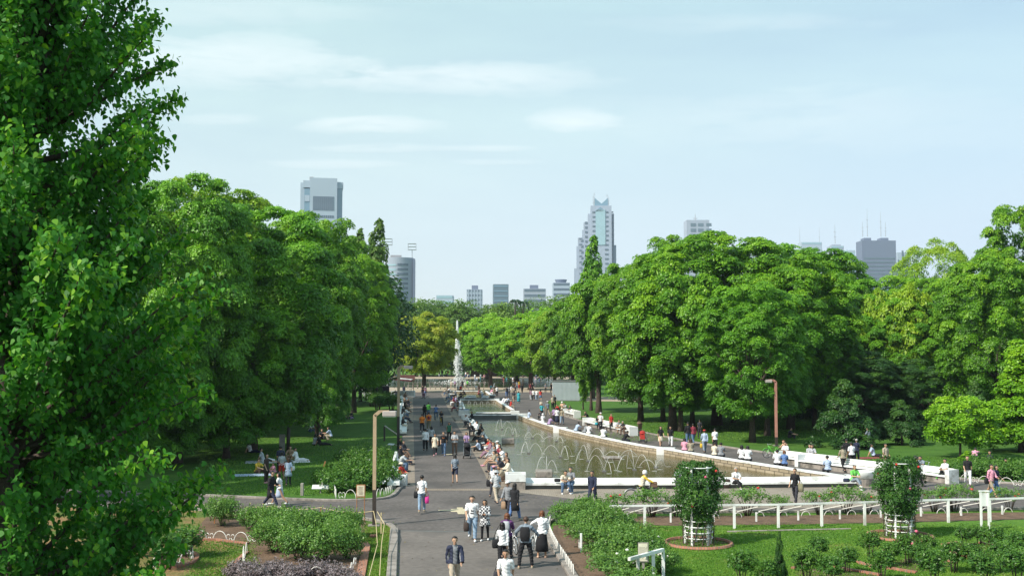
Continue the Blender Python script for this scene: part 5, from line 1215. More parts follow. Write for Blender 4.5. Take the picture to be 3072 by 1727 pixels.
# hoop edgings
def hoops(pts, w, h, label, curl=True, group='white wire hoop edgings', every=1.5):
    """row of arches with small curls between along a world line"""
    L = [Vector((p[0], p[1], 0)) for p in pts]; o0 = L[0].copy(); t = thing('hoop_edging', label, 'edging', o0, 0, group)
    seg = []; tot = 0
    for i in range(len(L) - 1): seg.append((tot, L[i], L[i+1])); tot += (L[i+1] - L[i]).length
    def at(s):
        for s0, a, b in reversed(seg):
            if s >= s0: d = (b - a).normalized(); return a + d*(s - s0) - o0, d
        return L[0] - o0, (L[1]-L[0]).normalized()
    s = 0
    while s + w < tot:
        p, d = at(s + w/2)
        MB().tube([p + d*(math.cos(a)*w/2) + Vector((0, 0, math.sin(a)*h)) for a in np.linspace(0, math.pi, 11)], .016, 5).build('hoop', M['hoop'], t, True)
        if curl:
            for sg in (0, 1):
                p2, d2 = at(s + w + w*.28); q = p2 + Vector((0, 0, h*.42)); sn = -1 if sg else 1
                MB().tube([q - d2*sn*w*.03 + d2*(-sn)*(w*.13 + w*.13*math.cos(a)) + Vector((0, 0, math.sin(a)*h*.3)) for a in np.linspace(math.pi*.9, -math.pi*.9, 9)], .014, 5).build('curl', M['hoop'], t, True)
        s += w*(1.55 if curl else every)
hoops([g('I', *p) for p in ((560, 440), (640, 440), (800, 450), (1110, 468))], .62, .38, 'hoop edging behind the dry lawn in front of the back roses', every=1.2)
hoops([g('I', *p) for p in ((180, 695), (300, 690), (420, 680), (520, 660), (575, 632), (560, 600), (500, 585))], .62, .42, 'curved hoop edging round the small left bed')
hoops([g('I', *p) for p in ((1100, 590), (1065, 640), (1060, 690), (1075, 745))], .5, .5, 'hoop edging at the left end of the rose bed', False)
hoops([g('I', *p) for p in ((1690, 810), (2050, 810), (2100, 780), (2150, 690))], .55, .36, 'hoop edging at the bottom right corner of the left rose bed')
hoops([g('I', *p) for p in ((170, 810), (280, 830))], .3, .4, 'short hoop edging at the very bottom left', False, every=1.2)
hoops([g('H', *p) for p in ((1600, 1050), (1780, 1120), (1800, 1190), (2000, 1196), (2200, 1180))], .6, .5, 'hoop edging along the front of the left planting')
hoops([g('H', *p) for p in ((2290, 1170), (2400, 1150), (2490, 1110))], .3, .42, 'hoop edging behind the near lamp post', False, every=1.1)
hoops([g('H', *p) for p in ((1840, 640), (2000, 645), (2200, 650), (2420, 645))], .7, .3, 'distant hoop edging across the left planting')
hoops([g('E', *p) for p in ((1740, 880), (2000, 908), (2200, 922), (2433, 940), (2700, 965))], .75, .45, 'hoop edging along the kerb behind the jogging woman')
hoops([g('B', *p) for p in ((2300, 810), (2275, 900), (2330, 1040), (2400, 1170), (2480, 1290), (2600, 1480))], .42, .42, 'hoop edging beside the kerb on the right of the near path', False, every=1.05)
hoops([g('B', *p) for p in ((2290, 800), (2400, 785), (2480, 775))], .4, .4, 'hoop edging at the top corner of the right rose bed', False, every=1.1)
hoops([Vector((p.x, p.y)) for p in (g('Z', -560, 520), g('Z', 0, 500), g('Z', 1130, 480), g('Z', 1600, 470), g('Z', 2576, 455))], .42, .24, 'hoop edging running behind the long white trellis', False, every=2.6)
hoops([g('P', *p) for p in ((2000, 250), (2200, 240))], .8, .4, 'small hoops at the far side of the plaza', False) if False else None
# brick borders of the small beds
def border(pts, label, w=.14):
    L = [Vector((p[0], p[1])) for p in pts]; o0 = L[0].copy(); mb = MB(); mb.sweep([(-w/2, 0), (w/2, 0), (w/2, .09), (-w/2, .09)], [q - o0 for q in L])
    o = mb.build('brick_border', M['brick_edge'], None, loc=(o0.x, o0.y, 0)); tag(o, label, 'edging', 'brick borders of the garden beds')
border(smooth_line([g('I', *p) for p in ((230, 715), (420, 712), (560, 680), (618, 625), (600, 590), (540, 570))], 5), 'rounded brick border of the small left bed')
border([g('I', *p) for p in ((640, 452), (800, 452), (1000, 478), (1110, 492))], 'thin brick border behind the dry lawn')
border([g('I', *p) for p in ((1100, 575), (1010, 650), (975, 712), (1050, 745), (1060, 830))], 'dark border at the left end of the rose bed')
border([g('I', *p) for p in ((2220, 480), (2250, 520), (2225, 650), (2190, 830))], 'narrow worn earth border right of the left rose bed', .3)
for i, pp in enumerate((((1180, 850), (1290, 835)), ((910, 960), (1060, 1010)), ((1210, 1020), (1500, 1068)), ((1740, 935), (1890, 970)), ((1830, 860), (2130, 940)), ((2130, 765), (2460, 840)), ((260, 1025), (420, 990)), ((650, 1010), (900, 1050), (1150, 1095)), ((1760, 790), (1900, 765)))):
    border([g('Z', *p) for p in pp], 'brick border piece ' + ('below the right rose column', 'at the left of the right foreground beds', 'in the lower middle of the right beds', 'short in the centre of the right beds', 'longest under the back right roses', 'farthest along the back right bed', 'lowest left near the young conifer', 'curving along the bottom edge', 'behind the back right roses')[i])
psheet('bed_soil', [g('Z', *p) for p in ((650, 1010), (1150, 1100), (600, 1160), (300, 1100), (280, 1030))], .014, M['soil'])
psheet('bed_soil', [g('Z', *p) for p in ((1210, 1010), (1500, 1060), (1880, 975), (1600, 900), (1300, 930))], .014, M['soil'])
psheet('bed_soil', [g('Z', *p) for p in ((1840, 850), (2120, 935), (2460, 850), (2130, 760), (1900, 770))], .014, M['soil'])
psheet('bed_soil', [g('I', *p) for p in ((180, 712), (420, 706), (555, 676), (612, 622), (590, 590), (480, 575), (250, 600))], .014, M['soil'])
# rope strung between stakes over the left roses
r_pts = [g('H', -300, 1250, .75), g('H', 340, 1235, .9), g('H', 1045, 1270, .8), g('H', 1620, 1290, .85), g('H', 2260, 1335, .9)]
t = thing('rope_line', 'sagging yellow rope strung past the near lamp post along the left crossing path', 'rope', (r_pts[0].x, r_pts[0].y, 0)); o0 = Vector((r_pts[0].x, r_pts[0].y, 0))
mb = MB()
for a, b in zip(r_pts, r_pts[1:]): mb.tube([a.lerp(b, u) - o0 + Vector((0, 0, -.12*4*u*(1-u))) for u in np.linspace(0, 1, 7)], .013, 5)
mb.build('rope', M['rope'], t)
for k, q in enumerate(r_pts[:-1]): MB().box((q.x - o0.x, q.y - o0.y, q.z/2), (.05, .05, q.z)).build('stake', M['orange_brown'], t)
a = g('B', 115, 640, .9); pts = [a, g('B', 180, 790, .7), g('B', 165, 1050, .5), g('B', 110, 1440, .45)]
t = thing('rope_line', 'tangled pale rope hanging from the near lamp post over the grass strip', 'rope', (a.x, a.y, 0)); o0 = Vector((a.x, a.y, 0))
for dx in (-.09, .06): MB().tube([p - o0 + Vector((dx*(1 + (i % 2)*1.2), 0, 0)) for i, p in enumerate(pts)], .014, 5).build('rope', M['rope'], t)
p = g('B', 180, 930); MBs = MB().box((p.x - o0.x, p.y - o0.y, .45), (.05, .05, .9)).build('stake', M['rope'], t)
p = g('B', 85, 965); o = MB().box((0, 0, .06), (.3, .2, .12)).build('stone', M['brick_edge'], None, loc=(p.x, p.y, 0)); o.modifiers.new('b', 'BEVEL').width = .02; tag(o, 'single brick lying on the grass strip left of the near path', 'brick')
# ------------------------------------------------------------------ people
def rotx(v, a): c, s = math.cos(a), math.sin(a); return Vector((v.x, v.y * c - v.z * s, v.y * s + v.z * c))
def skel(p):
    """figure facing -Y. angles in degrees; returns joints"""
    J = {}; hz = p.get('hz', .93); J['pel'] = Vector((0, 0, hz))
    tl = rad(p.get('lean', 2))
    def tor(x, y, z): return J['pel'] + Vector((x, y * math.cos(tl) - z * math.sin(tl), y * math.sin(tl) * -1 + z * math.cos(tl)))
    J['wst'] = tor(0, 0, .16); J['cst'] = tor(0, .01, .36); J['nck'] = tor(0, 0, .50)
    hl = rad(p.get('lean', 2) * .5 + p.get('nod', 6)); J['hd'] = J['nck'] + Vector((0, -math.sin(hl) * .17, math.cos(hl) * .17))
    for s, k in ((-1, 'R'), (1, 'L')):
        hp, kf, ab = [rad(x) for x in p.get('leg' + k, (0, 0, 3))]
        J['hip' + k] = J['pel'] + Vector((s * .095, 0, -.03))
        J['kn' + k] = J['hip' + k] + Vector((s * math.sin(ab), -math.sin(hp) * math.cos(ab), -math.cos(hp) * math.cos(ab))) * .42
        sh = hp - kf; ab2 = ab * .4
        J['an' + k] = J['kn' + k] + Vector((s * math.sin(ab2), -math.sin(sh), -math.cos(sh))) * .41
        fo = rad(p.get('foot', 0)) + sh * .5
        J['toe' + k] = J['an' + k] + Vector((s * .02, -.17 * math.cos(fo), -.045 + .17 * math.sin(fo) * -.3))
        sp, sab, ef, inn = [rad(x) for x in p.get('arm' + k, (5, 8, 15, 5))]
        J['sh' + k] = tor(s * .168, 0, .44)
        J['el' + k] = J['sh' + k] + Vector((s * math.sin(sab), -math.sin(sp) * math.cos(sab), -math.cos(sp) * math.cos(sab))) * .28
        fa = sp + ef
        J['wr' + k] = J['el' + k] + Vector((-s * math.sin(inn), -math.sin(fa) * math.cos(inn), -math.cos(fa) * math.cos(inn))) * .25
        J['ha' + k] = J['wr' + k] + (J['wr' + k] - J['el' + k]).normalized() * .09
    return J
def caps(a, b, ra, rb, n=10, flat=1.0):
    """tapered capsule as closed mesh"""
    a, b = Vector(a), Vector(b); d = (b - a); L = max(d.length, 1e-4); z = d / L
    x = z.cross(Vector((0, 1, .13))).normalized(); y = z.cross(x)
    prof = [(-ra, 0)] + [(-ra * math.cos(t), ra * math.sin(t)) for t in (math.pi/6, math.pi/3, math.pi/2)] + [(L + rb * math.sin(t), rb * math.cos(t)) for t in (0, math.pi/6, math.pi/3)] + [(L + rb, 0)]
    vs = []; fs = []
    for h, r in prof:
        for k in range(n):
            q = 2*math.pi*k/n; vs.append(a + z*h + (x*math.cos(q) + y*math.sin(q)*flat)*max(r, .0005))
    for i in range(len(prof)-1):
        for k in range(n): fs.append((i*n+k, i*n+(k+1)%n, (i+1)*n+(k+1)%n, (i+1)*n+k))
    fs.append(tuple(range(n))[::-1]); fs.append(tuple(range((len(prof)-1)*n, len(prof)*n))); return vs, fs
def make_figure(name, p, voxel=.0145):
    J = skel(p); mb = MB(); bones = []
    def B(a, b, ra, rb, lab, flat=1.0):
        A_ = J[a] if isinstance(a, str) else a; B_ = J[b] if isinstance(b, str) else b
        mb.add(*caps(A_, B_, ra, rb, 10, flat)); bones.append((A_, B_, (ra + rb) / 2, lab))
    B('pel', 'wst', .135, .12, 'hip'); B(J['hipR'] + Vector((.01, .02, .02)), J['hipL'] + Vector((-.01, .02, .02)), .105, .105, 'hip')
    B('wst', 'cst', .118, .135, 'torso'); B(J['cst'] + Vector((-.06, 0, 0)), J['cst'] + Vector((.06, 0, 0)), .098, .098, 'torso')
    B(J['shR'] * .9 + J['shL'] * .1, J['shL'] * .9 + J['shR'] * .1, .062, .062, 'torso'); B(J['cst'], J['nck'], .10, .06, 'torso')
    B(J['nck'] - Vector((0, 0, .03)), J['nck'].lerp(J['hd'], .6), .052, .05, 'neck')
    hd = J['hd']; f = Vector((0, -1, 0))
    B(hd + Vector((0, .012, .018)), hd + Vector((0, .004, .03)), .088, .086, 'head'); B(hd + Vector((0, -.012, -.02)), hd + Vector((0, -.025, -.065)), .07, .045, 'head')
    mb.add(*caps(hd + Vector((0, -.085, .012)), hd + Vector((0, -.105, -.022)), .009, .014, 8)); 
    for s in (-1, 1): mb.add(*caps(hd + Vector((s*.083, .01, .01)), hd + Vector((s*.086, .01, -.025)), .016, .012, 8))
    for k in 'RL':
        B('hip' + k, 'kn' + k, .088, .06, 'thigh'); B('kn' + k, 'an' + k, .058, .04, 'shin')
        an = J['an' + k]; B(an + Vector((0, .035, -.045)), J['toe' + k], .038, .033, 'foot'); B(an, an + Vector((0, .02, -.04)), .038, .038, 'foot')
        B('sh' + k, 'el' + k, .050, .040, 'uarm'); B('el' + k, 'wr' + k, .04, .028, 'farm')
        wr, ha = J['wr' + k], J['ha' + k]; B(wr, wr.lerp(ha, .7), .03, .032, 'hand', .6)
        d = (ha - wr).normalized(); sd = d.cross(Vector((0, 1, .2))).normalized()
        for q, (o, l) in enumerate(((-.026, .065), (-.009, .078), (.009, .073), (.026, .058))):
            r0 = wr.lerp(ha, .8) + sd * o; tip = r0 + d * l * .6 + Vector((0, -.012, 0)); mb.add(*caps(r0, tip, .011, .0105, 6)); mb.add(*caps(tip, tip + d * l * .3 + Vector((0, -.018, -.004)), .0105, .009, 6))
        s = 1 if k == 'L' else -1; r0 = wr.lerp(ha, .3) - sd * .03 * (1 if sd.x * s > 0 else -1); mb.add(*caps(r0, r0 + d * .055 - sd * .015 + Vector((0, -.02, 0)), .012, .0105, 6))
    raw = mb.mesh(name + '_raw'); o = bpy.data.objects.new(name + '_raw', raw); COL.objects.link(o)
    md = o.modifiers.new('r', 'REMESH'); md.mode = 'VOXEL'; md.voxel_size = voxel; md.use_smooth_shade = True
    sm = o.modifiers.new('s', 'SMOOTH'); sm.iterations = 2; sm.factor = .5
    dg = bpy.context.evaluated_depsgraph_get(); me = bpy.data.meshes.new_from_object(o.evaluated_get(dg)); bpy.data.objects.remove(o)
    n = len(me.vertices); co = np.empty(n*3, np.float32); me.vertices.foreach_get('co', co); co = co.reshape(-1, 3)
    no = np.empty(n*3, np.float32); me.vertices.foreach_get('normal', no); no = no.reshape(-1, 3)
    best = np.full(n, 1e9); lab = np.zeros(n, int); labs = ['hip', 'torso', 'neck', 'head', 'thigh', 'shin', 'foot', 'uarm', 'farm', 'hand']; tt = np.zeros(n)
    for a, b, r, l in bones:
        a, b = np.array(a), np.array(b); ab = b - a; t = np.clip(((co - a) @ ab) / max(ab @ ab, 1e-9), 0, 1)
        d = np.linalg.norm(co - (a + t[:, None] * ab), axis=1) - r; m = d < best; best[m] = d[m]; lab[m] = labs.index(l); tt[m] = t[m]
    nf = len(me.polygons); lt = np.array([p.loop_total for p in me.polygons]); lv = np.empty(len(me.loops), np.int32); me.loops.foreach_get('vertex_index', lv)
    starts = np.concatenate([[0], np.cumsum(lt)[:-1]]); fv = lv[starts]; fl = lab[fv]; ft = tt[fv]; fc = co[fv]
    eyes = np.zeros(nf, bool)
    for s in (-1, 1):
        e = np.array(hd + Vector((s*.032, -.085, .012))); eyes |= np.linalg.norm((fc - e) * np.array([1, .6, 1.6]), axis=1) < .017
    mo = np.array(hd + Vector((0, -.085, -.052))); mouth = np.linalg.norm((fc - mo) * np.array([.7, .5, 2.2]), axis=1) < .02
    mi = np.zeros(nf, np.int32); mi[eyes] = 1; mi[mouth & (fl == 3)] = 2; me.polygons.foreach_set('material_index', mi)
    me.name = name + '_body'; me.update()
    def cloth(nm, sel, off, flare=0):
        vi = np.unique(np.concatenate([lv[starts[i]:starts[i]+lt[i]] for i in np.nonzero(sel)[0]])) if sel.any() else []
        mp = -np.ones(n, int); mp[vi] = np.arange(len(vi)); v2 = co[vi] + no[vi] * (off + (.006 * (1 + np.sin(co[vi][:, 2] * 55 + co[vi][:, 0] * 30 + 3 * np.sin(co[vi][:, 1] * 20))) if flare else 0))[..., None] if flare else co[vi] + no[vi] * off
        m2 = bpy.data.meshes.new(name + nm); m2.from_pydata(v2.tolist(), [], [[int(mp[v]) for v in lv[starts[i]:starts[i]+lt[i]]] for i in np.nonzero(sel)[0]])
        m2.polygons.foreach_set('use_smooth', [True]*len(m2.polygons)); m2.update(); return m2
    L = lambda *k: np.isin(fl, [labs.index(x) for x in k])
    pz = J['pel'].z
    tshirt = L('torso') | (L('hip') & (fc[:, 2] > pz - .02)) | (L('uarm') & (ft < .8))
    longs = L('torso') | (L('hip') & (fc[:, 2] > pz - .04)) | L('uarm') | (L('farm') & (ft < .92))
    tank = L('torso') | (L('hip') & (fc[:, 2] > pz - .02))
    trousers = (L('hip') & (fc[:, 2] < pz + .12)) | L('thigh') | (L('shin') & (ft < .93))
    shorts = (L('hip') & (fc[:, 2] < pz + .12)) | (L('thigh') & (ft < .85)); shoe = L('foot')
    D = dict(body=me, J=J, tee=cloth('_tee', tshirt, .014, 1), long=cloth('_long', longs, .014, 1), tank=cloth('_tank', tank, .012, 1), trousers=cloth('_trousers', trousers, .012, 1), shorts=cloth('_shorts', shorts, .02), shoes=cloth('_shoes', shoe, .009), leggings=cloth('_leg', trousers, .006))
    # hair
    def hair(nm, long_):
        h = MB(); c = hd + Vector((0, .018, .03)); m, q = 9, 16; vs = []
        for i in range(m + 1):
            t_ = math.pi * i / m
            for k in range(q):
                a = 2*math.pi*k/q; v = Vector((.102*math.sin(t_)*math.cos(a), .112*math.sin(t_)*math.sin(a), .104*math.cos(t_)))
                if v.y < -.02 and v.z < .045: v.y = -.01; v.x *= .8
                if v.z < -.02: v.z *= (1.2 if nm != 'short' else .7); 
                vs.append(c + v)
        h.add(vs, [(i*q+k, (i+1)*q+k, (i+1)*q+(k+1)%q, i*q+(k+1)%q) for i in range(m) for k in range(q)])
        if long_:
            h.add(*caps(c + Vector((0, .05, -.03)), c + Vector((0, .085, -.03 - long_)), .078, .05, 10, .6))
            for s in (-1, 1): h.add(*caps(c + Vector((s*.075, .02, 0)), c + Vector((s*.085, .03, -.1 - long_*.4)), .032, .025, 8))
        return h.mesh(name + '_hair_' + nm, True)
    D['short'] = hair('short', 0); D['bob'] = hair('bob', .05); D['hlong'] = hair('long', .2)
    c = hd + Vector((0, .015, .06)); h = MB().lathe([(.112, -.01), (.108, .03), (.085, .065), (.04, .08), (0, .083)], c, 16); h.add(*caps(c + Vector((-.05, -.12, -.005)), c + Vector((.05, -.12, -.005)), .018, .018, 8)); h.add(*caps(c + Vector((0, -.09, 0)), c + Vector((0, -.16, -.012)), .05, .03, 10, .25)); D['cap'] = h.mesh(name + '_cap', True)
    D['hat'] = MB().lathe([(.19, -.02), (.185, 0), (.115, .015), (.108, .06), (.08, .08), (0, .085)], c, 18).mesh(name + '_hat', True)
    D['hood'] = MB().lathe([(.13, -.13), (.125, -.05), (.118, .02), (.09, .065), (0, .085)], c + Vector((0, .02, 0)), 16).mesh(name + '_hood', True)
    # garments for upright figures
    pl = J['pel']
    D['skirt'] = MB().lathe([(.24, -.46), (.215, -.3), (.17, -.02), (.142, .12), (.135, .12)], pl, 20, sy=.85).mesh(name + '_skirt', True)
    D['longskirt'] = MB().lathe([(.25, -.7), (.22, -.4), (.172, -.02), (.142, .12), (.135, .12)], pl, 20, sy=.85).mesh(name + '_longskirt', True)
    D['dress'] = MB().lathe([(.26, -.3), (.22, -.15), (.165, .1), (.15, .2), (.17, .34)], pl, 20, sy=.8).mesh(name + '_dress', True)
    D['coat'] = MB().lathe([(.235, -.42), (.215, -.2), (.18, .05), (.17, .2), (.2, .38), (.16, .47)], pl, 20, sy=.78).mesh(name + '_coat', True)
    return D
POSE = {
 'stand': dict(legR=(3, 5, 4), legL=(-2, 3, 4), armR=(5, 8, 18, 5), armL=(8, 9, 25, 5)),
 'walk': dict(hz=.915, lean=4, legR=(24, 8, 2), legL=(-16, 22, 2), armR=(-18, 8, 18, 4), armL=(22, 8, 28, 6)),
 'walk2': dict(hz=.915, lean=3, legR=(-14, 26, 2), legL=(20, 6, 2), armR=(20, 8, 30, 8), armL=(-16, 9, 14, 4)),
 'stride': dict(hz=.885, lean=6, legR=(33, 8, 2), legL=(-26, 14, 3), armR=(-12, 10, 30, 10), armL=(20, 10, 60, 30)),
 'wide': dict(hz=.90, lean=12, legR=(6, 8, 13), legL=(-6, 8, 12), armR=(28, 42, 25, -8), armL=(28, 42, 25, -8)),
 'hold': dict(legR=(4, 4, 3), legL=(-6, 10, 3), armR=(16, 10, 85, 48), armL=(18, 10, 80, 50)),
 'push': dict(hz=.915, lean=7, legR=(18, 8, 3), legL=(-14, 20, 3), armR=(32, 6, 48, 8), armL=(32, 6, 48, 8)),
 'reach': dict(lean=5, legR=(3, 6, 4), legL=(-3, 4, 4), armR=(12, 8, 30, 10), armL=(35, 52, 20, -20)),
 'point': dict(lean=2, legR=(3, 6, 4), legL=(-3, 4, 4), armR=(5, 10, 20, 5), armL=(60, 40, 25, -10)),
 'sit': dict(hz=.54, lean=8, legR=(88, 86, 5), legL=(86, 80, 5), armR=(30, 10, 58, 25), armL=(32, 10, 55, 25)),
 'sitfwd': dict(hz=.54, lean=33, nod=16, legR=(86, 92, 9), legL=(88, 84, 10), armR=(48, 12, 40, 30), armL=(50, 12, 38, 30)),
 'sitlegs': dict(hz=.54, lean=-2, legR=(82, 42, 4), legL=(78, 30, 4), armR=(20, 10, 62, 30), armL=(15, 12, 50, 28)),
 'sitcross': dict(hz=.54, lean=10, legR=(104, 62, -8), legL=(86, 90, 4), armR=(34, 10, 55, 30), armL=(34, 10, 50, 30)),
 'ground': dict(hz=.13, lean=14, legR=(112, 104, 10), legL=(106, 98, 12), armR=(48, 14, 30, 18), armL=(50, 14, 28, 18)),
 'groundflat': dict(hz=.13, lean=-14, legR=(90, 6, 8), legL=(96, 18, 8), armR=(-32, 16, 6, 0), armL=(-30, 16, 8, 0)),
 'bend': dict(hz=.90, lean=68, nod=0, legR=(6, 8, 4), legL=(-4, 8, 4), armR=(80, 10, 15, 5), armL=(74, 10, 25, 8)),
 'squat': dict(hz=.36, lean=24, legR=(98, 128, 10), legL=(104, 130, 12), armR=(50, 10, 40, 20), armL=(50, 10, 38, 20)),
 'ride': dict(hz=.93, lean=20, legR=(62, 58, 3), legL=(26, 34, 3), armR=(52, 10, 14, 0), armL=(52, 10, 14, 0)),
 'lie': dict(hz=.93, lean=0, nod=0, legR=(6, 6, 4), legL=(10, 22, 4), armR=(8, 12, 70, 60), armL=(10, 12, 60, 55)),
}
FIG = {}
def fig(p):
    if p not in FIG: FIG[p] = make_figure('figure_' + p, POSE[p])
    return FIG[p]
PAL = dict(white=(.74, .74, .75), cream=(.62, .56, .45), grey=(.22, .23, .25), lgrey=(.40, .42, .44), bgrey=(.19, .23, .28), dark=(.03, .03, .04), black=(.012, .012, .015), navy=(.022, .028, .06), jeans=(.09, .15, .25), ljeans=(.22, .31, .42),
           dbrown=(.05, .035, .03), brown=(.16, .10, .07), khaki=(.30, .26, .19), beige=(.42, .36, .28), red=(.50, .045, .035), dred=(.22, .03, .05), orange=(.68, .20, .03), green=(.14, .50, .09), dgreen=(.03, .16, .09), teal=(.05, .38, .45), purple=(.11, .035, .13), lilac=(.35, .25, .42), mauve=(.24, .14, .19), pink=(.65, .30, .40), hotpink=(.68, .05, .30), yellow=(.62, .42, .05), lblue=(.38, .46, .60), blue=(.10, .18, .38), tan=(.30, .20, .13), peach=(.6, .38, .28), olive=(.2, .19, .12))
CM = {}
def cm(c):
    if c not in CM: CM[c] = mat(c + '_cloth', PAL[c], .85, .14, 7.0, .12)
    return CM[c]
def special(name, fn):
    m, nt, out = new_mat(name); b = nd(nt, 'ShaderNodeBsdfPrincipled', Roughness=.85); tc = nd(nt, 'ShaderNodeTexCoord'); fn(nt, tc, b); nt.links.new(b.outputs[0], out.inputs[0]); return m
def _plaid(nt, tc, b):
    ch = nd(nt, 'ShaderNodeTexChecker', Scale=13.0); ch.inputs['Color1'].default_value = (.65, .65, .66, 1); ch.inputs['Color2'].default_value = (.03, .03, .04, 1); nt.links.new(tc.outputs['Object'], ch.inputs[0]); nt.links.new(ch.outputs[0], b.inputs['Base Color'])
def _stripe(nt, tc, b):
    w_ = nd(nt, 'ShaderNodeTexWave', Scale=4.5); w_.bands_direction = 'Z'; nt.links.new(tc.outputs['Object'], w_.inputs[0]); r = ramp(nt, w_.outputs['Fac'], [(.45, (.75, .75, .76)), (.55, (.06, .07, .12))]); nt.links.new(r.outputs[0], b.inputs['Base Color'])
CM['plaid'] = special('plaid_cloth', _plaid); CM['stripe'] = special('striped_cloth', _stripe)
SKIN = [mat('skin', (.50, .31, .21), .55, .06, 9.0), mat('skin_tan', (.40, .235, .15), .55, .06, 9.0)]
EYE = mat('eye_dark', (.03, .02, .02), .3); LIP = mat('lips', (.38, .13, .11), .5)
HAIRM = dict(black=mat('black_hair', (.012, .010, .010), .45, .3, 30.0, .2), brown=mat('brown_hair', (.06, .03, .018), .5, .3, 30.0, .2), grey=mat('grey_hair', (.35, .33, .31), .6, .2, 30.0), auburn=mat('auburn_hair', (.14, .05, .02), .5, .3, 30.0, .2))
def setm(o, m): o.material_slots[0].link = 'OBJECT'; o.material_slots[0].material = m
NP = [0]
def person(loc, pose, face, top, bot, label, h=1.70, hair='black', hs='short', sleeve='tee', btype='trousers', shoes='dark', hat=None, group=None, extra=None, post=None):
    D = fig(pose); NP[0] += 1
    t = thing('person', label, 'person', loc, rad(face), group); s = h / 1.70; q = random.Random(NP[0]); t.scale = (s * q.uniform(.92, 1.1), s * q.uniform(.94, 1.1), s); t.rotation_euler.z += q.uniform(-.12, .12)
    for k in ('body', 'tee', 'long', 'tank', 'trousers', 'shorts', 'shoes', 'leggings', 'short', 'bob', 'hlong', 'cap', 'hat', 'hood', 'skirt', 'longskirt', 'dress', 'coat'):
        if len(D[k].materials) == 0:
            D[k].materials.append(SKIN[0])
            if k == 'body': D[k].materials.append(EYE); D[k].materials.append(LIP)
    b = link('body', D['body'], None, t); setm(b, SKIN[NP[0] % 2])
    def add(nm, key, m): o = link(nm, D[key], None, t); setm(o, m); return o
    if post is not None:
        pass
    add('shirt', {'tee': 'tee', 'long': 'long', 'tank': 'tank'}[sleeve], cm(top))
    if btype == 'skirt': add('skirt', 'skirt', cm(bot))
    elif btype == 'longskirt': add('skirt', 'longskirt', cm(bot))
    elif btype == 'leggings': add('leggings', 'leggings', cm(bot))
    elif btype == 'shorts': add('shorts', 'shorts', cm(bot))
    else: add('trousers', 'trousers', cm(bot))
    if shoes: add('shoes', 'shoes', cm(shoes))
    add('hair', {'short': 'short', 'bob': 'bob', 'long': 'hlong'}[hs], HAIRM[hair])
    if hat: add('hat', hat[0], cm(hat[1]))
    for k, m in (extra or ()): add({'dress': 'dress', 'coat': 'jacket'}.get(k, k), k, cm(m))
    return t
ST = ('stand', 'walk', 'walk2', 'stride', 'hold', 'push', 'reach', 'point', 'wide', 'bend')
def P(c, x, y, pose, face, top, bot, label, seat=None, **k):
    z = seat if seat is not None else 0
    if pose.startswith('sit'):
        z = .44 if seat is None else seat; p = g(c, x, y, z); loc = (p.x, p.y, z - .44)
    elif pose == 'ride': p = g(c, x, y); loc = (p.x, p.y, .02)
    else:
        p = g(c, x, y); loc = (p.x, p.y, .015)
    return person(loc, pose, face, top, bot, label, **k)
# ---- bags, bicycles, strollers
def bag(loc, label, col, w=.32, d=.12, h=.26, z=.75, strap=0, name='bag', rz=0, cat='bag', lx=0):
    t = thing(name, label, cat, (loc[0], loc[1], loc[2] + z), rz)
    me = MB(); 
    vs = [(sx*w/2*k, sy*d/2*k2, zz) for zz, k, k2 in ((-h/2, .86, .8), (-h*.1, 1, 1), (h*.38, .92, .8), (h/2, .8, .45)) for sx, sy in ((-1,-1),(1,-1),(1,1),(-1,1))]
    me.add(vs, [(0,1,2,3)[::-1], (12,13,14,15)] + [(i*4+k, i*4+(k+1)%4, (i+1)*4+(k+1)%4, (i+1)*4+k) for i in range(3) for k in range(4)])
    b = me.build('bag_body', cm(col), t, True); b.modifiers.new('b', 'BEVEL').width = .02
    if strap: MB().tube([(-w*.35, 0, h*.4), (-w*.3 + lx*.6, 0, h*.5 + strap*.55), (lx, 0, h*.5 + strap), (w*.3 + lx*.6, 0, h*.5 + strap*.55), (w*.35, 0, h*.4)], .013, 6).build('strap', cm(col), t, True)
    return t
BIKES = {}
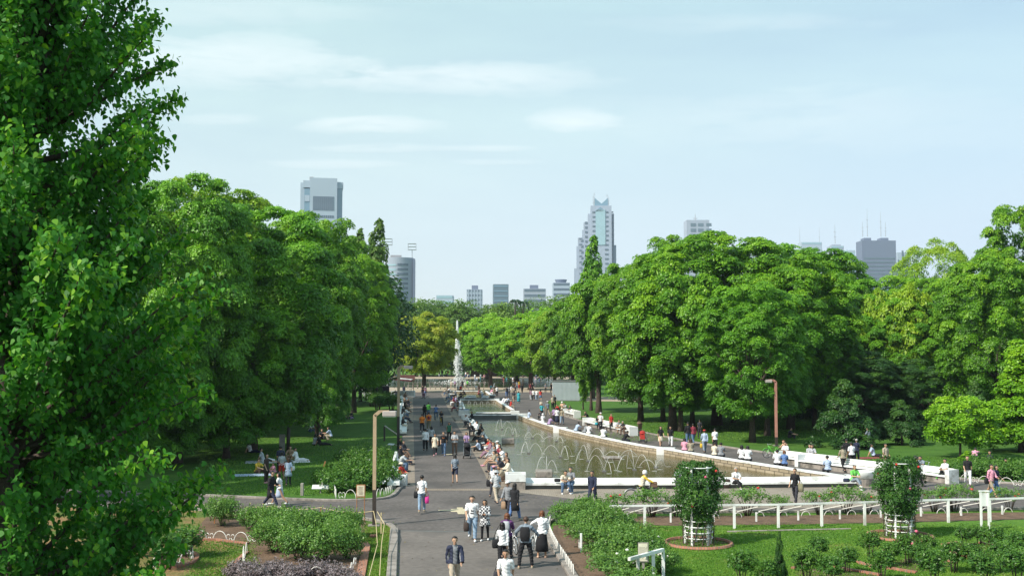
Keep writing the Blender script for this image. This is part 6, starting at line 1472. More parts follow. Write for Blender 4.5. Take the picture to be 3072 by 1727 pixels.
def bicycle(loc, rz, label, col='white', lean=0, basket=False):
    if col not in BIKES:
        t = thing('bicycle', label, 'bicycle', (0, 0, 0)); mm = {'white': M['white_paint'], 'yellow': CM.get('yellow') or cm('yellow'), 'green': mat('green_frame_paint', (.12, .5, .06), .35), 'grey': M['steel'], 'red': mat('red_frame_paint', (.5, .04, .03), .35)}[col]
        for x in (-.53, .53):
            wh = MB().tube([(x, -.03, .34), (x, .03, .34)], .03, 8).build('wheel', M['steel'], t)
            MB().torus((x, 0, .34), .315, .018, 'Y', 32, 6).build('tyre', M['black'], wh, True); MB().torus((x, 0, .34), .29, .011, 'Y', 32, 5).build('rim', M['steel'], wh, True)
            sp = MB(); [sp.tube([(x, 0, .34), (x + .29*math.cos(a), 0, .34 + .29*math.sin(a))], .0035, 4) for a in np.linspace(0, 2*math.pi, 17)[:-1]]; sp.build('spokes', M['steel'], wh)
        f = MB(); hb = (-.42, 0, .84); bbk = (.05, 0, .30); st = (.19, 0, .76); rw = (.53, 0, .34)
        for a, b, r in ((hb, bbk, .02), ((-.4, 0, .78), st, .016), (bbk, st, .017), (bbk, rw, .012), (st, rw, .01), ((-.43, 0, .88), (-.37, 0, .66), .02)): f.tube([a, b], r, 7)
        f.tube([(-.37, 0, .68), (-.45, .05, .5), (-.53, .05, .34)], .013, 6).tube([(-.37, 0, .68), (-.45, -.05, .5), (-.53, -.05, .34)], .013, 6)
        f.build('frame', mm, t, True)
        MB().tube([(-.30, -.27, .98), (-.40, -.2, 1.0), (-.45, 0, .97), (-.40, .2, 1.0), (-.30, .27, .98)], .013, 6).tube([(-.45, 0, .97), (-.43, 0, .86)], .015, 6).build('handlebar', M['steel'], t, True)
        MB().ball((.24, 0, .86), (.14, .075, .035), 10, 6).tube([(.19, 0, .74), (.215, 0, .84)], .014, 6).build('saddle', M['black'], t, True)
        MB().torus((.05, 0, .30), .085, .01, 'Y', 18, 5).tube([(.05, -.08, .3), (.14, -.08, .16)], .011, 5).tube([(.05, .08, .3), (-.04, .08, .44)], .011, 5).build('crank', M['steel'], t, True)
        for x in (-.53, .53): MB().torus((x, 0, .34), .36, .018, 'Y', 14, 5, a0=.35, a1=2.6).build('mudguard', mm, t, True)
        BIKES[col] = t; o = t
    else: o = copy_tree(BIKES[col])
    for ch in [c for c in o.children if c.name.startswith('basket')]: bpy.data.objects.remove(ch)
    o.location = loc; o.rotation_euler = (lean, 0, rz); o['label'] = label; o['group'] = 'bicycles in the park'
    if basket: MB().box((-.62, 0, .92), (.3, .36, .24)).build('basket', cm('brown'), o)
    return o
def stroller(loc, rz, label, col='black'):
    t = thing('stroller', label, 'stroller', loc, rz)
    for x in (-.25, .25):
        for y in (-.32, .34): MB().torus((x, y, .11), .085, .024, 'X', 16, 6).build('wheel', M['black'], t, True)
        MB().tube([(x, -.32, .12), (x, .0, .5), (x, .42, 1.02)], .013, 6).build('side_frame', M['steel'], t); MB().tube([(x, .34, .12), (x, 0, .55)], .012, 6).build('side_frame', M['steel'], t)
    MB().tube([(-.25, .42, 1.02), (.25, .42, 1.02)], .018, 6).build('handle', M['black'], t)
    MB().add([(-.21, -.28, .42), (.21, -.28, .42), (.21, .12, .40), (-.21, .12, .40), (-.2, .26, .86), (.2, .26, .86), (-.21, -.28, .34), (.21, -.28, .34), (.21, .18, .32), (-.21, .18, .32), (-.2, .33, .84), (.2, .33, .84)],
             [(0,1,2,3), (3,2,5,4), (6,9,8,7), (9,10,11,8), (4,5,11,10), (0,6,7,1), (0,3,9,6), (1,7,8,2), (3,4,10,9), (2,8,11,5)]).build('seat', cm(col), t)
    MB().lathe([(.25, 0), (.25, .06), (.2, .18), (.1, .25), (0, .27)], (0, .12, .78), 14, sy=1.0).build('hood', cm(col), t, True)
    MB().box((0, .1, .2), (.38, .4, .1)).build('basket', cm('dark'), t)
    return t
def at(c, x, y, z=0): p = g(c, x, y, z); return (p.x, p.y, z)
CRW = 'people walking on the central path'
# ---- foreground walkers
def backpack(p_, label, col, sc=1):   # worn on the back of a standing person object
    f = p_.rotation_euler.z; d = Vector((-math.sin(f), math.cos(f), 0)) * .19; return bag((p_.location.x + d.x, p_.location.y + d.y, 0), label, col, .30*sc, .17, .42*sc, 1.2, 0, 'backpack', f, 'backpack')
def side_bag(p_, label, col, side=1, w=.34, h=.3, z=.85, strap=.6, fwd=0, name='shoulder_bag', cat='bag', d_=.24):
    f = p_.rotation_euler.z; X = Vector((math.cos(f), math.sin(f), 0)) * side * d_; Y_ = Vector((math.sin(f), -math.cos(f), 0)) * fwd; return bag((p_.location.x + X.x + Y_.x, p_.location.y + X.y + Y_.y, 0), label, col, w*.85, .17, h, z, strap, name, f, cat, -side*.17 if strap > .3 else 0)
a = P('B', 690, 660, 'walk', 180, 'white', 'ljeans', 'man in white shirt and pale jeans walking away with a black shoulder bag', h=1.74, shoes='khaki')
side_bag(a, 'big black shoulder bag hanging at the left hip of the man in pale jeans', 'black', 1); side_bag(a, 'bright pink bag carried by the man walking away in pale jeans', 'hotpink', -1, .22, .34, .62, .2, cat='bag', name='carrier_bag')
a = P('B', 1322, 1005, 'walk2', 3, 'white', 'ljeans', 'man in white printed t-shirt and jeans walking towards us beside the plaid-dressed woman', h=1.76, shoes='white')
MB().box((0, -.142, 1.27), (.09, .012, .10)).box((.01, -.14, 1.15), (.10, .012, .07)).box((0, -.14, 1.05), (.12, .012, .04)).build('print', cm('dark'), a)
side_bag(a, 'brown tote bag in the hand of the man in the printed t-shirt', 'dbrown', -1, .26, .36, .55, .22, name='tote_bag')
P('B', 1480, 1008, 'hold', -3, 'plaid', 'black', 'woman in a black and white plaid dress and black leggings with folded arms', h=1.60, sleeve='long', btype='leggings', hs='bob', shoes='white', extra=(('dress', 'plaid'),))
a = P('B', 1100, 1640, 'walk', 12, 'grey', 'beige', 'man in an open navy jacket over a grey sweater at the bottom centre', h=1.70, sleeve='long')
D_ = fig('walk'); 
jk = link('jacket', D_['long'].copy(), None, a); jk.scale = (1.14, 1.24, 1.0); jk.location = (0, .01, .004)
bmj = bmesh.new(); bmj.from_mesh(jk.data); bmesh.ops.delete(bmj, geom=[f for f in bmj.faces if abs(f.calc_center_median().x) < .075 and f.calc_center_median().y < 0.0], context='FACES'); bmj.to_mesh(jk.data); bmj.free(); setm(jk, cm('navy'))
a = P('B', 1740, 1845, 'walk2', -6, 'white', 'khaki', 'young man in a white henley shirt with a dark shoulder strap at the bottom edge', h=1.68)
side_bag(a, 'dark bag slung over the shoulder of the young man in the henley shirt', 'dark', -1, .3, .3, .9, .62)
a = P('B', 1755, 1230, 'push', 172, 'purple', 'dark', 'woman in a purple cardigan with a grey backpack pushing a bicycle', h=1.62, hair='auburn', hs='bob', sleeve='long'); backpack(a, 'grey backpack on the woman in the purple cardigan', 'lgrey', .85)
a = P('B', 1700, 1350, 'walk', 180, 'white', 'black', 'woman in a white long-sleeved top and black trousers seen from behind', h=1.56, hs='long', sleeve='long'); side_bag(a, 'black shoulder bag of the woman in the white long-sleeved top', 'black', 1, .3, .3, .85, .55)
a = P('B', 1990, 1345, 'wide', 178, 'bgrey', 'black', 'stocky man with arms spread wearing a black backpack and black trousers', h=1.76, hair='brown', sleeve='long', shoes='khaki'); backpack(a, 'black backpack on the stocky man with spread arms', 'black', 1.15)
P('B', 2195, 1215, 'reach', 176, 'white', 'black', 'woman in a white turtleneck and black knee-length skirt reaching for a bicycle', h=1.66, hair='auburn', hs='bob', sleeve='long', btype='longskirt', shoes='peach')
bicycle(at('B', 1822, 1150), rad(-74), 'white bicycle pushed by the woman in purple, left of the stocky man', 'white', rad(4)); bicycle(at('B', 2100, 1150), rad(-104), 'white bicycle between the stocky man and the woman in a black skirt', 'white', rad(-4))
P('B', 1850, 765, 'walk', 150, 'black', 'blue', 'long-haired woman in a long black cardigan walking away', h=1.66, hs='long', sleeve='long', extra=(('coat', 'black'),), shoes='beige')
a = P('B', 1775, 740, 'walk2', -40, 'grey', 'dark', 'man in a white cap and grey jacket bending his head beside the woman in black', h=1.70, sleeve='long', hat=('cap', 'white')); side_bag(a, 'round tan and pink bag carried by the man in the white cap', 'tan', -1, .3, .34, .62, .15, name='tote_bag')
P('B', 1625, 550, 'stride', 200, 'lgrey', 'beige', 'older man in a grey cap and beige trousers striding past the planter', h=1.66, hat=('hat', 'lgrey'))
a = P('B', 1590, 470, 'walk', 165, 'white', 'dark', 'person in a pink cap and white shirt walking along the crowded bench', h=1.62, hat=('cap', 'pink')); side_bag(a, 'black handbag hanging from the person in the pink cap', 'black', 1, .34, .34, .75, .5, name='handbag')
P('B', 1105, 290, 'walk2', 184, 'bgrey', 'navy', 'person in a grey shirt and dark shorts walking away alone up the path', h=1.62, hs='bob', btype='shorts', shoes='brown')
# ---- middle walkers
P('A', 728, 1255, 'walk', 184, 'white', 'black', 'man in a white shirt and black trousers walking away with his shirt tucked in', h=1.70, sleeve='long', group=CRW)
P('A', 803, 1208, 'walk2', 180, 'lgrey', 'dark', 'woman with a long ponytail in a grey t-shirt walking away', h=1.66, hs='long', group=CRW)
a = P('A', 848, 1310, 'walk', 4, 'cream', 'black', 'woman in a flowered top and black leggings carrying a dark bag', h=1.58, hs='long', btype='leggings', group=CRW, extra=(('dress', 'cream'),), shoes='pink'); side_bag(a, 'dark bag on the arm of the woman in the flowered top', 'dbrown', 1, .36, .42, .9, .3)
a = P('A', 955, 1308, 'walk2', -2, 'black', 'jeans', 'man in a black t-shirt with an orange print and flared jeans', h=1.72, group=CRW, shoes='blue'); MB().box((0, -.145, 1.27), (.15, .012, .05)).build('print', cm('orange'), a)
P('A', 1092, 1300, 'hold', 6, 'lgrey', 'brown', 'man in a grey t-shirt holding something to his chest', h=1.70, group=CRW)
P('A', 1025, 1140, 'walk', -4, 'dgreen', 'black', 'woman in a dark green tank top and black leggings', h=1.64, hair='brown', hs='bob', sleeve='tank', btype='leggings', group=CRW)
P('A', 1240, 1290, 'push', 0, 'lilac', 'dark', 'woman in a lilac shirt pushing a black stroller towards us', h=1.62, hair='brown', hs='bob', group=CRW); stroller(at('A', 1246, 1340), 0, 'black stroller pushed by the woman in lilac')
P('A', 688, 1020, 'walk', 188, 'orange', 'dark', 'left one of two men in orange t-shirts walking away', h=1.70, group=CRW, shoes='white')
a = P('A', 770, 990, 'walk2', 180, 'orange', 'olive', 'right one of two men in orange t-shirts, with a small backpack', h=1.70, group=CRW, shoes='white'); backpack(a, 'small brown backpack on the man in orange', 'dred', .7)
P('A', 718, 850, 'walk', 186, 'black', 'black', 'person all in black walking beside the one in bright green', h=1.62, hs='bob', sleeve='long', group=CRW)
P('A', 766, 832, 'walk2', 178, 'green', 'jeans', 'man in a bright green sweatshirt walking away', h=1.70, sleeve='long', group=CRW)
P('A', 858, 868, 'ride', 182, 'blue', 'jeans', 'cyclist in a blue shirt riding away up the central path', h=1.68, group=CRW); p = g('A', 858, 868); bicycle((p.x, p.y, 0), rad(-88), 'grey bicycle ridden away by the person in blue', 'grey')
P('A', 925, 935, 'ride', 2, 'black', 'dark', 'child in black riding a yellow bicycle towards us', h=1.5, hs='bob', group=CRW); p = g('A', 925, 935); bicycle((p.x, p.y, 0), rad(88), 'small yellow bicycle ridden by the child in black', 'yellow')
P('A', 695, 560, 'push', 10, 'black', 'dark', 'dark-dressed person pushing a stroller at the far end of the path', h=1.68); P('A', 728, 570, 'walk', 0, 'mauve', 'blue', 'person in a pale hat and brown top beside the distant stroller', h=1.62, hat=('hat', 'cream'))
stroller(at('A', 705, 602), 0, 'distant stroller with a pink cover at the far end of the path', 'mauve')
# ---- left bench sitters (face the path = +X)
LB_ = 'people sitting on the left path benches'
for c, x, y, pose, f, top, bot, lab, kw in (
 ('B', 420, 200, 'sit', 62, 'red', 'jeans', 'woman in a red shirt and pale hat at the near end of the left bench', dict(hat=('hat', 'cream'), hs='bob', sleeve='long', btype='shorts', h=1.58)),
 ('Q', 700, 1250, 'sit', 78, 'black', 'cream', 'long-haired woman with a cream skirt on the bench behind the dark post', dict(hs='long', sleeve='long')),
 ('Q', 760, 1090, 'sitlegs', 80, 'grey', 'navy', 'person in grey with outstretched dark jeans beside the woman with long hair', {}),
 ('A', 400, 1235, 'sit', 70, 'black', 'dark', 'dark-haired person in black at the upper end of the near left bench', dict(sleeve='long')),
 ('A', 440, 1275, 'sitcross', 55, 'dark', 'brown', 'person with a striped hat sitting in the middle of the near left bench', dict(sleeve='long', hs='bob')),
 ('A', 420, 1340, 'sitlegs', 75, 'black', 'navy', 'man in black stretching his dark jeans out into the path', dict(sleeve='long')),
 ('A', 405, 1420, 'sitfwd', 85, 'lgrey', 'jeans', 'person bent forward in grey between the stretched legs and the woman in red', {}),
 ('Q', 700, 960, 'sit', 80, 'black', 'black', 'person with a black head of hair and black top beside the white-clad one', dict(hs='long', sleeve='long')),
 ('Q', 745, 990, 'sitfwd', 85, 'white', 'jeans', 'person in white leaning forward behind the second lamp post', dict(sleeve='long')),
 ('Q', 770, 870, 'sitcross', 85, 'dbrown', 'tan', 'brown-clad person sitting cross-legged on the far left bench', {}),
 ('Q', 755, 800, 'sit', 85, 'black', 'dark', 'dark figure in the middle of the far left bench', dict(hs='long')),
 ('Q', 790, 745, 'sitfwd', 75, 'black', 'navy', 'figure in black leaning over a white bag on the far left bench', dict(sleeve='long')),
 ('Q', 790, 680, 'sit', 80, 'white', 'dark', 'person in white sleeves on the far left bench', dict(sleeve='long')),
 ('Q', 740, 690, 'sit', 90, 'peach', 'dark', 'half hidden person in pale pink on the far left bench', {}),
 ('Q', 760, 610, 'sit', 85, 'dark', 'brown', 'person at the upper end of the far left bench', {}),
 ('Q', 730, 560, 'sitfwd', 85, 'tan', 'dark', 'smallest figure at the very top of the far left bench', {})):
    P(c, x, y, pose, f, top, bot, lab, group=LB_, **kw)
P('Q', 735, 520, 'stand', 170, 'navy', 'navy', 'person in navy standing at the top of the left benches', h=1.66, sleeve='long')
P('Q', 555, 680, 'walk', 20, 'grey', 'dark', 'grey-topped woman standing between the pillar and the second lamp post', h=1.62, hs='long'); P('Q', 470, 590, 'bend', 60, 'black', 'dark', 'person in black stooping beside the black pillar', h=1.6, sleeve='long')
P('Q', 225, 480, 'stand', 20, 'black', 'jeans', 'man in black standing behind the black pillar at the stall', h=1.74, sleeve='long')
# ---- sitters on the left side of the big pool (face the path = -X)
PB_ = 'people sitting along the left side of the pools'
for c, x, y, pose, f, top, bot, lab, kw in (
 ('P', 700, 1235, 'sitfwd', -78, 'white', 'dark', 'man in a white shirt bent low at the far corner of the big pool', dict(sleeve='long')),
 ('P', 790, 1160, 'sit', -70, 'black', 'dark', 'person in black beside the man bent low', dict(sleeve='long')),
 ('R', 360, 160, 'sitfwd', -85, 'black', 'dark', 'person in black leaning into the group of three on the pool bench', dict(sleeve='long')),
 ('R', 560, 330, 'sit', -70, 'lgrey', 'dark', 'person in pale grey just past the one with very long black legs', {}),
 ('R', 745, 520, 'sitfwd', -74, 'red', 'jeans', 'person in a red top between the dozing one and the grey sweater', dict(hs='bob')),
 ('R', 870, 620, 'sit', -72, 'white', 'khaki', 'person in a white cap above the one in dark red', dict(hat=('cap', 'white'))),
 ('R', 905, 800, 'sitfwd', -78, 'khaki', 'brown', 'person in khaki hunched below the one in dark red', dict(hair='brown', hs='bob')),
 ('R', 880, 900, 'sit', -74, 'bgrey', 'jeans', 'person in blue-grey seated behind the pink cap', {}),
 ('R', 1050, 890, 'sit', -70, 'brown', 'black', 'person with long brown hair above the black dress', dict(hs='long', hair='brown')),
 ('P', 160, 560, 'sit', -75, 'white', 'jeans', 'person in white between the second and third pools', {}),
 ('P', 390, 800, 'sitlegs', -78, 'brown', 'navy', 'person in brown stretching navy legs by the second pool', {}),
 ('R', 440, 150, 'sit', -80, 'white', 'cream', 'woman in white in the group of three on the pool bench', dict(hs='long', sleeve='long')),
 ('R', 520, 200, 'sit', -75, 'dark', 'black', 'person in black at the right of the group of three', dict(hs='bob', sleeve='long')),
 ('R', 480, 275, 'sitlegs', -62, 'black', 'black', 'person with very long black legs stretched towards the path', dict(sleeve='long', shoes='brown')),
 ('R', 640, 440, 'sitfwd', -70, 'black', 'dark', 'dark-haired person dozing over a black bag on the pool bench', dict(sleeve='long')),
 ('R', 690, 590, 'sitlegs', -78, 'mauve', 'mauve', 'person in a mauve shirt with legs stretched out', dict(sleeve='long')),
 ('R', 790, 650, 'sitcross', -70, 'grey', 'lgrey', 'brown-haired person in a grey sweater seated beside the mauve shirt', dict(hair='auburn', hs='bob', sleeve='long')),
 ('R', 780, 740, 'sitlegs', -72, 'lgrey', 'lblue', 'barefoot person in grey shorts with bare legs stretched out', dict(btype='shorts', shoes='pink')),
 ('R', 910, 690, 'sit', -65, 'dred', 'brown', 'person in dark red with long hair next to a white bag', dict(hs='long', sleeve='long')),
 ('R', 1010, 740, 'sitfwd', -68, 'white', 'khaki', 'man in a white shirt leaning forward near the water', {}),
 ('R', 800, 850, 'sit', -75, 'khaki', 'dark', 'person in khaki and grey above the pink cap', {}),
 ('R', 990, 960, 'sitfwd', -72, 'dark', 'dark', 'dark-haired person in a black dress near the planter', dict(hs='long')),
 ('R', 1090, 1030, 'sit', -80, 'cream', 'beige', 'person in a striped pale top right beside the square planter', dict(hs='long', sleeve='long')),
 ('R', 985, 1150, 'sitfwd', -60, 'khaki', 'brown', 'crouching person half hidden behind the striding older man', dict(btype='shorts')),
 ('P', 230, 640, 'sitlegs', -75, 'blue', 'jeans', 'person in blue at the far left side of the second pool', {}),
 ('P', 290, 700, 'sit', -75, 'dred', 'white', 'person in dark red and white trousers on the second pool bench', {}),
 ('P', 355, 680, 'sit', -70, 'lilac', 'brown', 'person in lilac on the second pool bench', dict(sleeve='long')),
 ('P', 430, 750, 'sitfwd', -75, 'lilac', 'dark', 'person in a lilac shirt second from the near end of the second pool bench', dict(hat=('hat', 'white'))),
 ('P', 510, 800, 'sit', -75, 'white', 'cream', 'woman all in white at the near end of the second pool bench', dict(hs='long', sleeve='long', hair='grey')),
 ('P', 330, 850, 'sit', -78, 'grey', 'dred', 'person in grey below the lilac pair by the second pool', {}),
 ('P', 90, 440, 'sitfwd', -75, 'beige', 'jeans', 'person in beige leaning forward at the left of the third pool', {}),
 ('P', 130, 360, 'sit', -75, 'dark', 'dark', 'dark-haired person in the row above the third pool', {}),
 ('P', 190, 400, 'sitfwd', -75, 'white', 'dark', 'person in white and dark trousers left of the third pool', {}),
 ('P', 340, 500, 'sit', -50, 'bgrey', 'dark', 'person in grey-blue on the left slab of the third pool', {}),
 ('P', 480, 550, 'sit', -30, 'black', 'dark', 'person in black on the third pool slab', {}),
 ('P', 590, 480, 'sitfwd', -120, 'black', 'black', 'person in black leaning sideways over the third pool', dict(sleeve='long')),
 ('P', 960, 480, 'sit', 40, 'red', 'dark', 'person in red sitting at the right of the third pool', dict(sleeve='long')),
 ('P', 1090, 450, 'sit', 150, 'olive', 'dark', 'person in olive behind the one in red', {})):
    P(c, x, y, pose, f, top, bot, lab, group=PB_, **kw)
P('R', 470, 570, 'ground', -95, 'lblue', 'black', 'person in a pale blue shirt sitting on the ground with knees up', h=1.66, hs='long')
P('P', 1060, 590, 'bend', -150, 'white', 'lblue', 'person in white bending over a slab at the third pool', h=1.65, sleeve='long')
# lying figure on the ledge
D_ = fig('lie'); p = g('P', 760, 905, .62)
a = person((p.x, p.y - .05, .66), 'lie', 0, 'navy', 'jeans', 'person in dark clothes lying flat on the white slab between the pools', h=1.72, sleeve='long')
a.rotation_euler = (rad(-90), 0, rad(90)); a.location = (p.x, p.y - .1, .66)
# ---- row of people by the pond
for i, (x, y, pose, f, top, bot, kw, lab) in enumerate((
 (215, 330, 'stand', 0, 'cream', 'beige', {}, 'standing person in cream left of the third pool head'), (315, 320, 'stand', 10, 'lilac', 'dark', {}, 'standing person in lilac beside the cream one'), (395, 340, 'sit', 160, 'lgrey', 'black', {}, 'person in grey sitting behind the third pool'),
 (470, 350, 'sit', 170, 'red', 'navy', dict(sleeve='long'), 'person in red sitting at the head of the third pool'), (515, 320, 'stand', 190, 'black', 'navy', {}, 'tall person in black standing behind the red one'), (590, 340, 'walk', 40, 'white', 'khaki', {}, 'person in white and khaki bending slightly behind the pools'),
 (655, 310, 'stand', 200, 'green', 'black', {}, 'person in a green shirt standing behind the pools'), (885, 330, 'sit', 20, 'white', 'cream', {}, 'person in white seated on the low bench left of the vase-shaped tree'), (970, 320, 'sit', 10, 'tan', 'dred', {}, 'person in tan seated beside the white one'),
 (1290, 330, 'sit', 20, 'teal', 'brown', {}, 'person in teal sitting at the foot of the vase-shaped tree'), (1370, 300, 'sit', 60, 'white', 'dark', dict(hat=('hood', 'white')), 'person in white sitting right of the vase-shaped trunk'), (1290, 430, 'sitfwd', 80, 'pink', 'white', {}, 'person in pale pink crouching near the white block'), (1350, 430, 'sitfwd', 40, 'khaki', 'brown', {}, 'person in khaki crouching beside the pale pink one'),
 (1455, 530, 'stand', 200, 'white', 'black', {}, 'standing person in a white shirt at the right end of the third pool'), (1720, 540, 'point', 200, 'dark', 'blue', dict(sleeve='long'), 'person in black and a long blue skirt standing in the plaza'), (1775, 530, 'stand', 170, 'grey', 'dark', {}, 'person in grey right of the blue skirt'),
 (1915, 320, 'stand', 0, 'dark', 'dark', {}, 'tall dark person in the back row of the plaza'), (2060, 330, 'stand', 20, 'yellow', 'red', {}, 'person in bright yellow in the back row'), (2000, 350, 'stand', -20, 'bgrey', 'jeans', {}, 'person in grey-blue left of the yellow shirt'), (2140, 440, 'walk', 190, 'black', 'black', dict(sleeve='long'), 'person in black with a red stripe walking right of the yellow shirt'),
 (1915, 700, 'walk', 185, 'dark', 'beige', dict(btype='shorts'), 'person in a dark top and beige shorts walking left of the teal woman'), (2045, 715, 'stand', 180, 'teal', 'teal', dict(hs='bob', btype='longskirt', extra=(('dress', 'teal'),)), 'woman in a bright teal dress standing in the plaza'),
 (1840, 360, 'sit', 30, 'white', 'beige', {}, 'person in white sitting in the back row'), (1955, 370, 'sit', 0, 'dark', 'dark', {}, 'small dark seated figure in the back row'))):
    P('P', x, y, pose, f, top, bot, lab, group='people gathered at the pond end of the plaza', **kw)
# right side of second pool
P('P', 1600, 690, 'sitfwd', 100, 'white', 'lilac', 'person in white bent forward on the right wall of the second pool'); P('P', 1660, 700, 'sitfwd', 95, 'white', 'dark', 'second person in white on the right wall of the second pool', hair='brown'); P('P', 1720, 690, 'sitfwd', 95, 'lblue', 'dark', 'person in pale blue on the right wall of the second pool')
P('P', 1830, 800, 'sit', 100, 'red', 'beige', 'person with pale hair wearing a red backpack on the second pool wall', hair='grey', hs='bob')
# crowd left of the shed
for x, y, pose, f, top, bot, lab, kw in ((30, 640, 'walk', 180, 'mauve', 'lgrey', 'person in mauve at the left of the crowd by the shed', {}), (90, 640, 'walk2', 184, 'white', 'black', 'man in a white shirt and dark trousers in the crowd by the shed', {}),
 (180, 645, 'walk', 178, 'white', 'ljeans', 'person in white with pale trousers beside him in the crowd', {}), (285, 650, 'walk2', 176, 'red', 'jeans', 'woman in a bright red top in the crowd by the shed', dict(hs='long', btype='skirt')), (420, 430, 'stand', 20, 'grey', 'dark', 'dark person standing by the low white rail', {}), (580, 430, 'stand', 0, 'black', 'black', 'dark figure at the left edge of the shed', {}),
 (10, 430, 'stand', 30, 'dred', 'dark', 'person in dark red behind the crowd', {}), (70, 420, 'stand', 10, 'black', 'dark', 'person in black with a white shirt front behind the crowd', {}),
 (315, 1130, 'walk', 20, 'teal', 'dark', 'woman in a teal top holding a pale bag by the curved wall', dict(hs='bob')), (480, 1060, 'walk2', 200, 'bgrey', 'khaki', 'man in a white cap and dark vest by the curved wall', dict(hat=('cap', 'white'))), (660, 1270, 'stand', 190, 'lilac', 'black', 'woman in a checked shirt and long black skirt', dict(btype='longskirt', hs='bob')),
 (735, 1290, 'stand', 170, 'white', 'navy', 'woman in white with a long navy skirt', dict(btype='longskirt', hs='bob')), (870, 1300, 'walk', 176, 'khaki', 'ljeans', 'person in a cream hat, khaki vest and pale jeans', dict(hat=('hat', 'cream'))), (610, 870, 'stand', 30, 'cream', 'dark', 'person in cream behind the two long-skirted women', {}), (670, 840, 'stand', 20, 'dark', 'dark', 'taller dark-haired person behind the long-skirted women', {}),
 (790, 920, 'sitfwd', -60, 'red', 'dark', 'person in dark red crouching at the short lawn bench', {}), (880, 860, 'sit', -40, 'peach', 'dark', 'person with a white towel on the head on the short lawn bench', dict(hat=('hood', 'white'))), (1000, 880, 'sitfwd', -50, 'lgrey', 'lgrey', 'person in grey slumped on the short lawn bench', {}), (1150, 950, 'sitfwd', -70, 'dark', 'dark', 'person in a black vest at the right end of the short lawn bench', {}),
 (310, 1180, 'squat', 200, 'dark', 'black', 'person squatting in the shade behind the curved wall', {}), (350, 1230, 'sit', 170, 'white', 'cream', 'bundled figure in white on the curved wall', dict(hat=('hood', 'white')))):
    P('T', x, y, pose, f, top, bot, lab, group='people between the shed and the curved wall', **kw)
bag(at('T', 300, 900), 'pale cloth bag held by the woman in teal', 'cream', .4, .15, .35, .85, .25, 'cloth_bag')
# right wall sitters & walkway people
RW = 'people sitting on the curved right pool wall'
for c, x, y, pose, f, top, bot, lab, kw in (('C', 350, 845, 'sit', 120, 'lblue', 'beige', 'man in a pale blue shirt alone on the far end of the curved wall', {}), ('C', 600, 925, 'sitfwd', 130, 'lilac', 'dark', 'person in lilac on the curved wall with head bowed', dict(hair='brown')),
 ('C', 935, 1005, 'sitfwd', 130, 'lblue', 'dark', 'person in pale blue first of three on the curved wall', {}), ('C', 1045, 1025, 'sitfwd', 140, 'grey', 'dark', 'person in grey in the middle of three on the curved wall', {}), ('C', 1095, 1040, 'sit', 140, 'white', 'khaki', 'person in white last of three on the curved wall', {}),
 ('C', 1275, 1080, 'sit', 150, 'white', 'dark', 'person in white alone halfway along the curved wall', dict(hs='bob')), ('C', 1530, 1125, 'sitfwd', 110, 'black', 'dark', 'person in black sitting sideways on the curved wall', {}),
 ('W', 598, 790, 'sit', 160, 'pink', 'dark', 'woman in pink on the curved wall beside a beige one', dict(hs='bob')), ('W', 670, 800, 'sit', 160, 'khaki', 'dark', 'long-haired woman in beige on the curved wall', dict(hs='long', hair='brown')), ('W', 950, 845, 'sit', 165, 'cream', 'dark', 'person in cream beside the grey checked shirt', {}), ('W', 1025, 850, 'sit', 165, 'grey', 'dark', 'person in a grey checked shirt on the curved wall', {}),
 ('W', 1272, 885, 'sit', 165, 'white', 'dark', 'left one of a pair in white on the curved wall', dict(hs='long')), ('W', 1340, 895, 'sit', 165, 'white', 'dark', 'right one of a pair in white on the curved wall', dict(hs='bob')), ('W', 1690, 945, 'sit', 170, 'white', 'dark', 'person in white next to the blue-shirted one on the curved wall', {}), ('W', 1775, 955, 'sit', 170, 'blue', 'dark', 'brown-haired person in blue-violet on the curved wall', dict(hair='auburn', hs='bob')),
 ('W', 2285, 1025, 'sit', 175, 'lblue', 'dark', 'person in a pale checked shirt near the end of the curved wall', {})):
    p = g(c, x, y, .52); person((p.x + .05, p.y + .18, .08), pose, f, top, bot, lab, group=RW, **kw)
a = P('W', 322, 745, 'walk', 10, 'black', 'cream', 'woman in a black top and white skirt, left of two by the pier block', h=1.62, hs='long', btype='skirt'); a = P('W', 438, 745, 'walk2', -5, 'black', 'white', 'woman in a black top and white trousers, right of two by the pier block', h=1.62, hs='bob')
P('W', 645, 720, 'stand', 190, 'black', 'jeans', 'bulky person in black and jeans standing before the dark trunks', h=1.8, sleeve='long'); P('W', 705, 720, 'walk', 200, 'dred', 'jeans', 'person in dark red close beside the bulky one in black', h=1.7, sleeve='long'); P('W', 780, 640, 'stand', 160, 'dark', 'dark', 'shadowed figure further back under the trees', h=1.6)
a = P('W', 838, 815, 'walk', 186, 'lblue', 'bgrey', 'man in a red cap and pale blue shirt walking away', h=1.70, sleeve='long', hat=('cap', 'red')); side_bag(a, 'yellow bag carried by the man in the red cap', 'yellow', 1, .25, .32, .55, .2, name='carrier_bag')
P('W', 960, 800, 'walk2', 180, 'white', 'black', 'broad man in a loose white shirt walking away', h=1.74)
P('C', 1250, 1000, 'walk', 0, 'white', 'dark', 'man in a white vest and white cap standing before the slatted bench', h=1.72, hat=('cap', 'white')); bag(at('C', 1195, 990), 'pale green bag beside the man in the white vest', 'teal', .28, .12, .25, .6, .2)
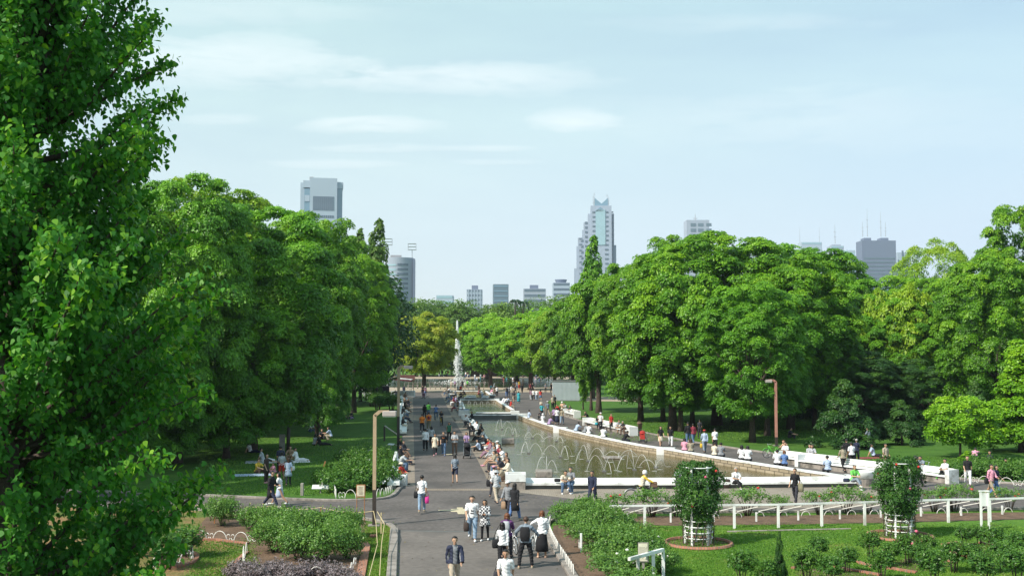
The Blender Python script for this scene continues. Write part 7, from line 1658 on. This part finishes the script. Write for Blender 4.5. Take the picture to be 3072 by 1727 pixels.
P('C', 1380, 1010, 'stand', 20, 'red', 'black', 'person in a dark red vest standing before the slatted bench', h=1.66); P('C', 1450, 965, 'sitfwd', 20, 'lgrey', 'tan', 'person in grey bent forward on the slatted bench'); P('C', 1545, 985, 'sitfwd', -30, 'dark', 'brown', 'person in black bent forward on the slatted bench', hair='grey'); P('C', 1215, 920, 'sit', 10, 'black', 'black', 'dark figure seated behind the man in the white vest')
P('C', 1095, 850, 'sitfwd', -60, 'black', 'black', 'person in black crouched at the left end of the slatted bench', hs='bob')
stroller(at('C', 1725, 1020), rad(200), 'orange-brown stroller parked on the lawn edge right of the slatted bench', 'brown'); stroller(at('C', 1775, 1150), rad(160), 'red and dark stroller behind the curved wall', 'red')
# right long bench people
bicycle(at('W', 1650, 870), rad(12), 'bright green bicycle standing by the red lamp post', 'green')
P('W', 1790, 835, 'sit', -30, 'white', 'white', 'two-toned figure in white lolling on the end of the long bench'); P('W', 1810, 790, 'sitfwd', -60, 'peach', 'beige', 'bare-shouldered person leaning over at the end of the long bench', sleeve='tank', hair='auburn')
P('W', 2100, 870, 'sit', -20, 'stripe', 'black', 'girl in a navy and white striped top sitting on the long bench', hs='bob', btype='shorts', shoes='white'); P('W', 2070, 865, 'sit', -5, 'lgrey', 'black', 'girl in grey next to the striped top', hs='long', btype='shorts')
bag(at('W', 2220, 880, .45), 'black rucksack lying on the long bench beside the striped girl', 'black', .5, .3, .26, .14, 0, 'rucksack')
P('E', 470, 780, 'walk', 190, 'khaki', 'black', 'person in khaki with a backpack standing by the long bench', h=1.64, hs='bob'); P('E', 510, 700, 'stand', 180, 'black', 'black', 'person in black behind the khaki one', h=1.68); P('E', 565, 745, 'stand', 190, 'white', 'black', 'person in a white shirt and black trousers in the group by the long bench', h=1.68, hair='black'); P('E', 618, 690, 'stand', 170, 'navy', 'dark', 'grey-haired person in navy behind the white shirt', h=1.64, hair='grey')
bag(at('E', 660, 690, .45), 'olive bag left on the long bench', 'olive', .42, .26, .24, .12, 0, 'cloth_bag')
P('E', 930, 760, 'stand', 30, 'beige', 'brown', 'person in beige standing behind the right rose column', h=1.66)
P('E', 1235, 760, 'sit', 60, 'lgrey', 'dark', 'person in grey on the bench behind the right rose column'); P('E', 1345, 745, 'sitfwd', -60, 'bgrey', 'dark', 'person in a grey-blue shirt behind the parked bicycle'); P('E', 1270, 940, 'walk', 100, 'dark', 'black', 'person in dark clothes with a white bag walking behind the right rose column', h=1.66); bag(at('E', 1285, 900), 'white carrier bag beside the right rose column', 'white', .3, .14, .4, .75, .2, 'carrier_bag')
bicycle(at('E', 1330, 850), rad(190), 'silver bicycle parked at the nearest right bench', 'grey')
P('E', 1590, 800, 'sitcross', -60, 'white', 'black', 'man in a white shirt reading on the nearest right bench', shoes='green')
P('E', 1825, 930, 'walk2', -25, 'black', 'white', 'woman in a black top and white cropped trousers jogging past the hoops', h=1.66, hair='brown'); 
a = P('E', 2075, 1060, 'stride', 30, 'pink', 'khaki', 'man in a pale pink shirt and khaki shorts with a black bag striding right', h=1.74, sleeve='long', btype='shorts', shoes='brown'); side_bag(a, 'black messenger bag of the man in pale pink', 'black', -1, .34, .3, .9, .5, name='messenger_bag')
P('E', 2130, 1050, 'walk', 40, 'navy', 'blue', 'woman in navy half hidden beside the man in pale pink', h=1.62, hs='bob')
P('E', 2260, 800, 'groundflat', 40, 'dbrown', 'tan', 'man in dark brown lounging on the grass at the right edge'); P('E', 1900, 735, 'bend', 150, 'pink', 'grey', 'person in pale pink bending down on the right lawn', h=1.6); P('E', 2045, 700, 'groundflat', -80, 'dark', 'dark', 'person lying on the grass behind the bending one')
P('E', 750, 535, 'push', -120, 'bgrey', 'black', 'person in a grey top and black trousers leaning on a stroller in the shade', h=1.7); stroller(at('E', 660, 515), rad(-110), 'pale stroller under the dark conical shrub', 'beige')
P('E', 800, 615, 'groundflat', 80, 'lblue', 'black', 'person in pale blue lying on a mat behind the long bench'); psheet_mat = None
for (c, x, y, w_, d_, col, lab) in (('E', 790, 628, 2.4, 1.2, 'dred', 'dark mat under the person lying behind the long bench'), ('E', 1975, 745, 1.0, .7, 'white', 'white sheet on the grass near the bending person'), ('H', 1000, 745, 3.2, 1.6, 'lgrey', 'pale picnic sheet with things strewn on it left of the brown board'), ('H', 800, 905, 2.2, 1.2, 'lblue', 'small pale picnic sheet under the yellow bag'), ('H', 1290, 745, 2.2, 1.1, 'white', 'white cloths lying right of the brown board'), ('E', 2433, 850, 1.6, 1.0, 'white', 'white folded sheet at the right edge of the picture')):
    p = g(c, x, y); o = MB().box((0, 0, .02), (w_, d_, .03)).build('picnic_mat', cm(col), None, loc=(p.x, p.y, .004), rz=.2); tag(o, lab, 'mat', 'mats on the grass')
P('E', 125, 0 + 0, 'stand', 0, 'dark', 'dark', 'x') if False else None
P('W', 1830, 640, 'ground', 60, 'dark', 'dark', 'person hidden in shade sitting under the trees behind the lamp'); 
# near bench sitters
a = P('F', 340, 195, 'sitfwd', 5, 'cream', 'jeans', 'left one of a couple reading together on the near pool bench', shoes='white'); P('F', 415, 190, 'sitcross', -12, 'grey', 'jeans', 'right one of the reading couple on the near pool bench', shoes='white', h=1.75)
bag(at('F', 265, 165, .4), 'black bag on the near bench left of the reading couple', 'black', .35, .22, .18, .1, 0, 'handbag')
P('F', 2230, 180, 'sitcross', 8, 'white', 'black', 'grey-haired man in a white shirt resting on the near bench', hair='grey', h=1.68, shoes='white'); bag(at('F', 2135, 235), 'dark round bag standing on the ground by the grey-haired man', 'dbrown', .42, .28, .5, .26, 0, 'rucksack')
P('E', 585, 880, 'sitcross', 20, 'green', 'bgrey', 'man in a green t-shirt sitting by the round planter', shoes='white', h=1.72); bag(at('E', 505, 885, .4), 'small navy bag on the bench beside the man in green', 'navy', .34, .2, .2, .1, 0, 'handbag')
P('W', 530, 1160, 'sit', 0, 'lgrey', 'dark', 'person in grey mostly hidden behind the left rose column')
p = g('W', 610, 1120, .6); P('W', 606, 1095, 'sit', 20, 'dark', 'dark', 'dark-haired person whose head shows above the left rose column')
a = P('F', 655, 440, 'walk', -20, 'navy', 'navy', 'man in a navy shirt walking behind the rose bushes', h=1.72, sleeve='long')
a = P('W', 1905, 1420, 'walk2', -30, 'black', 'dark', 'man in a black t-shirt walking left with an olive bag behind the trellis', h=1.76, hair='brown'); side_bag(a, 'olive shoulder bag of the man in the black t-shirt', 'olive', 1, .4, .42, .85, .4)
p = g('F', 1195, 395); a = person((p.x, p.y, 0), 'ride', 95, 'yellow', 'black', 'cyclist in yellow sleeves and a cream vest with a white headscarf', h=1.62, sleeve='long', hat=('hood', 'white'))
tk = link('vest', fig('ride')['tank'], None, a); setm(tk, cm('cream')); tk.scale = (1.08, 1.08, 1.0); tk.location = (0, .0, .0)
bicycle((p.x, p.y, 0), rad(180), 'old dark bicycle with a front basket ridden by the person in yellow', 'grey', 0, True)
# left lawn
LL = 'people on the left lawn'
P('H', 960, 1000, 'point', 60, 'dbrown', 'dbrown', 'long-haired woman in dark brown holding out her arm on the left lawn', h=1.64, hs='long', sleeve='tee', group=LL, extra=(('dress', 'dbrown'),), shoes='pink')
P('H', 1145, 960, 'stand', 190, 'lgrey', 'red', 'woman in a grey top and red shorts on the left lawn', h=1.60, btype='shorts', hs='bob', group=LL); P('H', 1130, 900, 'stand', 180, 'navy', 'black', 'man in navy behind the woman in red shorts', h=1.72, group=LL)
P('H', 1225, 1040, 'walk', 190, 'lblue', 'dark', 'woman in a pale blue dress with a white bag on the left lawn', h=1.58, hs='long', hair='brown', group=LL, extra=(('dress', 'lblue'),)); bag(at('H', 1275, 1000), 'white handbag on the arm of the woman in the pale blue dress', 'white', .26, .14, .26, .85, .3, 'handbag')
P('H', 1015, 1300, 'stride', 75, 'black', 'navy', 'person in a black jacket and navy trousers striding along the left crossing path', h=1.80, sleeve='long', group=LL, shoes='white', extra=(('coat', 'black'),)); P('H', 1120, 1270, 'stride', -95, 'white', 'lblue', 'woman with a white bag just behind the striding one', h=1.60, hs='bob', group=LL, btype='skirt', shoes='white')
for x, y, pose, f, top, bot, lab, kw in ((1540, 545, 'ground', 150, 'lgrey', 'black', 'woman in grey sitting in the picnic group under the canopy edge', dict(hs='long')), (1610, 545, 'groundflat', 100, 'black', 'black', 'person in black reclining at the front of the picnic group', {}), (1630, 470, 'ground', 20, 'dark', 'dark', 'person in a dark checked shirt at the back of the picnic group', {}), (1740, 480, 'squat', -100, 'lblue', 'beige', 'person in pale blue crouching on all fours in the picnic group', dict(hs='bob')),
 (1640, 280, 'ground', 30, 'white', 'grey', 'leftmost sitter of the far picnic group', {}), (1690, 285, 'ground', 20, 'dark', 'lblue', 'second sitter of the far picnic group', {}), (1730, 285, 'ground', 180, 'lblue', 'white', 'sitter with back turned in the far picnic group', {}), (1780, 285, 'ground', -60, 'white', 'dark', 'rightmost sitter of the far picnic group', {}),
 (1870, 240, 'ground', 60, 'lilac', 'jeans', 'person in lilac sitting left of the farthest trunk', {}), (1955, 225, 'ground', 0, 'black', 'dark', 'person in black sitting against the farthest trunk', {}), (1998, 225, 'ground', -40, 'dark', 'lilac', 'person right of the one in black under the farthest trunk', {}),
 (1490, 380, 'ground', 50, 'white', 'jeans', 'person in white half hidden under the drooping branches', {}), (770, 635, 'groundflat', 90, 'white', 'navy', 'person lying in the deep shade of the left lawn', {}), (920, 740, 'groundflat', 110, 'lgrey', 'white', 'person stretched out among the picnic things', {}), (850, 880, 'ground', 60, 'yellow', 'brown', 'person in yellow curled on the small picnic sheet', {}), (1060, 880, 'ground', -40, 'pink', 'pink', 'child in pink sitting behind the walking women', dict(h=1.2)), (1255, 705, 'ground', 0, 'tan', 'tan', 'bare-backed person in tan lying right of the brown board', {}), (1330, 735, 'groundflat', 80, 'white', 'white', 'person in white lying on the cloths right of the brown board', {})):
    P('H', x, y, pose, f, top, bot, lab, group=LL, **kw)
# far bank picnickers: small in the photograph
rr = random.Random(9); far_cols = ('white', 'lblue', 'cream', 'dark', 'red', 'pink', 'blue', 'teal', 'lgrey', 'black')
n = 0
for x0, x1, y0, y1, cnt in ((330, 470, 875, 900, 9), (560, 990, 870, 905, 16), (1150, 1260, 850, 940, 12), (1270, 1400, 930, 945, 5), (1600, 1740, 915, 945, 8), (1880, 2060, 905, 965, 5)):
    for k in range(cnt):
        x, y = rr.uniform(x0, x1), rr.uniform(y0 + 18, y1 + 8); st_ = rr.random() < .25; c1, c2 = rr.choice(far_cols), rr.choice(far_cols); nm = {'lblue': 'pale blue', 'lgrey': 'grey'}
        P('O', x, y, 'stand' if st_ else 'ground', rr.uniform(-180, 180), c1, c2, 'tiny distant ' + ('standing' if st_ else 'sitting') + ' figure on the far bank of the pond', group='tiny figures scattered on the far bank'); n += 1
print('people', NP[0])
